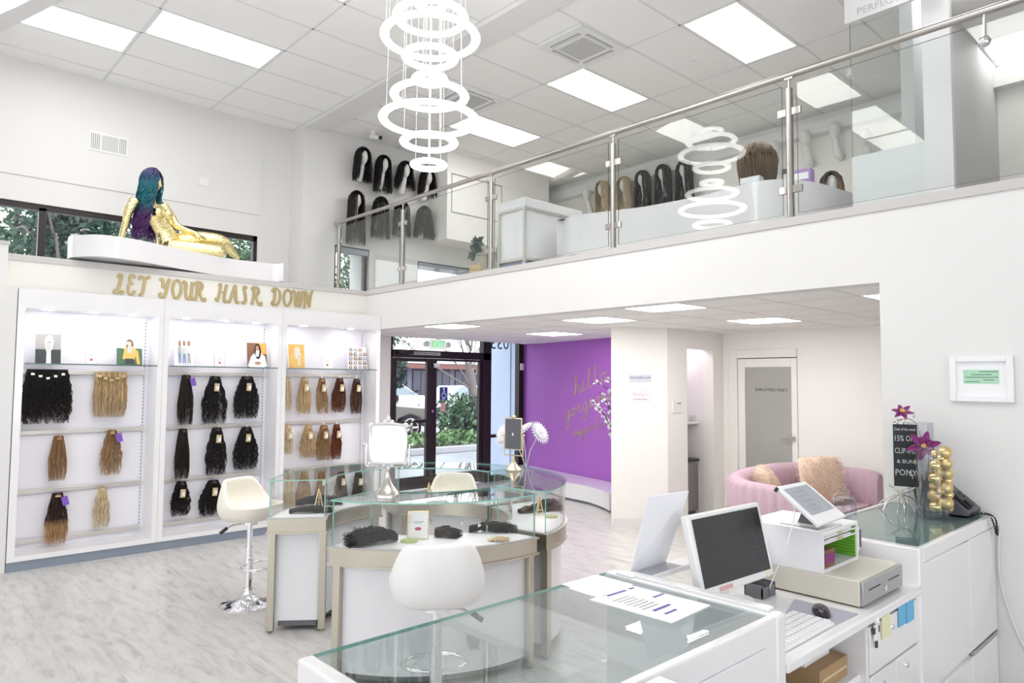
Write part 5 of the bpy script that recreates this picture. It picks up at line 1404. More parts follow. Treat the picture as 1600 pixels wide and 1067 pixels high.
for px0, py0, px1, py1, m, lab in ((1404, 940, 1415, 976, 'post_blue', 'left blue sticky note on the drawer under the cash drawer'), (1416.5, 935, 1428, 970, 'post_blue', 'right blue sticky note on the drawer under the cash drawer'), (1378, 962, 1391, 994, 'post_yellow', 'pale yellow sticky note on the drawer under the cash drawer')):
    a, b = at(px0, (py0+py1)/2+3, 'Y', 1.066), at(px1, (py0+py1)/2-3, 'Y', 1.066); zc, hh = (a.z+b.z)/2, (py1-py0)/FPX*3.0/2
    o = build(MB().box(a.x, 1.065, zc-hh, b.x, 1.068, zc+hh), 'sticky_note', m); tag(o, lab, 'note')
p = at(1369, 988, 'Y', 1.06)
t2 = thing('figurine_magnet', 'small doll shaped magnet on the drawer left of the yellow note', 'magnet', tuple(p))
build(MB().ball((p.x, p.y, p.z+.045), .014, 10).box(p.x-.02, p.y-.003, p.z-.03, p.x+.02, p.y+.004, p.z+.03), 'body', 'satin_white', t2, bevel=.006)
for dx, dz in ((0, .062), (-.022, .01), (.022, .01), (0, -.045)): build(MB().box(p.x+dx-.006, p.y-.004, p.z+dz-.012, p.x+dx+.006, p.y+.004, p.z+dz+.012), 'dark_detail', 'ink', t2)

t = thing('high_counter', 'tall white counter with a glass top against the right wall', 'counter', (4.05, 1.35, 0))
build(MB().box(3.44, 1.09, 0, 4.698, 1.60, CT-.012), 'body', 'gloss_white', t)
build(MB().box(3.43, 1.065, 0, 3.485, 1.62, CT).box(3.485, 1.065, CT-.07, 4.698, 1.09, CT).box(3.485, 1.60, CT-.07, 4.698, 1.625, CT), 'rim', 'gloss_white', t, bevel=.006)
for x0, x1, z0, z1 in ((3.49, 4.20, .34, .90), (4.205, 4.69, .34, .90), (3.49, 4.20, .03, .31), (4.205, 4.69, .03, .31)):
    build(MB().box(x0, 1.072, z0, x1, 1.09, z1), 'door' if z0 > .2 else 'drawer', 'gloss_white', t, bevel=.003)
build(MB().box(4.22, 1.068, .313, 4.68, 1.085, .335), 'pull_strip', 'grey_metal', t)
g = MB().box(3.485, 1.090, CT-.011, 4.698, 1.600, CT-.003); build(g, 'glass_top', 'glass_counter', t)
build(MB().box(3.487, 1.092, CT-.0118, 4.697, 1.598, CT-.0112), 'under_board', 'counter_under', t)

# ------- things on the front counter
t = thing('price_sheet', 'laminated price sheet with purple bars on a ring, lying on the glass counter', 'sheet', (1.92, 1.41, CT-.001))
quad = [at(921, 937, 'Z', CT), at(1050, 974, 'Z', CT), at(1111, 946, 'Z', CT), at(991, 916, 'Z', CT)]
q = [Vector((v.x, v.y, CT)) for v in quad]
mb = MB().prism([(v.x, v.y) for v in q], CT-.0015, CT+.0015); build(mb, 'sheet', 'paper', t)
def onsheet(u, v, z): return q[0]*(1-u)*(1-v)+q[1]*u*(1-v)+q[2]*u*v+q[3]*(1-u)*v+Vector((0, 0, z))
im = MB()
for u0, u1, v0, v1, m in [(.03, .07, .30, .72, 0), (.03, .06, .80, .92, 0), (.40, .43, .72, .98, 0), (.66, .70, .22, .62, 0), (.80, .83, .22, .50, 0)]+[(.20+.062*k, .215+.062*k, .16+.02*(k % 3), .52+.03*(k % 2), 1) for k in range(7)]:
    im.quad(onsheet(u0, v0, .0022), onsheet(u1, v0, .0022), onsheet(u1, v1, .0022), onsheet(u0, v1, .0022), m)
build(im, 'print', ['ink_purple', 'ink_grey'], t)
c = onsheet(-.01, .35, .012)
build(MB().tube([(c.x+.022*cos(a)*.8, c.y+.022*cos(a)*.4, c.z+.016*sin(a)) for a in np.linspace(0, 6.0, 16)], .0018, 6), 'ring', 'chrome', t, smooth=True)

p = at(1030, 1054.5, 'Z', 1.0)
t = thing('carton', 'corner of a tall white box at the bottom edge in front of the glass counter', 'box', (p.x-.17, p.y-.15, .0))
build(MB().box(p.x-.335, p.y-.295, 0, p.x-.005, p.y-.005, .97), 'body', 'gloss_white', t, bevel=.004); build(MB().box(p.x-.34, p.y-.30, .96, p.x, p.y, 1.0), 'lid', 'gloss_white', t, bevel=.004)

t = thing('acrylic_sign', 'slanted clear acrylic sign holder with a white sheet on the desk screen rail', 'sign', (2.28, 1.64, CT))
V = [Vector((2.165, 1.672, CT)), Vector((2.395, 1.672, CT)), Vector((2.40, 1.565, 1.272)), Vector((2.165, 1.585, 1.272))]
d = Vector((0, .004, .002))
mb = MB().add([v for v in V]+[v+d for v in V], [(0, 1, 2, 3), (7, 6, 5, 4), (0, 4, 5, 1), (1, 5, 6, 2), (2, 6, 7, 3), (3, 7, 4, 0)]); build(mb, 'sheet', 'acrylic_white', t)
build(MB().box(2.165, 1.60, CT, 2.395, 1.676, CT+.004), 'foot', 'acrylic', t)

# ------- monitor
t = thing('monitor', 'white framed computer monitor with a dark screen on the cashier desk', 'monitor', (2.54, 1.50, .82))
al, ti, W_, H_ = -.048, .233, .505, .300
e_ = Vector((cos(al), sin(al), 0)); n_ = Vector((sin(al), -cos(al), 0)); u_ = Vector((0, 0, 1))*cos(ti)-n_*sin(ti); f_ = e_.cross(u_)
O_ = Vector((2.293, 1.438, .905))
Mm = Matrix(((e_.x, u_.x, f_.x, O_.x), (e_.y, u_.y, f_.y, O_.y), (e_.z, u_.z, f_.z, O_.z), (0, 0, 0, 1)))
build(MB().box(0, 0, -.035, W_, H_, 0, 0, Mm), 'housing', 'white_plastic', t, bevel=.008)
build(MB().box(.022, .030, 0, W_-.022, H_-.018, .0012, 0, Mm), 'screen', 'dark_screen', t)
build(MB().box(.11, .006, 0, .20, .022, .001, 0, Mm), 'paper_strip', 'sign_pink', t)
build(MB().cyl(Mm @ Vector((W_-.05, .014, 0)), Mm @ Vector((W_-.05, .014, .0015)), .012, 12), 'yellow_dot', 'post_yellow', t)
pc = Mm @ Vector((W_/2, H_*.4, -.05))
build(MB().box(pc.x-.03, pc.y-.005, .835, pc.x+.03, pc.y+.03, pc.z).box(pc.x-.025, pc.y-.02, pc.z-.03, pc.x+.025, pc.y+.02, pc.z+.03), 'neck', 'white_plastic', t, bevel=.006)
build(MB().prism([(pc.x+.125*cos(a), pc.y-.02+.085*sin(a)) for a in np.linspace(0, 2*pi, 24, endpoint=False)], .82, .836), 'foot', 'white_plastic', t, bevel=.004)

t = thing('pen_holder', 'small grey mesh pen holder between the monitor and the cash drawer', 'holder', (2.74, 1.50, .82))
p = at(1190, 931, 'Z', .82); x, y = p.x, p.y
build(MB().prism([(x-.05, y-.03), (x+.06, y-.03), (x+.06, y+.05), (x-.05, y+.05)], .82, .825), 'bottom', 'mesh_grey', t)
build(MB().box(x-.05, y+.045, .825, x+.06, y+.05, .91).box(x-.05, y-.03, .825, x+.06, y-.025, .865).box(x-.05, y-.03, .825, x-.045, y+.05, .875).box(x+.055, y-.03, .825, x+.06, y+.05, .875).box(x+.0, y-.03, .825, x+.005, y+.05, .88), 'walls', 'mesh_grey', t)

# ------- cash drawer, organiser, tablet, printer
t = thing('cash_drawer', 'beige metal cash drawer with a grey front on the desk', 'cash drawer', (3.11, 1.3, .82))
build(MB().box(2.892, 1.115, .826, 3.335, 1.54, .925), 'case', 'cream_metal', t, bevel=.004)
for x in (2.93, 3.29):
    for y in (1.15, 1.5): build(MB().cyl((x, y, .82), (x, y, .826), .012, 10), 'foot', 'black_plastic', t)
f = build(MB().box(2.897, 1.103, .830, 3.330, 1.115, .920), 'drawer_front', 'grey_metal', t, bevel=.003)
build(MB().box(2.955, 1.1015, .880, 3.075, 1.1035, .8845).box(3.165, 1.1015, .880, 3.285, 1.1035, .8845), 'slots', 'ink', f)
build(MB().cyl((3.115, 1.103, .862), (3.115, 1.094, .862), .013, 16), 'lock', 'chrome', f, smooth=True)

OX0, OX1, OY0, OY1, OZ0, OZ1 = 2.892, 3.255, 1.256, 1.60, .9255, 1.092
t = thing('organiser', 'white open fronted desk organiser with a green lined compartment on the cash drawer', 'organiser', (3.07, 1.42, OZ0))
th_ = .014
build(MB().box(OX0, OY0, OZ0, OX0+th_, OY1, OZ1).box(OX1-th_, OY0, OZ0, OX1, OY1, OZ1).box(OX0+th_, OY0, OZ0, OX1-th_, OY1, OZ0+th_).box(OX0+th_, OY0, OZ1-th_, OX1-th_, OY1, OZ1).box(OX0+th_, OY1-th_, OZ0+th_, OX1-th_, OY1, OZ1-th_), 'shell', 'satin_white', t)
for z in (OZ0+.112, OZ0+.135): build(MB().box(OX0+th_, OY0+.004, z, OX1-th_, OY1-th_, z+.006).box(OX0+th_+.03, OY0+.01, z+.006, OX1-.05, OY1-.05, z+.012, 1).box(OX0+.16, OY0+.002, z+.0, OX0+.21, OY0+.004, z+.009, 2), 'tray', ['satin_white', 'paper', 'kraft'], t)
gm = MB().box(OX1-th_-.004, OY0+.006, OZ0+th_, OX1-th_, OY1-th_, OZ1-th_)
for z in np.arange(OZ0+.022, OZ1-.02, .013): gm.box(OX1-th_-.012, OY0+.006, z, OX1-th_-.004, OY1-th_, z+.006)
build(gm, 'green_lining', 'green_plastic', t)
tag(build(MB().box(OX0+.03, OY0+.006, OZ0+th_, OX0+.13, OY0+.06, OZ0+.085).box(OX0+.032, OY0+.004, OZ0+.03, OX0+.128, OY0+.006, OZ0+.07, 1), 'card_pack', ['print_brown', 'petal_plum'], bevel=.002), 'pack of dark printed cards in the organiser compartment', 'cards')
tag(build(MB().box(OX0+.02, OY0+.012, OZ0+th_, OX0+.10, OY0+.10, OZ0+th_+.004), 'slip', 'print_orange'), 'orange slip of paper on the bottom of the organiser', 'paper')

t = thing('tablet_stand', 'white point of sale stand holding a tilted grey tablet on the organiser', 'tablet', (2.97, 1.34, OZ1))
V = [at(1214, 760, 'X', 2.85), at(1258, 751, 'X', 3.085), at(1323, 806, 'X', 3.10), at(1280, 821, 'X', 2.862)]
zb = OZ1+.018
def lift(v): return Vector(v)
TL, TR, BR_, BL = map(Vector, V)
BL.z = max(BL.z, zb); BR_.z = max(BR_.z, zb)
nn = (TR-TL).cross(BL-TL).normalized()
if nn.z < 0: nn = -nn
def slab(a, b, c, d, th): return [a, b, c, d, a-nn*th, b-nn*th, c-nn*th, d-nn*th], [(0, 1, 2, 3)[::-1], (4, 5, 6, 7), (0, 1, 5, 4), (1, 2, 6, 5), (2, 3, 7, 6), (3, 0, 4, 7)]
mix = lambda u, v: TL*(1-u)*(1-v)+TR*u*(1-v)+BR_*u*v+BL*(1-u)*v
build(MB().add(*slab(TL, TR, BR_, BL, .016)), 'bezel', 'white_plastic', t, bevel=.004)
build(MB().add(*slab(mix(.10, .10)+nn*.002, mix(.90, .10)+nn*.002, mix(.90, .76)+nn*.002, mix(.10, .76)+nn*.002, .001)), 'screen', 'grey_screen', t)
ln = MB()
for v0 in (.2, .32, .44, .56, .66): ln.add(*slab(mix(.2, v0)+nn*.0028, mix(.2+.5*(1-v0*.6), v0)+nn*.0028, mix(.2+.5*(1-v0*.6), v0+.012)+nn*.0028, mix(.2, v0+.012)+nn*.0028, .0006))
build(ln, 'screen_text', 'ink_grey', t)
build(MB().box(2.87, 1.26, OZ1, 3.10, 1.46, OZ1+.008), 'base_plate', 'white_plastic', t, bevel=.003)
build(MB().add([(2.98, 1.30, OZ1+.008), (3.02, 1.30, OZ1+.008), (3.02, 1.40, OZ1+.008), (2.98, 1.40, OZ1+.008), mix(.5, .75)-nn*.012, mix(.62, .75)-nn*.012, mix(.62, .4)-nn*.012, mix(.5, .4)-nn*.012], [(0, 3, 2, 1), (4, 5, 6, 7), (0, 1, 5, 4), (1, 2, 6, 5), (2, 3, 7, 6), (3, 0, 4, 7)]), 'strut', 'grey_plastic', t)
build(MB().box(2.90, 1.275, OZ1+.008, 2.905, 1.44, OZ1+.0095), 'slot', 'black_plastic', t)
build(MB().add(*slab(mix(-.02, .0)-nn*.002, mix(.06, .0)-nn*.002, mix(.06, .06)-nn*.002, mix(-.02, .06)-nn*.002, .02)), 'dark_trim', 'black_plastic', t)
tag(build(MB().tube(spline([tuple(mix(0, .35)-nn*.01), (2.87, 1.36, 1.16), (2.80, 1.36, 1.05), (2.78, 1.40, .93), (2.76, 1.44, .828), (2.72, 1.50, .824)], 6), .0028, 6), 'cable', 'white_plastic', smooth=True), 'thin white cable hanging from the tablet stand past the organiser', 'cable')

t = thing('receipt_printer', 'white receipt printer squeezed behind the organiser on the cash drawer', 'printer', (3.34, 1.42, .925))
build(MB().box(3.262, 1.30, .926, 3.40, 1.50, 1.045), 'body', 'white_plastic', t, bevel=.014, seg=3)
build(MB().box(3.30, 1.297, .96, 3.375, 1.301, 1.02), 'front_cover', 'satin_white', t, bevel=.004)
build(MB().box(3.385, 1.296, .95, 3.396, 1.302, 1.03), 'paper_slot', 'grey_plastic', t); build(MB().box(3.31, 1.2955, 1.005, 3.33, 1.2975, 1.009), 'print', 'ink_grey', t)

t = thing('mouse_pad', 'grey mouse pad on the cashier desk', 'mouse pad', (2.72, 1.2, .82))
pts = [at(*s, 'Z', .82) for s in ((1242, 937), (1341, 960), (1306, 977), (1228, 958))]
build(MB().prism([(v.x, v.y) for v in pts], .8202, .8235), 'pad', 'mousepad', t)
p = at(1283, 957, 'Z', .83)
t = thing('computer_mouse', 'dark glossy computer mouse on the grey mouse pad', 'mouse', (p.x, p.y, .8236), R_(-55))
mb = MB().lathe([(.001, 0), (.030, .001), (.0325, .010), (.030, .020), (.022, .030), (.010, .034), (.001, .0345)], n=24, sy=1.75); build(mb, 'shell', 'mouse_black', t, local=True, smooth=True)
build(MB().cyl((-.004, .032, .024), (.004, .032, .024), .008, 12), 'wheel', 'grey_plastic', t, local=True)
t = thing('keyboard', 'white keyboard half hidden behind the glass counter edge', 'keyboard', (2.42, 1.2, .82))
build(MB().box(2.19, 1.10, .821, 2.62, 1.26, .834), 'tray', 'white_plastic', t, bevel=.004)
kb = MB()
for r in range(5):
    for c in range(15): kb.box(2.200+c*.0277, 1.110+r*.029, .834, 2.224+c*.0277, 1.134+r*.029, .841)
o = build(kb, 'keys', 'satin_white', t); o['kind'] = 'stuff'

tag(build(MB().box(2.56, 1.13, .591, 2.80, 1.38, .665).box(2.575, 1.128, .62, 2.79, 1.13, .632, 1), 'cardboard_box', ['cardboard', 'kraft'], bevel=.002), 'brown cardboard box on the shelf under the desk', 'box')
tag(build(MB().box(2.55, 1.18, .666, 2.76, 1.36, .735).box(2.62, 1.178, .675, 2.74, 1.18, .722, 1), 'small_box', ['satin_white', 'paper'], bevel=.002), 'small white box on top of the brown cardboard box', 'box')
tag(build(MB().box(2.20, 1.3, .591, 2.42, 1.47, .68).box(2.22, 1.298, .62, 2.40, 1.3, .65, 1), 'storage_box', ['sign_blue', 'ink_grey'], bevel=.003), 'dark blue box deep in the shelf under the desk', 'box')

# ------- decorations on the high counter
p = at(1300, 806, 'Z', CT)
t = thing('glass_jar', 'round glass jar with a knobbed lid behind the tablet', 'jar', (3.86, 1.56, CT))
build(MB().lathe([(.045, 0), (.062, .02), (.066, .07), (.058, .105), (.045, .118), (.043, .118), (.055, .10), (.062, .07), (.058, .022), (.01, .006)], (3.86, 1.56, CT), 24), 'jar', 'acrylic', t, smooth=True)
build(MB().lathe([(.05, .118), (.048, .13), (.02, .142), (.012, .148), (.02, .160), (.018, .172), (.004, .178)], (3.86, 1.56, CT), 20), 'lid', 'acrylic', t, smooth=True)

def tubevase(name, c, r, h, label, th=.006):
    t = thing(name, label, 'vase', c)
    build(MB().lathe([(r, 0), (r, h), (r-th, h), (r-th, .02), (.002, .018)], c, 32), 'glass', 'acrylic', t, smooth=True, angle=60)
    return t
OC = (4.33, 1.27, CT)
tubevase('vase', OC, .078, .385, 'clear glass cylinder vase filled with gold baubles')
cand = [(1476, 707, 11, 1), (1461, 709, 8, 0), (1479, 724, 9, 1), (1462, 727, 11, 0), (1478, 739, 11, 1), (1481, 751, 8, 0), (1461, 747, 11, 0), (1460, 760, 8, 1), (1477, 762, 11.5, 1), (1482, 773, 8, 0), (1461, 774, 11, 1), (1478, 786, 11.5, 1), (1462, 792, 10, 0), (1481, 798, 8.5, 1), (1470, 716, 7, 0), (1469, 754, 6.5, 0), (1470, 768, 6, 1), (1470, 781, 6.5, 0), (1469, 738, 6, 1), (1471, 800, 7, 0)]
dist = hypot(OC[0], OC[1])
ord0 = ['topmost', 'second', 'third', 'fourth', 'fifth', 'sixth', 'seventh', 'eighth', 'ninth', 'tenth', 'eleventh']
ordn = {}
for mt_ in (0, 1):
    for r_k, k_ in enumerate(sorted([i_ for i_, c_ in enumerate(cand) if c_[3] == mt_], key=lambda i_: cand[i_][1])): ordn[k_] = ord0[r_k]
for k, (px, py, r, mt) in enumerate(cand):
    off = (-.018, .016, 0)[k % 3] if r > 9 else (.028 if k % 2 else -.03)
    q = sight(px, py, dist+off); rr = r*dist/FPX*.80
    q.z = max(q.z, CT+.02+rr)
    tag(build(MB().ball(tuple(q), rr, 20), 'bauble', 'bauble_matt' if mt else 'bauble_gloss', smooth=True), ('matt' if mt else 'shiny')+' gold bauble, '+ordn[k]+' from the top in the glass cylinder vase', 'bauble', ('matt' if mt else 'shiny')+' gold baubles in the glass vase')

TV = (4.57, 1.40, CT)
tubevase('vase', TV, .072, .50, 'tall clear glass cylinder vase behind the chalkboard')
t = thing('bouquet', 'dried stems and foil inside the tall glass vase', 'stems', (TV[0], TV[1], CT+.02))
for k, (m, a) in enumerate((('kraft', .3), ('plant_green', 1.7), ('silver', 3.0), ('kraft', 4.2), ('lilac_box', 5.4))):
    build(MB().tube([(TV[0]+.02*cos(a), TV[1]+.02*sin(a), CT+.02), (TV[0]+.045*cos(a+.5), TV[1]+.045*sin(a+.5), CT+.15), (TV[0]+.04*cos(a), TV[1]+.04*sin(a), CT+.30)], [.006, .012, .004], 8), 'stem', m, t, smooth=True)

def poinsettia(c, nrm, r, label, loc):
    t = thing('poinsettia', label, 'flower', tuple(c))
    nv = Vector(nrm).normalized(); x = nv.orthogonal().normalized(); y = nv.cross(x)
    for k in range(9):
        a = 2*pi*k/6+(.5 if k > 5 else 0); R = r*(1 if k < 6 else .6); d = cos(a)*x+sin(a)*y; e = -sin(a)*x+cos(a)*y
        up = nv*R*(.25 if k < 6 else .5); c0 = Vector(c)+nv*.004*k*.3
        mb = MB().add([c0, c0+d*R*.45+e*R*.24+up*.6, c0+d*R*.8+e*R*.13+up*.7, c0+d*R+up*.35, c0+d*R*.8-e*R*.13+up*.7, c0+d*R*.45-e*R*.24+up*.6, c0+d*R*.5+up*.35], [(0, 6, 1), (1, 6, 2), (2, 6, 3), (3, 6, 4), (4, 6, 5), (5, 6, 0)])
        build(mb, 'petal', 'petal_plum', t, solid=.0015)
    mb = MB()
    for k in range(9): mb.ball(tuple(Vector(c)+nv*.02+x*.012*cos(k*2.4)*(k/9)**.5+y*.012*sin(k*2.4)*(k/9)**.5), .0055, 8)
    build(mb, 'stamens', 'stamen', t, smooth=True)
    return t
dC = hypot(4.40, 1.46)
def cpt(px, py, dd=0): return sight(px, py, dC+dd)
t = thing('display_stand', 'silver twig shaped stand with leaves holding the chalkboard', 'stand', tuple(cpt(1412, 780))[:2]+(CT,))
ft = [(1372, 788), (1380, 797), (1400, 806), (1414, 802), (1430, 800), (1444, 790), (1420, 786)]
hub = cpt(1408, 772)
for k, (px, py) in enumerate(ft):
    q = at(px, py, 'Z', CT+.004); q = Vector((q.x, q.y, CT+.004))
    v = q-hub; q = hub+v*min(1, .17/Vector((v.x, v.y)).length); q.z = CT+.005
    a1 = hub+(q-hub)*.30; a1.z = hub.z-.012; a2 = hub+(q-hub)*.80; a2.z = CT+.035+.012*(k % 2)
    build(MB().tube(spline([tuple(hub), tuple(a1), tuple(a2), tuple(q)], 5), .0032, 8), 'root', 'silver', t, smooth=True)
build(MB().tube(spline([tuple(hub), tuple(cpt(1398, 764)), tuple(cpt(1388, 757, -.01)), tuple(cpt(1396, 761, -.03))], 5), .0045, 8).tube(spline([tuple(hub), tuple(cpt(1412, 764, -.01)), tuple(cpt(1425, 760, -.03)), tuple(cpt(1436, 758, -.02))], 5), .0032, 8), 'arm', 'silver', t, smooth=True)
build(MB().tube(spline([tuple(hub), tuple(cpt(1425, 765, .02)), tuple(cpt(1437, 750, .02)), tuple(cpt(1434, 730, .01)), tuple(cpt(1430, 715, 0)), tuple(cpt(1442, 700, 0))], 5), .005, 8), 'branch', 'silver', t, smooth=True)
build(MB().tube(spline([tuple(cpt(1434, 730, .01)), tuple(cpt(1440, 700, .03)), tuple(cpt(1436, 670, .03)), tuple(cpt(1425, 656, .01)), tuple(cpt(1410, 655, -.02)), tuple(cpt(1396, 660, -.03))], 5), .004, 8), 'top_branch', 'silver', t, smooth=True)
for px, py in ((1430, 722), (1426, 745), (1422, 740), (1428, 648), (1412, 658), (1402, 659)):
    c = cpt(px, py, -.03); build(MB().ball(tuple(c), .012, 10, sc=(1, .5, 1.6)), 'leaf', 'silver', t, smooth=True)
ca, cb = cpt(1396, 711, -.03), cpt(1434, 711, -.03)
rt = Vector((cb.x-ca.x, cb.y-ca.y, 0)); cw = rt.length; rt.normalize()
zt_, zb_ = cpt(1414, 663, -.03).z, cpt(1414, 760, -.03).z
cc = Vector(((ca.x+cb.x)/2, (ca.y+cb.y)/2, 0)); fn = rt.cross(Vector((0, 0, 1)))
t = thing('chalkboard', 'small black chalkboard with a handwritten offer on the twig stand', 'board', (cc.x, cc.y, zb_))
Mc = Matrix(((rt.x, 0, fn.x, cc.x), (rt.y, 0, fn.y, cc.y), (0, 1, 0, zb_), (0, 0, 0, 1)))
build(MB().box(-cw/2, 0, -.004, cw/2, zt_-zb_, .004, 0, Mc), 'board', 'chalkboard', t, bevel=.002)
hb = zt_-zb_
for s, fy, sz in (('Deal of the week', .92, .024), ('15% OFF', .77, .047), ('CLIP-INS', .57, .044), ('& BUN', .40, .030), ('PONY', .22, .050)):
    p = Mc @ Vector((0, hb*fy, .0045)); text(s, 'chalk_text', 'chalk', sz, tuple(p), tuple(rt), (0, 0, 1), t, depth=.0004, maxw=cw*.88)
poinsettia(cpt(1410, 645, -.05), (-.7, -.3, .7), .060, 'plum coloured artificial flower on top of the chalkboard', 0)
poinsettia(cpt(1443, 697, -.06), (-.9, -.35, .15), .090, 'large plum coloured artificial flower right of the chalkboard', 0)

t = thing('desk_phone', 'dark grey desk phone by the wall on the high counter', 'phone', (4.58, 1.27, CT))
x0, x1 = 4.465, 4.69
prof = [(1.13, CT+.025), (1.14, CT), (1.36, CT), (1.36, CT+.17), (1.335, CT+.195)]
v = [(x, y, z) for x in (x0, x1) for y, z in prof]
build(MB().add(v, [(0, 1, 2, 3, 4)[::-1], (5, 6, 7, 8, 9)]+[(i, (i+1) % 5, 5+(i+1) % 5, 5+i) for i in range(5)]), 'body', 'grey_plastic', t, bevel=.006)
a_ = Vector((0, 1.335-1.13, .17)); L_ = a_.length; a_.normalize(); na = Vector((1, 0, 0)).cross(a_)
Mp = Matrix(((1, 0, na.x, x0), (0, a_.y, na.y, 1.13), (0, a_.z, na.z, CT+.025), (0, 0, 0, 1)))
build(MB().box(.085, L_-.075, 0, .20, L_-.018, .003, 0, Mp), 'screen', 'phone_lcd', t)
for r in range(4):
    for c in range(3): build(MB().box(.10+c*.033, .035+r*.026, 0, .126+c*.033, .054+r*.026, .005, 0, Mp), 'key', 'black_plastic', t)
build(MB().box(.09, L_-.10, 0, .195, L_-.085, .004, 0, Mp), 'soft_keys', 'sign_pink', t)
hs = MB().box(.015, .015, .0, .07, L_-.01, .022, 0, Mp).box(.012, .012, .02, .073, .065, .038, 0, Mp).box(.012, L_-.06, .02, .073, L_-.005, .038, 0, Mp); build(hs, 'handset', 'black_plastic', t, bevel=.008)
cp = []
for k in range(90):
    f = k/89; base = np.array(spline([(4.50, 1.13, CT+.01), (4.58, 1.09, CT+.012), (4.62, 1.052, CT-.01), (4.635, 1.045, CT-.07), (4.62, 1.045, CT-.10), (4.60, 1.048, CT-.06), (4.585, 1.06, CT-.005)], 16)[min(95, int(f*95))])
    cp.append(tuple(base+np.array([.006*cos(k*1.6), .004*sin(k*1.6), .006*sin(k*1.6)])))
tag(build(MB().tube(cp, .0035, 6), 'phone_cord', 'black_plastic', smooth=True), 'black coiled phone cord hanging over the counter edge', 'cord')
pl = [at(1563, 820, 'X', XM-.006), at(1560, 860, 'X', XM-.006), at(1563, 905, 'X', XM-.006), at(1575, 950, 'X', XM-.006), at(1600, 1010, 'X', XM-.006), at(1640, 1060, 'X', XM-.006)]
tag(build(MB().tube(spline([tuple(v) for v in pl], 6), .004, 6), 'cable', 'white_plastic', smooth=True), 'white cable running down the right wall beside the counter', 'cable')

# framed certificate on the right wall
t = thing('framed_certificate', 'white frame with a pale green certificate on the right wall', 'picture', (XM, 1.115, 1.73))
for y0, y1, z0, z1 in ((.955, .99, 1.60, 1.865), (1.235, 1.27, 1.60, 1.865), (.99, 1.235, 1.60, 1.635), (.99, 1.235, 1.83, 1.865)): build(MB().box(XM-.022, y0, z0, XM, y1, z1), 'frame_bar', 'satin_white', t, bevel=.004)
build(MB().box(XM-.008, .99, 1.635, XM-.004, 1.235, 1.83), 'mount', 'paper', t)
build(MB().box(XM-.0095, 1.025, 1.705, XM-.008, 1.20, 1.785), 'certificate', 'certificate', t)
ln = MB()
for z, a, b in ((1.772, 1.03, 1.12), (1.755, 1.06, 1.16), (1.74, 1.03, 1.19), (1.725, 1.05, 1.10), (1.715, 1.12, 1.19)): ln.box(XM-.0102, a, z, XM-.0095, b, z+.004)
build(ln, 'print', 'print_green', t)

# ------------------------------------------------------------------ column signs, thermostat, alcove
cd = Vector((B[0]-A[0], B[1]-A[1], 0)).normalized(); cn = Vector((cd.y, -cd.x, 0))
if cn.dot(Vector((-1, -1, 0))) < 0: cn = -cn
def colpt(px, py):
    d = sight(px, py, 1)-CAM; a = Vector((*A, 0))
    k = (a-CAM).dot(cn)/d.dot(cn); return CAM+d*k
def colplate(name, px0, py0, px1, py1, mat, label, cat, out=.012, lines=()):
    a, b = colpt(px0, py0), colpt(px1, py1)
    t = thing(name, label, cat, (a.x, a.y, b.z)); r = (Vector((b.x-a.x, b.y-a.y, 0))); L = r.length; r.normalize()
    n = r.cross(Vector((0, 0, 1)))
    M = Matrix(((r.x, 0, n.x, a.x), (r.y, 0, n.y, a.y), (0, 1, 0, b.z), (0, 0, 0, 1)))
    build(MB().box(0, 0, 0, L, a.z-b.z, out, 0, M), 'plate', mat, t, bevel=.003)
    return t, M, L, a.z-b.z, r
t, M, L, hh, r = colplate('sign_plate', 983, 585, 1017, 596, 'sign_lavender', 'small SHOWROOM sign plate on the white column', 'sign')
text('SHOWROOM', 'lettering', 'ink', hh*.5, tuple(M @ Vector((L/2, hh/2, .0125))), tuple(r), (0, 0, 1), t)
t, M, L, hh, r = colplate('notice', 983, 608, 1018, 629, 'notice_paper', 'small paper notice with a red script line under the SHOWROOM sign', 'notice', .003)
im = MB(); ribbon(im, spline([(x*L, y*hh) for x, y in ((.15, .55), (.22, .75), (.28, .5), (.36, .7), (.42, .5), (.52, .66), (.6, .5), (.7, .62), (.82, .55))], 4), .006, .001, M @ Matrix.Translation((0, 0, .0035)))
im.box(L*.2, hh*.22, .003, L*.8, hh*.27, .0042, 1, M)
build(im, 'script', ['sign_pink', 'ink_grey'], t)
a, b = at(1050, 627, 'Y', 4.87), at(1063, 645, 'Y', 4.87)
t = thing('thermostat', 'small white thermostat on the wall left of the alcove', 'thermostat', ((a.x+b.x)/2, 4.87, b.z))
build(MB().box(a.x, 4.85, b.z, b.x, 4.87, a.z), 'case', 'white_plastic', t, bevel=.005); build(MB().box(a.x+(b.x-a.x)*.45, 4.848, a.z-.035, b.x-.015, 4.851, a.z-.018), 'display', 'ink_grey', t)

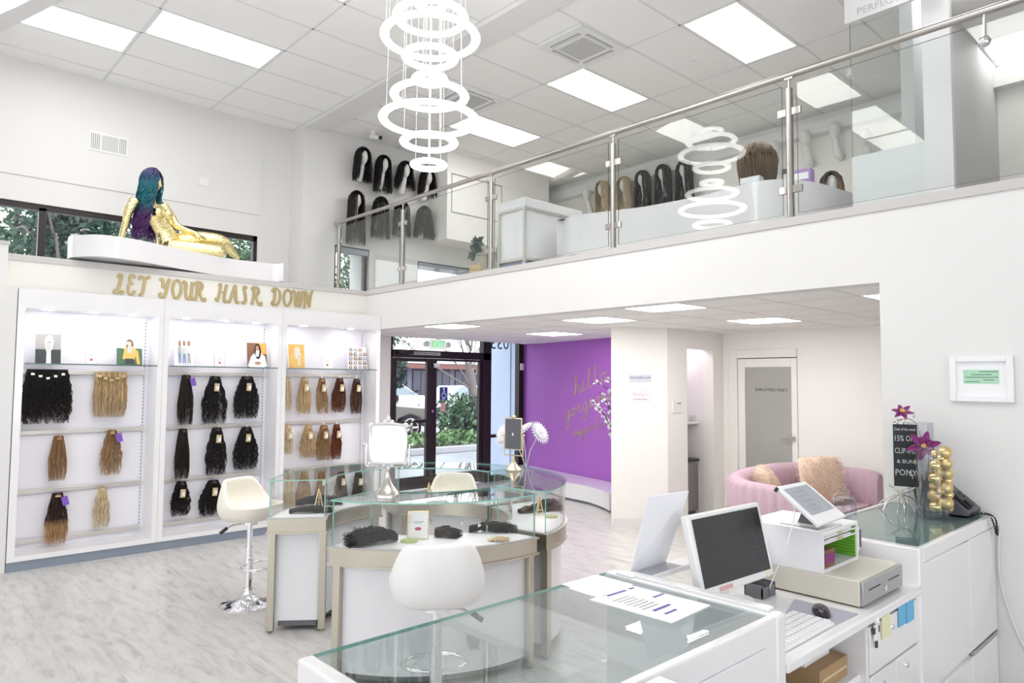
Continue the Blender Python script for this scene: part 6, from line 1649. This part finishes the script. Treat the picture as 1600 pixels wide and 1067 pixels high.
zs = at(1090, 657, 'Y', 5.2).z
t = thing('wall_shelf', 'small white shelf with cups in the alcove', 'shelf', (7.7, 5.4, zs))
build(MB().box(7.60, 5.08, zs-.03, 8.05, 5.60, zs), 'board', 'satin_white', t, bevel=.004); build(MB().box(8.03, 5.3, zs-.10, 8.05, 5.32, zs-.03), 'bracket', 'satin_white', t)
def cup(px, label, k):
    x, y = at(px, 648, 'Y', 5.18).x, 5.18
    t = thing('tea_cup', label, 'cup', (x, y, zs+.0005))
    build(MB().lathe([(.035, 0), (.07, .012), (.068, .014)], (x, y, zs), 18), 'saucer', 'satin_white', t, smooth=True)
    build(MB().lathe([(.022, .014), (.04, .035), (.046, .075), (.043, .075), (.036, .04), (.01, .02)], (x, y, zs), 18), 'bowl', 'cup_china', t, smooth=True)
    build(MB().tube(spline([(x+.042, y, zs+.065), (x+.068, y, zs+.06), (x+.06, y, zs+.035), (x+.036, y, zs+.03)], 4), .005, 8), 'handle', 'satin_white', t, smooth=True)
cup(1092, 'patterned tea cup on a saucer on the alcove shelf', 0); cup(1082, 'second tea cup behind the first on the alcove shelf', 1)
p = Vector((7.70, 5.42, 0))
t = thing('potted_plant', 'small green plant on the alcove shelf beside the cups', 'plant', (p.x, 5.42, zs))
build(MB().lathe([(.03, 0), (.045, .07), (.04, .07)], (p.x, 5.42, zs), 14), 'pot', 'satin_white', t, smooth=True); build(leaf_cloud([((p.x, 5.42, zs+.15), (.06, .06, .10))], 60, .03, 8), 'foliage', 'leaf_ivy', t)
zf = at(1090, 715, 'Y', 5.15).z
t = thing('cabinet', 'grey bar cabinet with a dark top in the alcove', 'cabinet', (7.72, 5.4, 0))
build(MB().box(7.45, 5.10, .05, 8.04, 5.60, zf-.03), 'body', 'fridge', t, bevel=.004); build(MB().box(7.44, 5.08, zf-.03, 8.045, 5.61, zf), 'top', 'black_plastic', t, bevel=.004)
build(MB().box(7.47, 5.092, .08, 8.02, 5.10, zf-.05), 'door', 'fridge', t, bevel=.004); build(MB().box(7.47, 5.14, 0, 8.02, 5.58, .05), 'toe', 'kick_dark', t)
t = thing('bowl', 'dark bowl on the grey cabinet in the alcove', 'bowl', (7.70, 5.34, zf))
build(MB().lathe([(.04, 0), (.10, .05), (.12, .09), (.115, .09), (.09, .05), (.02, .012)], (7.70, 5.34, zf), 20), 'bowl', 'grey_plastic', t, smooth=True); build(MB().lathe([(.05, 0), (.05, .006)], (7.70, 5.34, zf), 16), 'foot', 'black_plastic', t)
t = thing('wall_picture', 'narrow dark purple picture on the left side of the alcove', 'picture', (7.43, 5.3, 1.95))
build(MB().box(7.42, 5.08, 1.62, 7.47, 5.5, 2.02), 'panel', 'petal_plum', t, bevel=.004); build(MB().box(7.465, 5.12, 1.66, 7.475, 5.46, 1.98), 'image', 'lilac_box', t)
# ------------------------------------------------------------------ loveseat, pillows
t = thing('loveseat', 'pink velvet channel tufted loveseat under the loft by the employees door', 'sofa', (7.0, 3.25, 0))
path = spline([(6.08, 2.84), (6.03, 3.15), (6.08, 3.44), (6.32, 3.65), (6.70, 3.72), (7.1, 3.73), (7.45, 3.71), (7.72, 3.62), (7.90, 3.40), (7.95, 3.12), (7.94, 2.80)], 12)
P = np.array(path); sl_ = np.concatenate([[0], np.cumsum(np.linalg.norm(np.diff(P, axis=0), axis=1))]); tot = sl_[-1]
N_ = 190; ss = np.linspace(0, tot, N_); px_ = np.interp(ss, sl_, P[:, 0]); py_ = np.interp(ss, sl_, P[:, 1])
tx, ty = np.gradient(px_), np.gradient(py_); ln_ = np.hypot(tx, ty); nx_, ny_ = ty/ln_, -tx/ln_
v = []
for i in range(N_):
    f = ss[i]/tot; hgt = .765+.06*sin(pi*f)**1.5+.02*f
    e = min(1, min(f, 1-f)/.035); hgt -= .035*(1-e)**2
    rib = .024*abs(sin(pi*ss[i]/.095))*e
    for o, z in ((-rib+.012, .13), (-rib-.004, .45), (-rib-.008, hgt-.06), (.012, hgt-.012), (.06, hgt), (.11, hgt-.012), (.135+rib, hgt-.07), (.145+rib, .5), (.14, .30), (.14, .13)):
        v.append((px_[i]+nx_[i]*o, py_[i]+ny_[i]*o, z))
k = 10
fc = [(i*k+j, (i+1)*k+j, (i+1)*k+(j+1) % k, i*k+(j+1) % k) for i in range(N_-1) for j in range(k)]+[tuple(range(k)), tuple((N_-1)*k+j for j in range(k))[::-1]]
build(MB().add(v, fc), 'back', 'velvet_pink', t, smooth=True, angle=70)
inner = [(px_[i]+nx_[i]*.15, py_[i]+ny_[i]*.15) for i in range(0, N_, 6)]
build(MB().prism(inner, .30, .44), 'seat_cushion', 'velvet_pink', t, bevel=.03, seg=3); build(MB().prism(inner, .14, .295), 'seat_base', 'velvet_pink', t, bevel=.01)
for x, y in ((6.2, 2.95), (7.84, 2.95), (6.35, 3.5), (7.65, 3.5)): build(MB().cyl((x, y, 0), (x, y, .14), .013, 10, .02), 'leg', 'gold_frame', t, smooth=True)

def pillow(c, rz, tilt, size, label, seed):
    t = thing('pillow', label, 'pillow', c, rz)
    g = np.random.default_rng(seed); T = Matrix.Rotation(R_(tilt), 3, 'X')
    def surf(u, w_, s):                                    # a square cushion in the local xz plane
        return (u*size/2*(1-.06*w_*w_), s*.075*((1-abs(u)**3)*(1-abs(w_)**3))**.5, w_*size/2*(1-.06*u*u))
    mb = MB(); n = 12
    for s in (-1, 1):
        vv = [tuple(T @ Vector(surf(-1+2*i/n, -1+2*j/n, s))) for i in range(n+1) for j in range(n+1)]
        q = [(i*(n+1)+j, (i+1)*(n+1)+j, (i+1)*(n+1)+j+1, i*(n+1)+j+1) for i in range(n) for j in range(n)]
        mb.add(vv, q if s < 0 else [f[::-1] for f in q])
    build(mb, 'cover', 'fur_peach', t, smooth=True, local=True)
    m = 900; S = np.zeros((m, 5, 3))
    for i in range(m):
        s = -1 if g.random() < .7 else 1; u, w_ = g.uniform(-1, 1, 2)
        p = np.array(surf(u, w_, s)); d = np.array([u*.6+g.normal(0, .4), s*.8, w_*.6+g.normal(0, .4)]); d /= np.linalg.norm(d)
        for j in range(5): S[i, j] = p+d*.05*j/4+np.array([0, 0, -.022*(j/4)**2])
    S = S @ np.array(T).T
    o = tubes_mesh('fur', S, np.tile(np.linspace(.003, .0012, 5), (m, 1)), 'fur_peach', parent=t); o['kind'] = 'stuff'
pillow((7.42, 3.22, .67), R_(-28), -14, .52, 'peach shaggy fur pillow standing in the right half of the pink loveseat', 1)
pillow((6.55, 3.36, .64), R_(38), -20, .48, 'peach shaggy fur pillow peeking over the left arm of the pink loveseat', 2)

# ------------------------------------------------------------------ handwriting and blossom by the purple wall
HW = {'h': [[(0,0),(.25,.5),(.38,.95),(.28,1.0),(.2,.7),(.12,.05),(.25,.35),(.45,.45),(.5,.2),(.55,.02),(.75,.1)]], 'e': [[(0,.1),(.3,.25),(.42,.42),(.28,.46),(.18,.2),(.3,.0),(.6,.1)]],
 'l': [[(0,.05),(.3,.5),(.42,.95),(.3,1.0),(.22,.5),(.28,.05),(.5,.08)]], 'o': [[(.3,.44),(.12,.3),(.15,.05),(.4,.02),(.5,.3),(.32,.45),(.5,.36),(.75,.4)]],
 'g': [[(.5,.4),(.25,.44),(.1,.2),(.25,.02),(.45,.2),(.52,.42),(.46,-.1),(.3,-.55),(.1,-.5),(.25,-.2),(.75,.12)]], 'r': [[(0,.1),(.2,.4),(.25,.5),(.4,.42),(.38,.1),(.5,.0),(.7,.12)]],
 'u': [[(0,.1),(.18,.44),(.18,.1),(.3,.0),(.48,.2),(.52,.44),(.52,.08),(.75,.08)]], 's': [[(0,.1),(.3,.4),(.38,.46),(.45,.15),(.3,.0),(.1,.05),(.6,.1)]],
 'm': [[(0,.1),(.12,.42),(.14,.0),(.28,.4),(.36,.38),(.36,.0),(.5,.4),(.6,.36),(.6,.05),(.8,.1)]], 'y': [[(0,.1),(.15,.44),(.2,.1),(.38,.1),(.52,.44),(.48,-.1),(.3,-.55),(.15,-.4),(.75,.1)]],
 'p': [[(0,.1),(.2,.45),(.12,-.55),(.22,.3),(.42,.44),(.5,.2),(.3,.02),(.7,.1)]], 'f': [[(0,.05),(.3,.6),(.4,.95),(.28,.95),(.2,.2),(.18,-.5),(.3,-.4),(.25,.0),(.6,.1)]],
 'c': [[(.5,.38),(.3,.45),(.12,.2),(.3,.0),(.65,.1)]], 't': [[(0,.1),(.25,.5),(.28,.85),(.24,.1),(.4,.0),(.6,.1)],[(.1,.6),(.45,.64)]], 'k': [[(0,.05),(.3,.6),(.36,.95),(.25,.9),(.15,.0),(.2,.3),(.42,.44),(.3,.25),(.5,.0),(.7,.1)]],
 '#': [[(.15,0),(.3,.7)],[(.4,0),(.55,.7)],[(.05,.22),(.6,.26)],[(.1,.46),(.65,.5)]]}
W0, W1 = Vector((8.42, 8.3, 0)), Vector((8.02, 6.55, 0))
wd_ = (W1-W0).normalized(); wn = Vector((wd_.y, -wd_.x, 0))
if wn.x > 0: wn = -wn
def purplept(px, py):
    d = sight(px, py, 1)-CAM; k = (W0-CAM).dot(wn)/d.dot(wn); return CAM+d*k
t = thing('wall_lettering', 'brown handwritten greeting across the purple wall', 'lettering', tuple(purplept(905, 640)))
for word, px, py, size, wd, ang in (('hello', 898, 618, .27, .017, 17), ('gorgeous', 884, 655, .25, .017, 17), ('#myperfectlocks', 897, 684, .15, .009, 17)):
    o = purplept(px, py); a = R_(ang)
    r_ = wd_*cos(a)+Vector((0, 0, 1))*sin(a); u_ = -wd_*sin(a)+Vector((0, 0, 1))*cos(a)
    sl = u_+r_*.18
    n_ = wn
    M = Matrix(((r_.x, sl.x, n_.x, o.x), (r_.y, sl.y, n_.y, o.y), (r_.z, sl.z, n_.z, o.z), (0, 0, 0, 1))) @ Matrix.Translation((0, 0, .003))
    mb = MB(); cx_ = 0
    for ch in word:
        for st in HW[ch]: ribbon(mb, [((x*.95+cx_)*size, y*size*1.05) for x, y in spline(st, 5)], wd, .003, M)
        cx_ += .66
        if (o+r_*cx_*size).y < 5.9: break
    build(mb, 'script', 'wall_script', t)

dB = 9.8
def bpt(px, py, dd=0): return sight(px, py, dB+dd)
base = bpt(974, 770)
t = thing('blossom_tree', 'artificial tree with dark branches and white blossoms beside the white column', 'plant', (base.x, base.y, .25))
build(MB().lathe([(.10, 0), (.14, .22), (.13, .22), (.12, .19)], (base.x, base.y, .251), 20), 'pot', 'satin_white', t, smooth=True)
hub = bpt(972, 715)
build(MB().tube([(base.x, base.y, .42), tuple(hub)], [.022, .016], 8), 'trunk', 'branch_dark', t, smooth=True)
tips = [[(960, 676), (948, 655), (937, 640), (925, 627)], [(962, 680), (950, 660), (946, 650), (935, 635)], [(962, 660), (952, 635), (944, 622), (936, 612)], [(966, 650), (957, 620), (948, 607), (933, 598)], [(968, 640), (962, 615), (955, 600), (950, 592)], [(966, 690), (958, 684), (955, 678), (953, 672)], [(965, 660), (955, 648), (948, 630), (942, 617)], [(980, 650), (985, 610), (990, 590), (992, 570)]]
pts = []
for k, tp in enumerate(tips):
    q = [tuple(hub)]+[tuple(bpt(x, y, .12*sin(k*2.1+j))) for j, (x, y) in enumerate(tp)]
    sp = spline(q, 6); build(MB().tube(sp, list(np.linspace(.011, .003, len(sp))), 6), 'branch', 'branch_dark', t, smooth=True); pts += sp[8:]
bl = MB(); gb = np.random.default_rng(3)
for k in range(110):
    c = Vector(pts[gb.integers(len(pts))])+Vector(gb.normal(0, .022, 3)); nv = Vector(gb.normal(0, 1, 3)).normalized(); x = nv.orthogonal().normalized(); y = nv.cross(x)
    for j in range(5):
        a = 2*pi*j/5; d = cos(a)*x+sin(a)*y; e = -sin(a)*x+cos(a)*y; R = .026
        bl.add([c, c+d*R*.6+e*R*.4+nv*R*.3, c+d*R+nv*R*.4, c+d*R*.6-e*R*.4+nv*R*.3], [(0, 1, 2, 3)])
o = build(bl, 'blossoms', 'petal_white', t); o['kind'] = 'stuff'

# ------------------------------------------------------------------ outside
struct(MB().box(-60, 9.25, -.3, 90, 120, -.03), 'ground', 'asphalt')
yc = at(700, 706, 'Z', 0).y
struct(MB().box(-20, yc, -.03, 60, yc+.18, .12), 'kerb', 'concrete', bevel=.02)
struct(MB().box(-20, yc+.18, -.03, 60, yc+3.2, .08), 'planting_bed', 'bark')
struct(MB().box(8.52, 9.28, -.03, 9.1, 9.8, 4.5), 'pillar', 'ext_pillar')
xa = at(797, 600, 'Y', 9.3).x
struct(MB().box(xa, 9.14, -.03, 8.60, 9.3, 4.0), 'pillar', 'ext_pillar')
def ray_at(px, py, Y): return at(px, py, 'Y', Y)
iv = leaf_cloud([((x, yc+.9, .22), (1.0, .75, .22)) for x in np.arange(8, 24, 1.0)], 5200, .09, 21)
tag(build(iv, 'ivy', 'leaf_ivy'), 'low ivy ground cover behind the kerb outside the entrance', 'ivy', kind='stuff')
for k, (px, py, rx, rz, lab) in enumerate(((716, 655, .75, .75, 'leafy shrub outside behind the wheelchair sticker'), (742, 655, .9, .75, 'leafy shrub outside at the foot of the bare tree'), (782, 655, .8, .7, 'leafy shrub outside right of the bare tree, through the side pane'))):
    c = ray_at(px, py, yc+1.7)
    t = thing('shrub', lab, 'shrub', (c.x, c.y, .08), 0, 'shrubs in the planting bed')
    for q in range(4): build(MB().tube([(c.x, c.y, .08), (c.x+.5*cos(q*1.7), c.y+.3*sin(q*1.7), .9)], [.03, .012], 6), 'stem', 'bark', t)
    o = build(leaf_cloud([((c.x, c.y, c.z), (rx, .7, rz))], 1000, .085, 30+k), 'foliage', 'leaf', t); o['kind'] = 'stuff'

def tree(c, h, crown, label, seed, n=2600, leaf='leaf_dark', size=.2, trunk_r=.16):
    t = thing('tree', label, 'tree', (c[0], c[1], 0))
    build(MB().tube(spline([(c[0], c[1], -.03), (c[0]+.1, c[1], h*.4), (c[0]-.05, c[1]+.1, h*.8)], 5), list(np.linspace(trunk_r, trunk_r*.4, 11)), 10), 'trunk', 'bark', t, smooth=True)
    g = np.random.default_rng(seed)
    for q in range(6):
        a = g.uniform(0, 6.28); z = h*g.uniform(.35, .7); r = crown*g.uniform(.5, .9)
        build(MB().tube(spline([(c[0], c[1], z), (c[0]+r*.5*cos(a), c[1]+r*.5*sin(a), z+.6), (c[0]+r*cos(a), c[1]+r*sin(a), z+1.3)], 4), list(np.linspace(trunk_r*.4, .02, 9)), 6), 'branch', 'bark', t, smooth=True)
    bl = [((c[0]+g.normal(0, crown*.5), c[1]+g.normal(0, crown*.3), h*.72+g.normal(0, h*.16)), (crown*g.uniform(.25, .5),)*3) for _ in range(16)]
    o = build(leaf_cloud(bl, n, size, seed), 'foliage', leaf, t); o['kind'] = 'stuff'
for k, (px, Y, h, cr, lab, lf_) in enumerate(((20, 24, 8.5, 2.4, 'leafy tree outside the left pane of the clerestory window', 'leaf'), (95, 21, 7.6, 2.0, 'dark leafy tree outside right of the clerestory mullion', 'leaf_dark'), (160, 26, 8.8, 2.6, 'tall dark tree outside behind the left part of the gold mannequin', 'leaf_dark'),
        (300, 24, 7.8, 2.2, 'dark tree outside behind the gold mannequin', 'leaf_dark'), (385, 22, 7.2, 1.8, 'leafy tree outside the right end of the clerestory window', 'leaf'), (550, 22, 6.6, 2.0, 'leafy tree outside the loft window behind the glass railing', 'leaf'))):
    p = at(px, 500, 'Y', Y); tree((p.x, p.y), h, cr, lab, 60+k, 3000, lf_, .11)
p = at(622, 600, 'Y', 15.0); tree((p.x-.35, p.y), 3.3, .5, 'dark evergreen outside at the left edge of the entrance glass', 71, 1500, 'leaf_dark', .08, .06)
# bare tree
p = at(744, 690, 'Y', yc+1.6); bx, by = p.x, p.y
t = thing('tree', 'bare multi-stemmed tree outside the entrance, right of the wheelchair sticker', 'tree', (bx, by, .08))
build(MB().tube(spline([(bx, by, .05), (bx-.1, by, 1.2), (bx-.3, by, 2.2)], 5), list(np.linspace(.15, .11, 11)), 12), 'trunk', 'bark', t, smooth=True)
g = np.random.default_rng(8)
for q in range(16):
    a = g.uniform(-1.0, 1.0); z0 = g.uniform(1.4, 2.6); L = g.uniform(2.2, 4.2); x1 = bx-.3+L*sin(a); z1 = z0+L*cos(a)*.9
    pts = spline([(bx-.22, by, z0), (bx-.3+L*.4*sin(a*1.25), by+g.normal(0, .3), z0+L*.4*cos(a)*.8), (x1, by+g.normal(0, .5), z1)], 6)
    b_ = build(MB().tube(pts, list(np.linspace(.034 if q < 5 else .018, .006, len(pts))), 7), 'branch', 'bark', t, smooth=True)
    for w_ in range(4):
        s = pts[g.integers(5, len(pts))]; e = (s[0]+g.normal(0, .5), s[1]+g.normal(0, .3), s[2]+g.uniform(.2, .9))
        build(MB().tube([s, tuple((np.array(s)+np.array(e))/2+g.normal(0, .06, 3)), e], [.014, .010, .005], 5), 'twig', 'bark', b_)

def car(c, prof, cabin, L, Wd, mat, label, wr=.36, wheels=(.18, .80)):
    """prof/cabin: side outlines (x 0..1 from the tail to the nose, z metres)"""
    t = thing('car', label, 'car', (c[0], c[1], -.03))
    def ext(poly, y0, y1, shrink=0):
        cx_ = sum(p[0] for p in poly)/len(poly); cz = sum(p[1] for p in poly)/len(poly); n = len(poly)
        A_ = [(c[0]+(x-.5)*L, c[1]+y0, z) for x, z in poly]; B_ = [(c[0]+(x-.5)*L, c[1]+y1, z) for x, z in poly]
        return MB().add(A_+B_, [tuple(range(n)), tuple(range(n, 2*n))[::-1]]+[((i+1) % n, i, n+i, n+(i+1) % n) for i in range(n)])
    build(ext(prof, -Wd/2, Wd/2), 'body', mat, t, bevel=.07, seg=3)
    build(ext(cabin, -Wd/2+.12, Wd/2-.12), 'roof', mat, t, bevel=.05, seg=3)
    sc = lambda poly, f: [((x-sum(p[0] for p in poly)/len(poly))*f+sum(p[0] for p in poly)/len(poly), (z-sum(p[1] for p in poly)/len(poly))*f*.94+sum(p[1] for p in poly)/len(poly)) for x, z in poly]
    build(ext(sc(cabin, .88), -Wd/2+.105, -Wd/2+.13), 'side_window', 'car_glass', t)
    x0, z0 = cabin[2]; x1, z1 = cabin[3]
    X0, X1 = c[0]+(x0-.5)*L, c[0]+(x1-.5)*L
    build(MB().add([(X0+.05, c[1]-Wd/2+.2, z0-.03), (X1+.05, c[1]-Wd/2+.2, z1+.03), (X1+.05, c[1]+Wd/2-.2, z1+.03), (X0+.05, c[1]+Wd/2-.2, z0-.03)], [(0, 1, 2, 3)]), 'windscreen', 'car_glass', t, solid=.01)
    for w_ in wheels:
        for s in (-1, 1):
            wx = c[0]+(w_-.5)*L; wy = c[1]+s*(Wd/2-.1)
            k = build(MB().cyl((wx, wy-.11, wr-.03), (wx, wy+.11, wr-.03), wr, 24), 'wheel', 'tyre', t, smooth=True)
            rm = MB().cyl((wx, wy+s*.112, wr-.03), (wx, wy+s*.118, wr-.03), wr*.30, 14)
            for q in range(5):
                a = 2*pi*q/5; rm.tube([(wx+wr*.15*cos(a), wy+s*.115, wr-.03+wr*.15*sin(a)), (wx+wr*.66*cos(a), wy+s*.115, wr-.03+wr*.66*sin(a))], wr*.10, 6)
            rm.tube([(wx+wr*.68*cos(a), wy+s*.115, wr-.03+wr*.68*sin(a)) for a in np.linspace(0, 2*pi, 20, endpoint=False)], wr*.06, 6, True)
            build(rm, 'rim', 'rail_metal', k, smooth=True)
    nx = c[0]+.47*L
    for s in (-1, 1): build(MB().box(nx-.1, c[1]+s*(Wd/2-.30)-.15, .78, nx+.10, c[1]+s*(Wd/2-.30)+.15, .94), 'headlamp', 'satin_white', t, bevel=.03)
    build(MB().box(nx-.25, c[1]-Wd/2-.01, .80, nx-.08, c[1]-Wd/2+.05, .92), 'indicator', 'lamp_amber', t, bevel=.02)
    build(MB().box(c[0]+.14*L, c[1]-Wd/2-.18, 1.12, c[0]+.19*L, c[1]-Wd/2+.02, 1.30), 'wing_mirror', 'black_plastic', t, bevel=.03)
    build(MB().box(nx+.02, c[1]-.6, .40, nx+.16, c[1]+.6, .55), 'bumper', 'grey_plastic', t, bevel=.03)
p = at(640, 672, 'Y', yc+3.3); W2 = 4.6
car((p.x-.30*W2, yc+4.2), [(.02, .42), (.0, .75), (.02, 1.10), (.70, 1.04), (.96, .94), (1.0, .75), (.99, .38), (.92, .36), (.88, .62), (.80, .72), (.72, .62), (.68, .36), (.28, .36), (.24, .62), (.17, .70), (.10, .60), (.07, .40)],
    [(.03, 1.02), (.08, 1.72), (.52, 1.76), (.73, 1.03)], W2, 1.85, 'car_silver', 'silver sport utility car parked outside the left door pane', .38)
p = at(735, 615, 'Y', yc+12)
car((p.x, yc+12), [(.0, .40), (.0, .80), (.03, .98), (.72, .98), (.97, .82), (1.0, .55), (.98, .36), (.9, .35), (.86, .58), (.79, .62), (.72, .58), (.68, .35), (.28, .35), (.24, .58), (.17, .62), (.10, .56), (.06, .38)],
    [(.08, .96), (.22, 1.48), (.50, 1.50), (.70, .98)], 4.6, 1.8, 'car_white', 'white sedan parked farther back behind the shrubs', .33)
p = at(650, 612, 'Y', yc+14)
car((p.x, yc+16), [(.0, .40), (.0, .80), (.03, .98), (.72, .98), (.97, .82), (1.0, .55), (.98, .36), (.9, .35), (.86, .58), (.79, .62), (.72, .58), (.68, .35), (.28, .35), (.24, .58), (.17, .62), (.10, .56), (.06, .38)],
    [(.08, .96), (.20, 1.5), (.52, 1.52), (.72, .98)], 4.6, 1.8, 'car_white', 'pale car parked behind the silver car', .33)
yb = yc+32
bx0, bx1 = at(600, 600, 'Y', yb).x-4, at(800, 600, 'Y', yb).x+8
t = thing('building', 'long low building across the car park with dark windows and a red fascia', 'building', ((bx0+bx1)/2, yb, -.03))
build(MB().box(bx0, yb, -.03, bx1, yb+10, 3.04), 'wall', 'building_wall', t)
build(MB().box(bx0, yb-1.2, 2.65, bx1, yb+.0, 3.05), 'fascia', 'fascia_red', t); build(MB().box(bx0-.5, yb-1.3, 3.05, bx1+.5, yb+10, 3.6), 'roof', 'car_white', t)
nwin = 12; ww = (bx1-bx0)/nwin
for k in range(nwin):
    f = build(MB().box(bx0+k*ww+.25, yb-.06, .5, bx0+(k+1)*ww-.25, yb-.0, 2.6), 'window', 'frame_dark', t)
    for q in range(2): build(MB().box(bx0+k*ww+.32+q*(ww-.6)/2, yb-.08, .6, bx0+k*ww+.32+(q+1)*(ww-.6)/2-.08, yb-.06, 2.5), 'pane', 'building_dark', f)
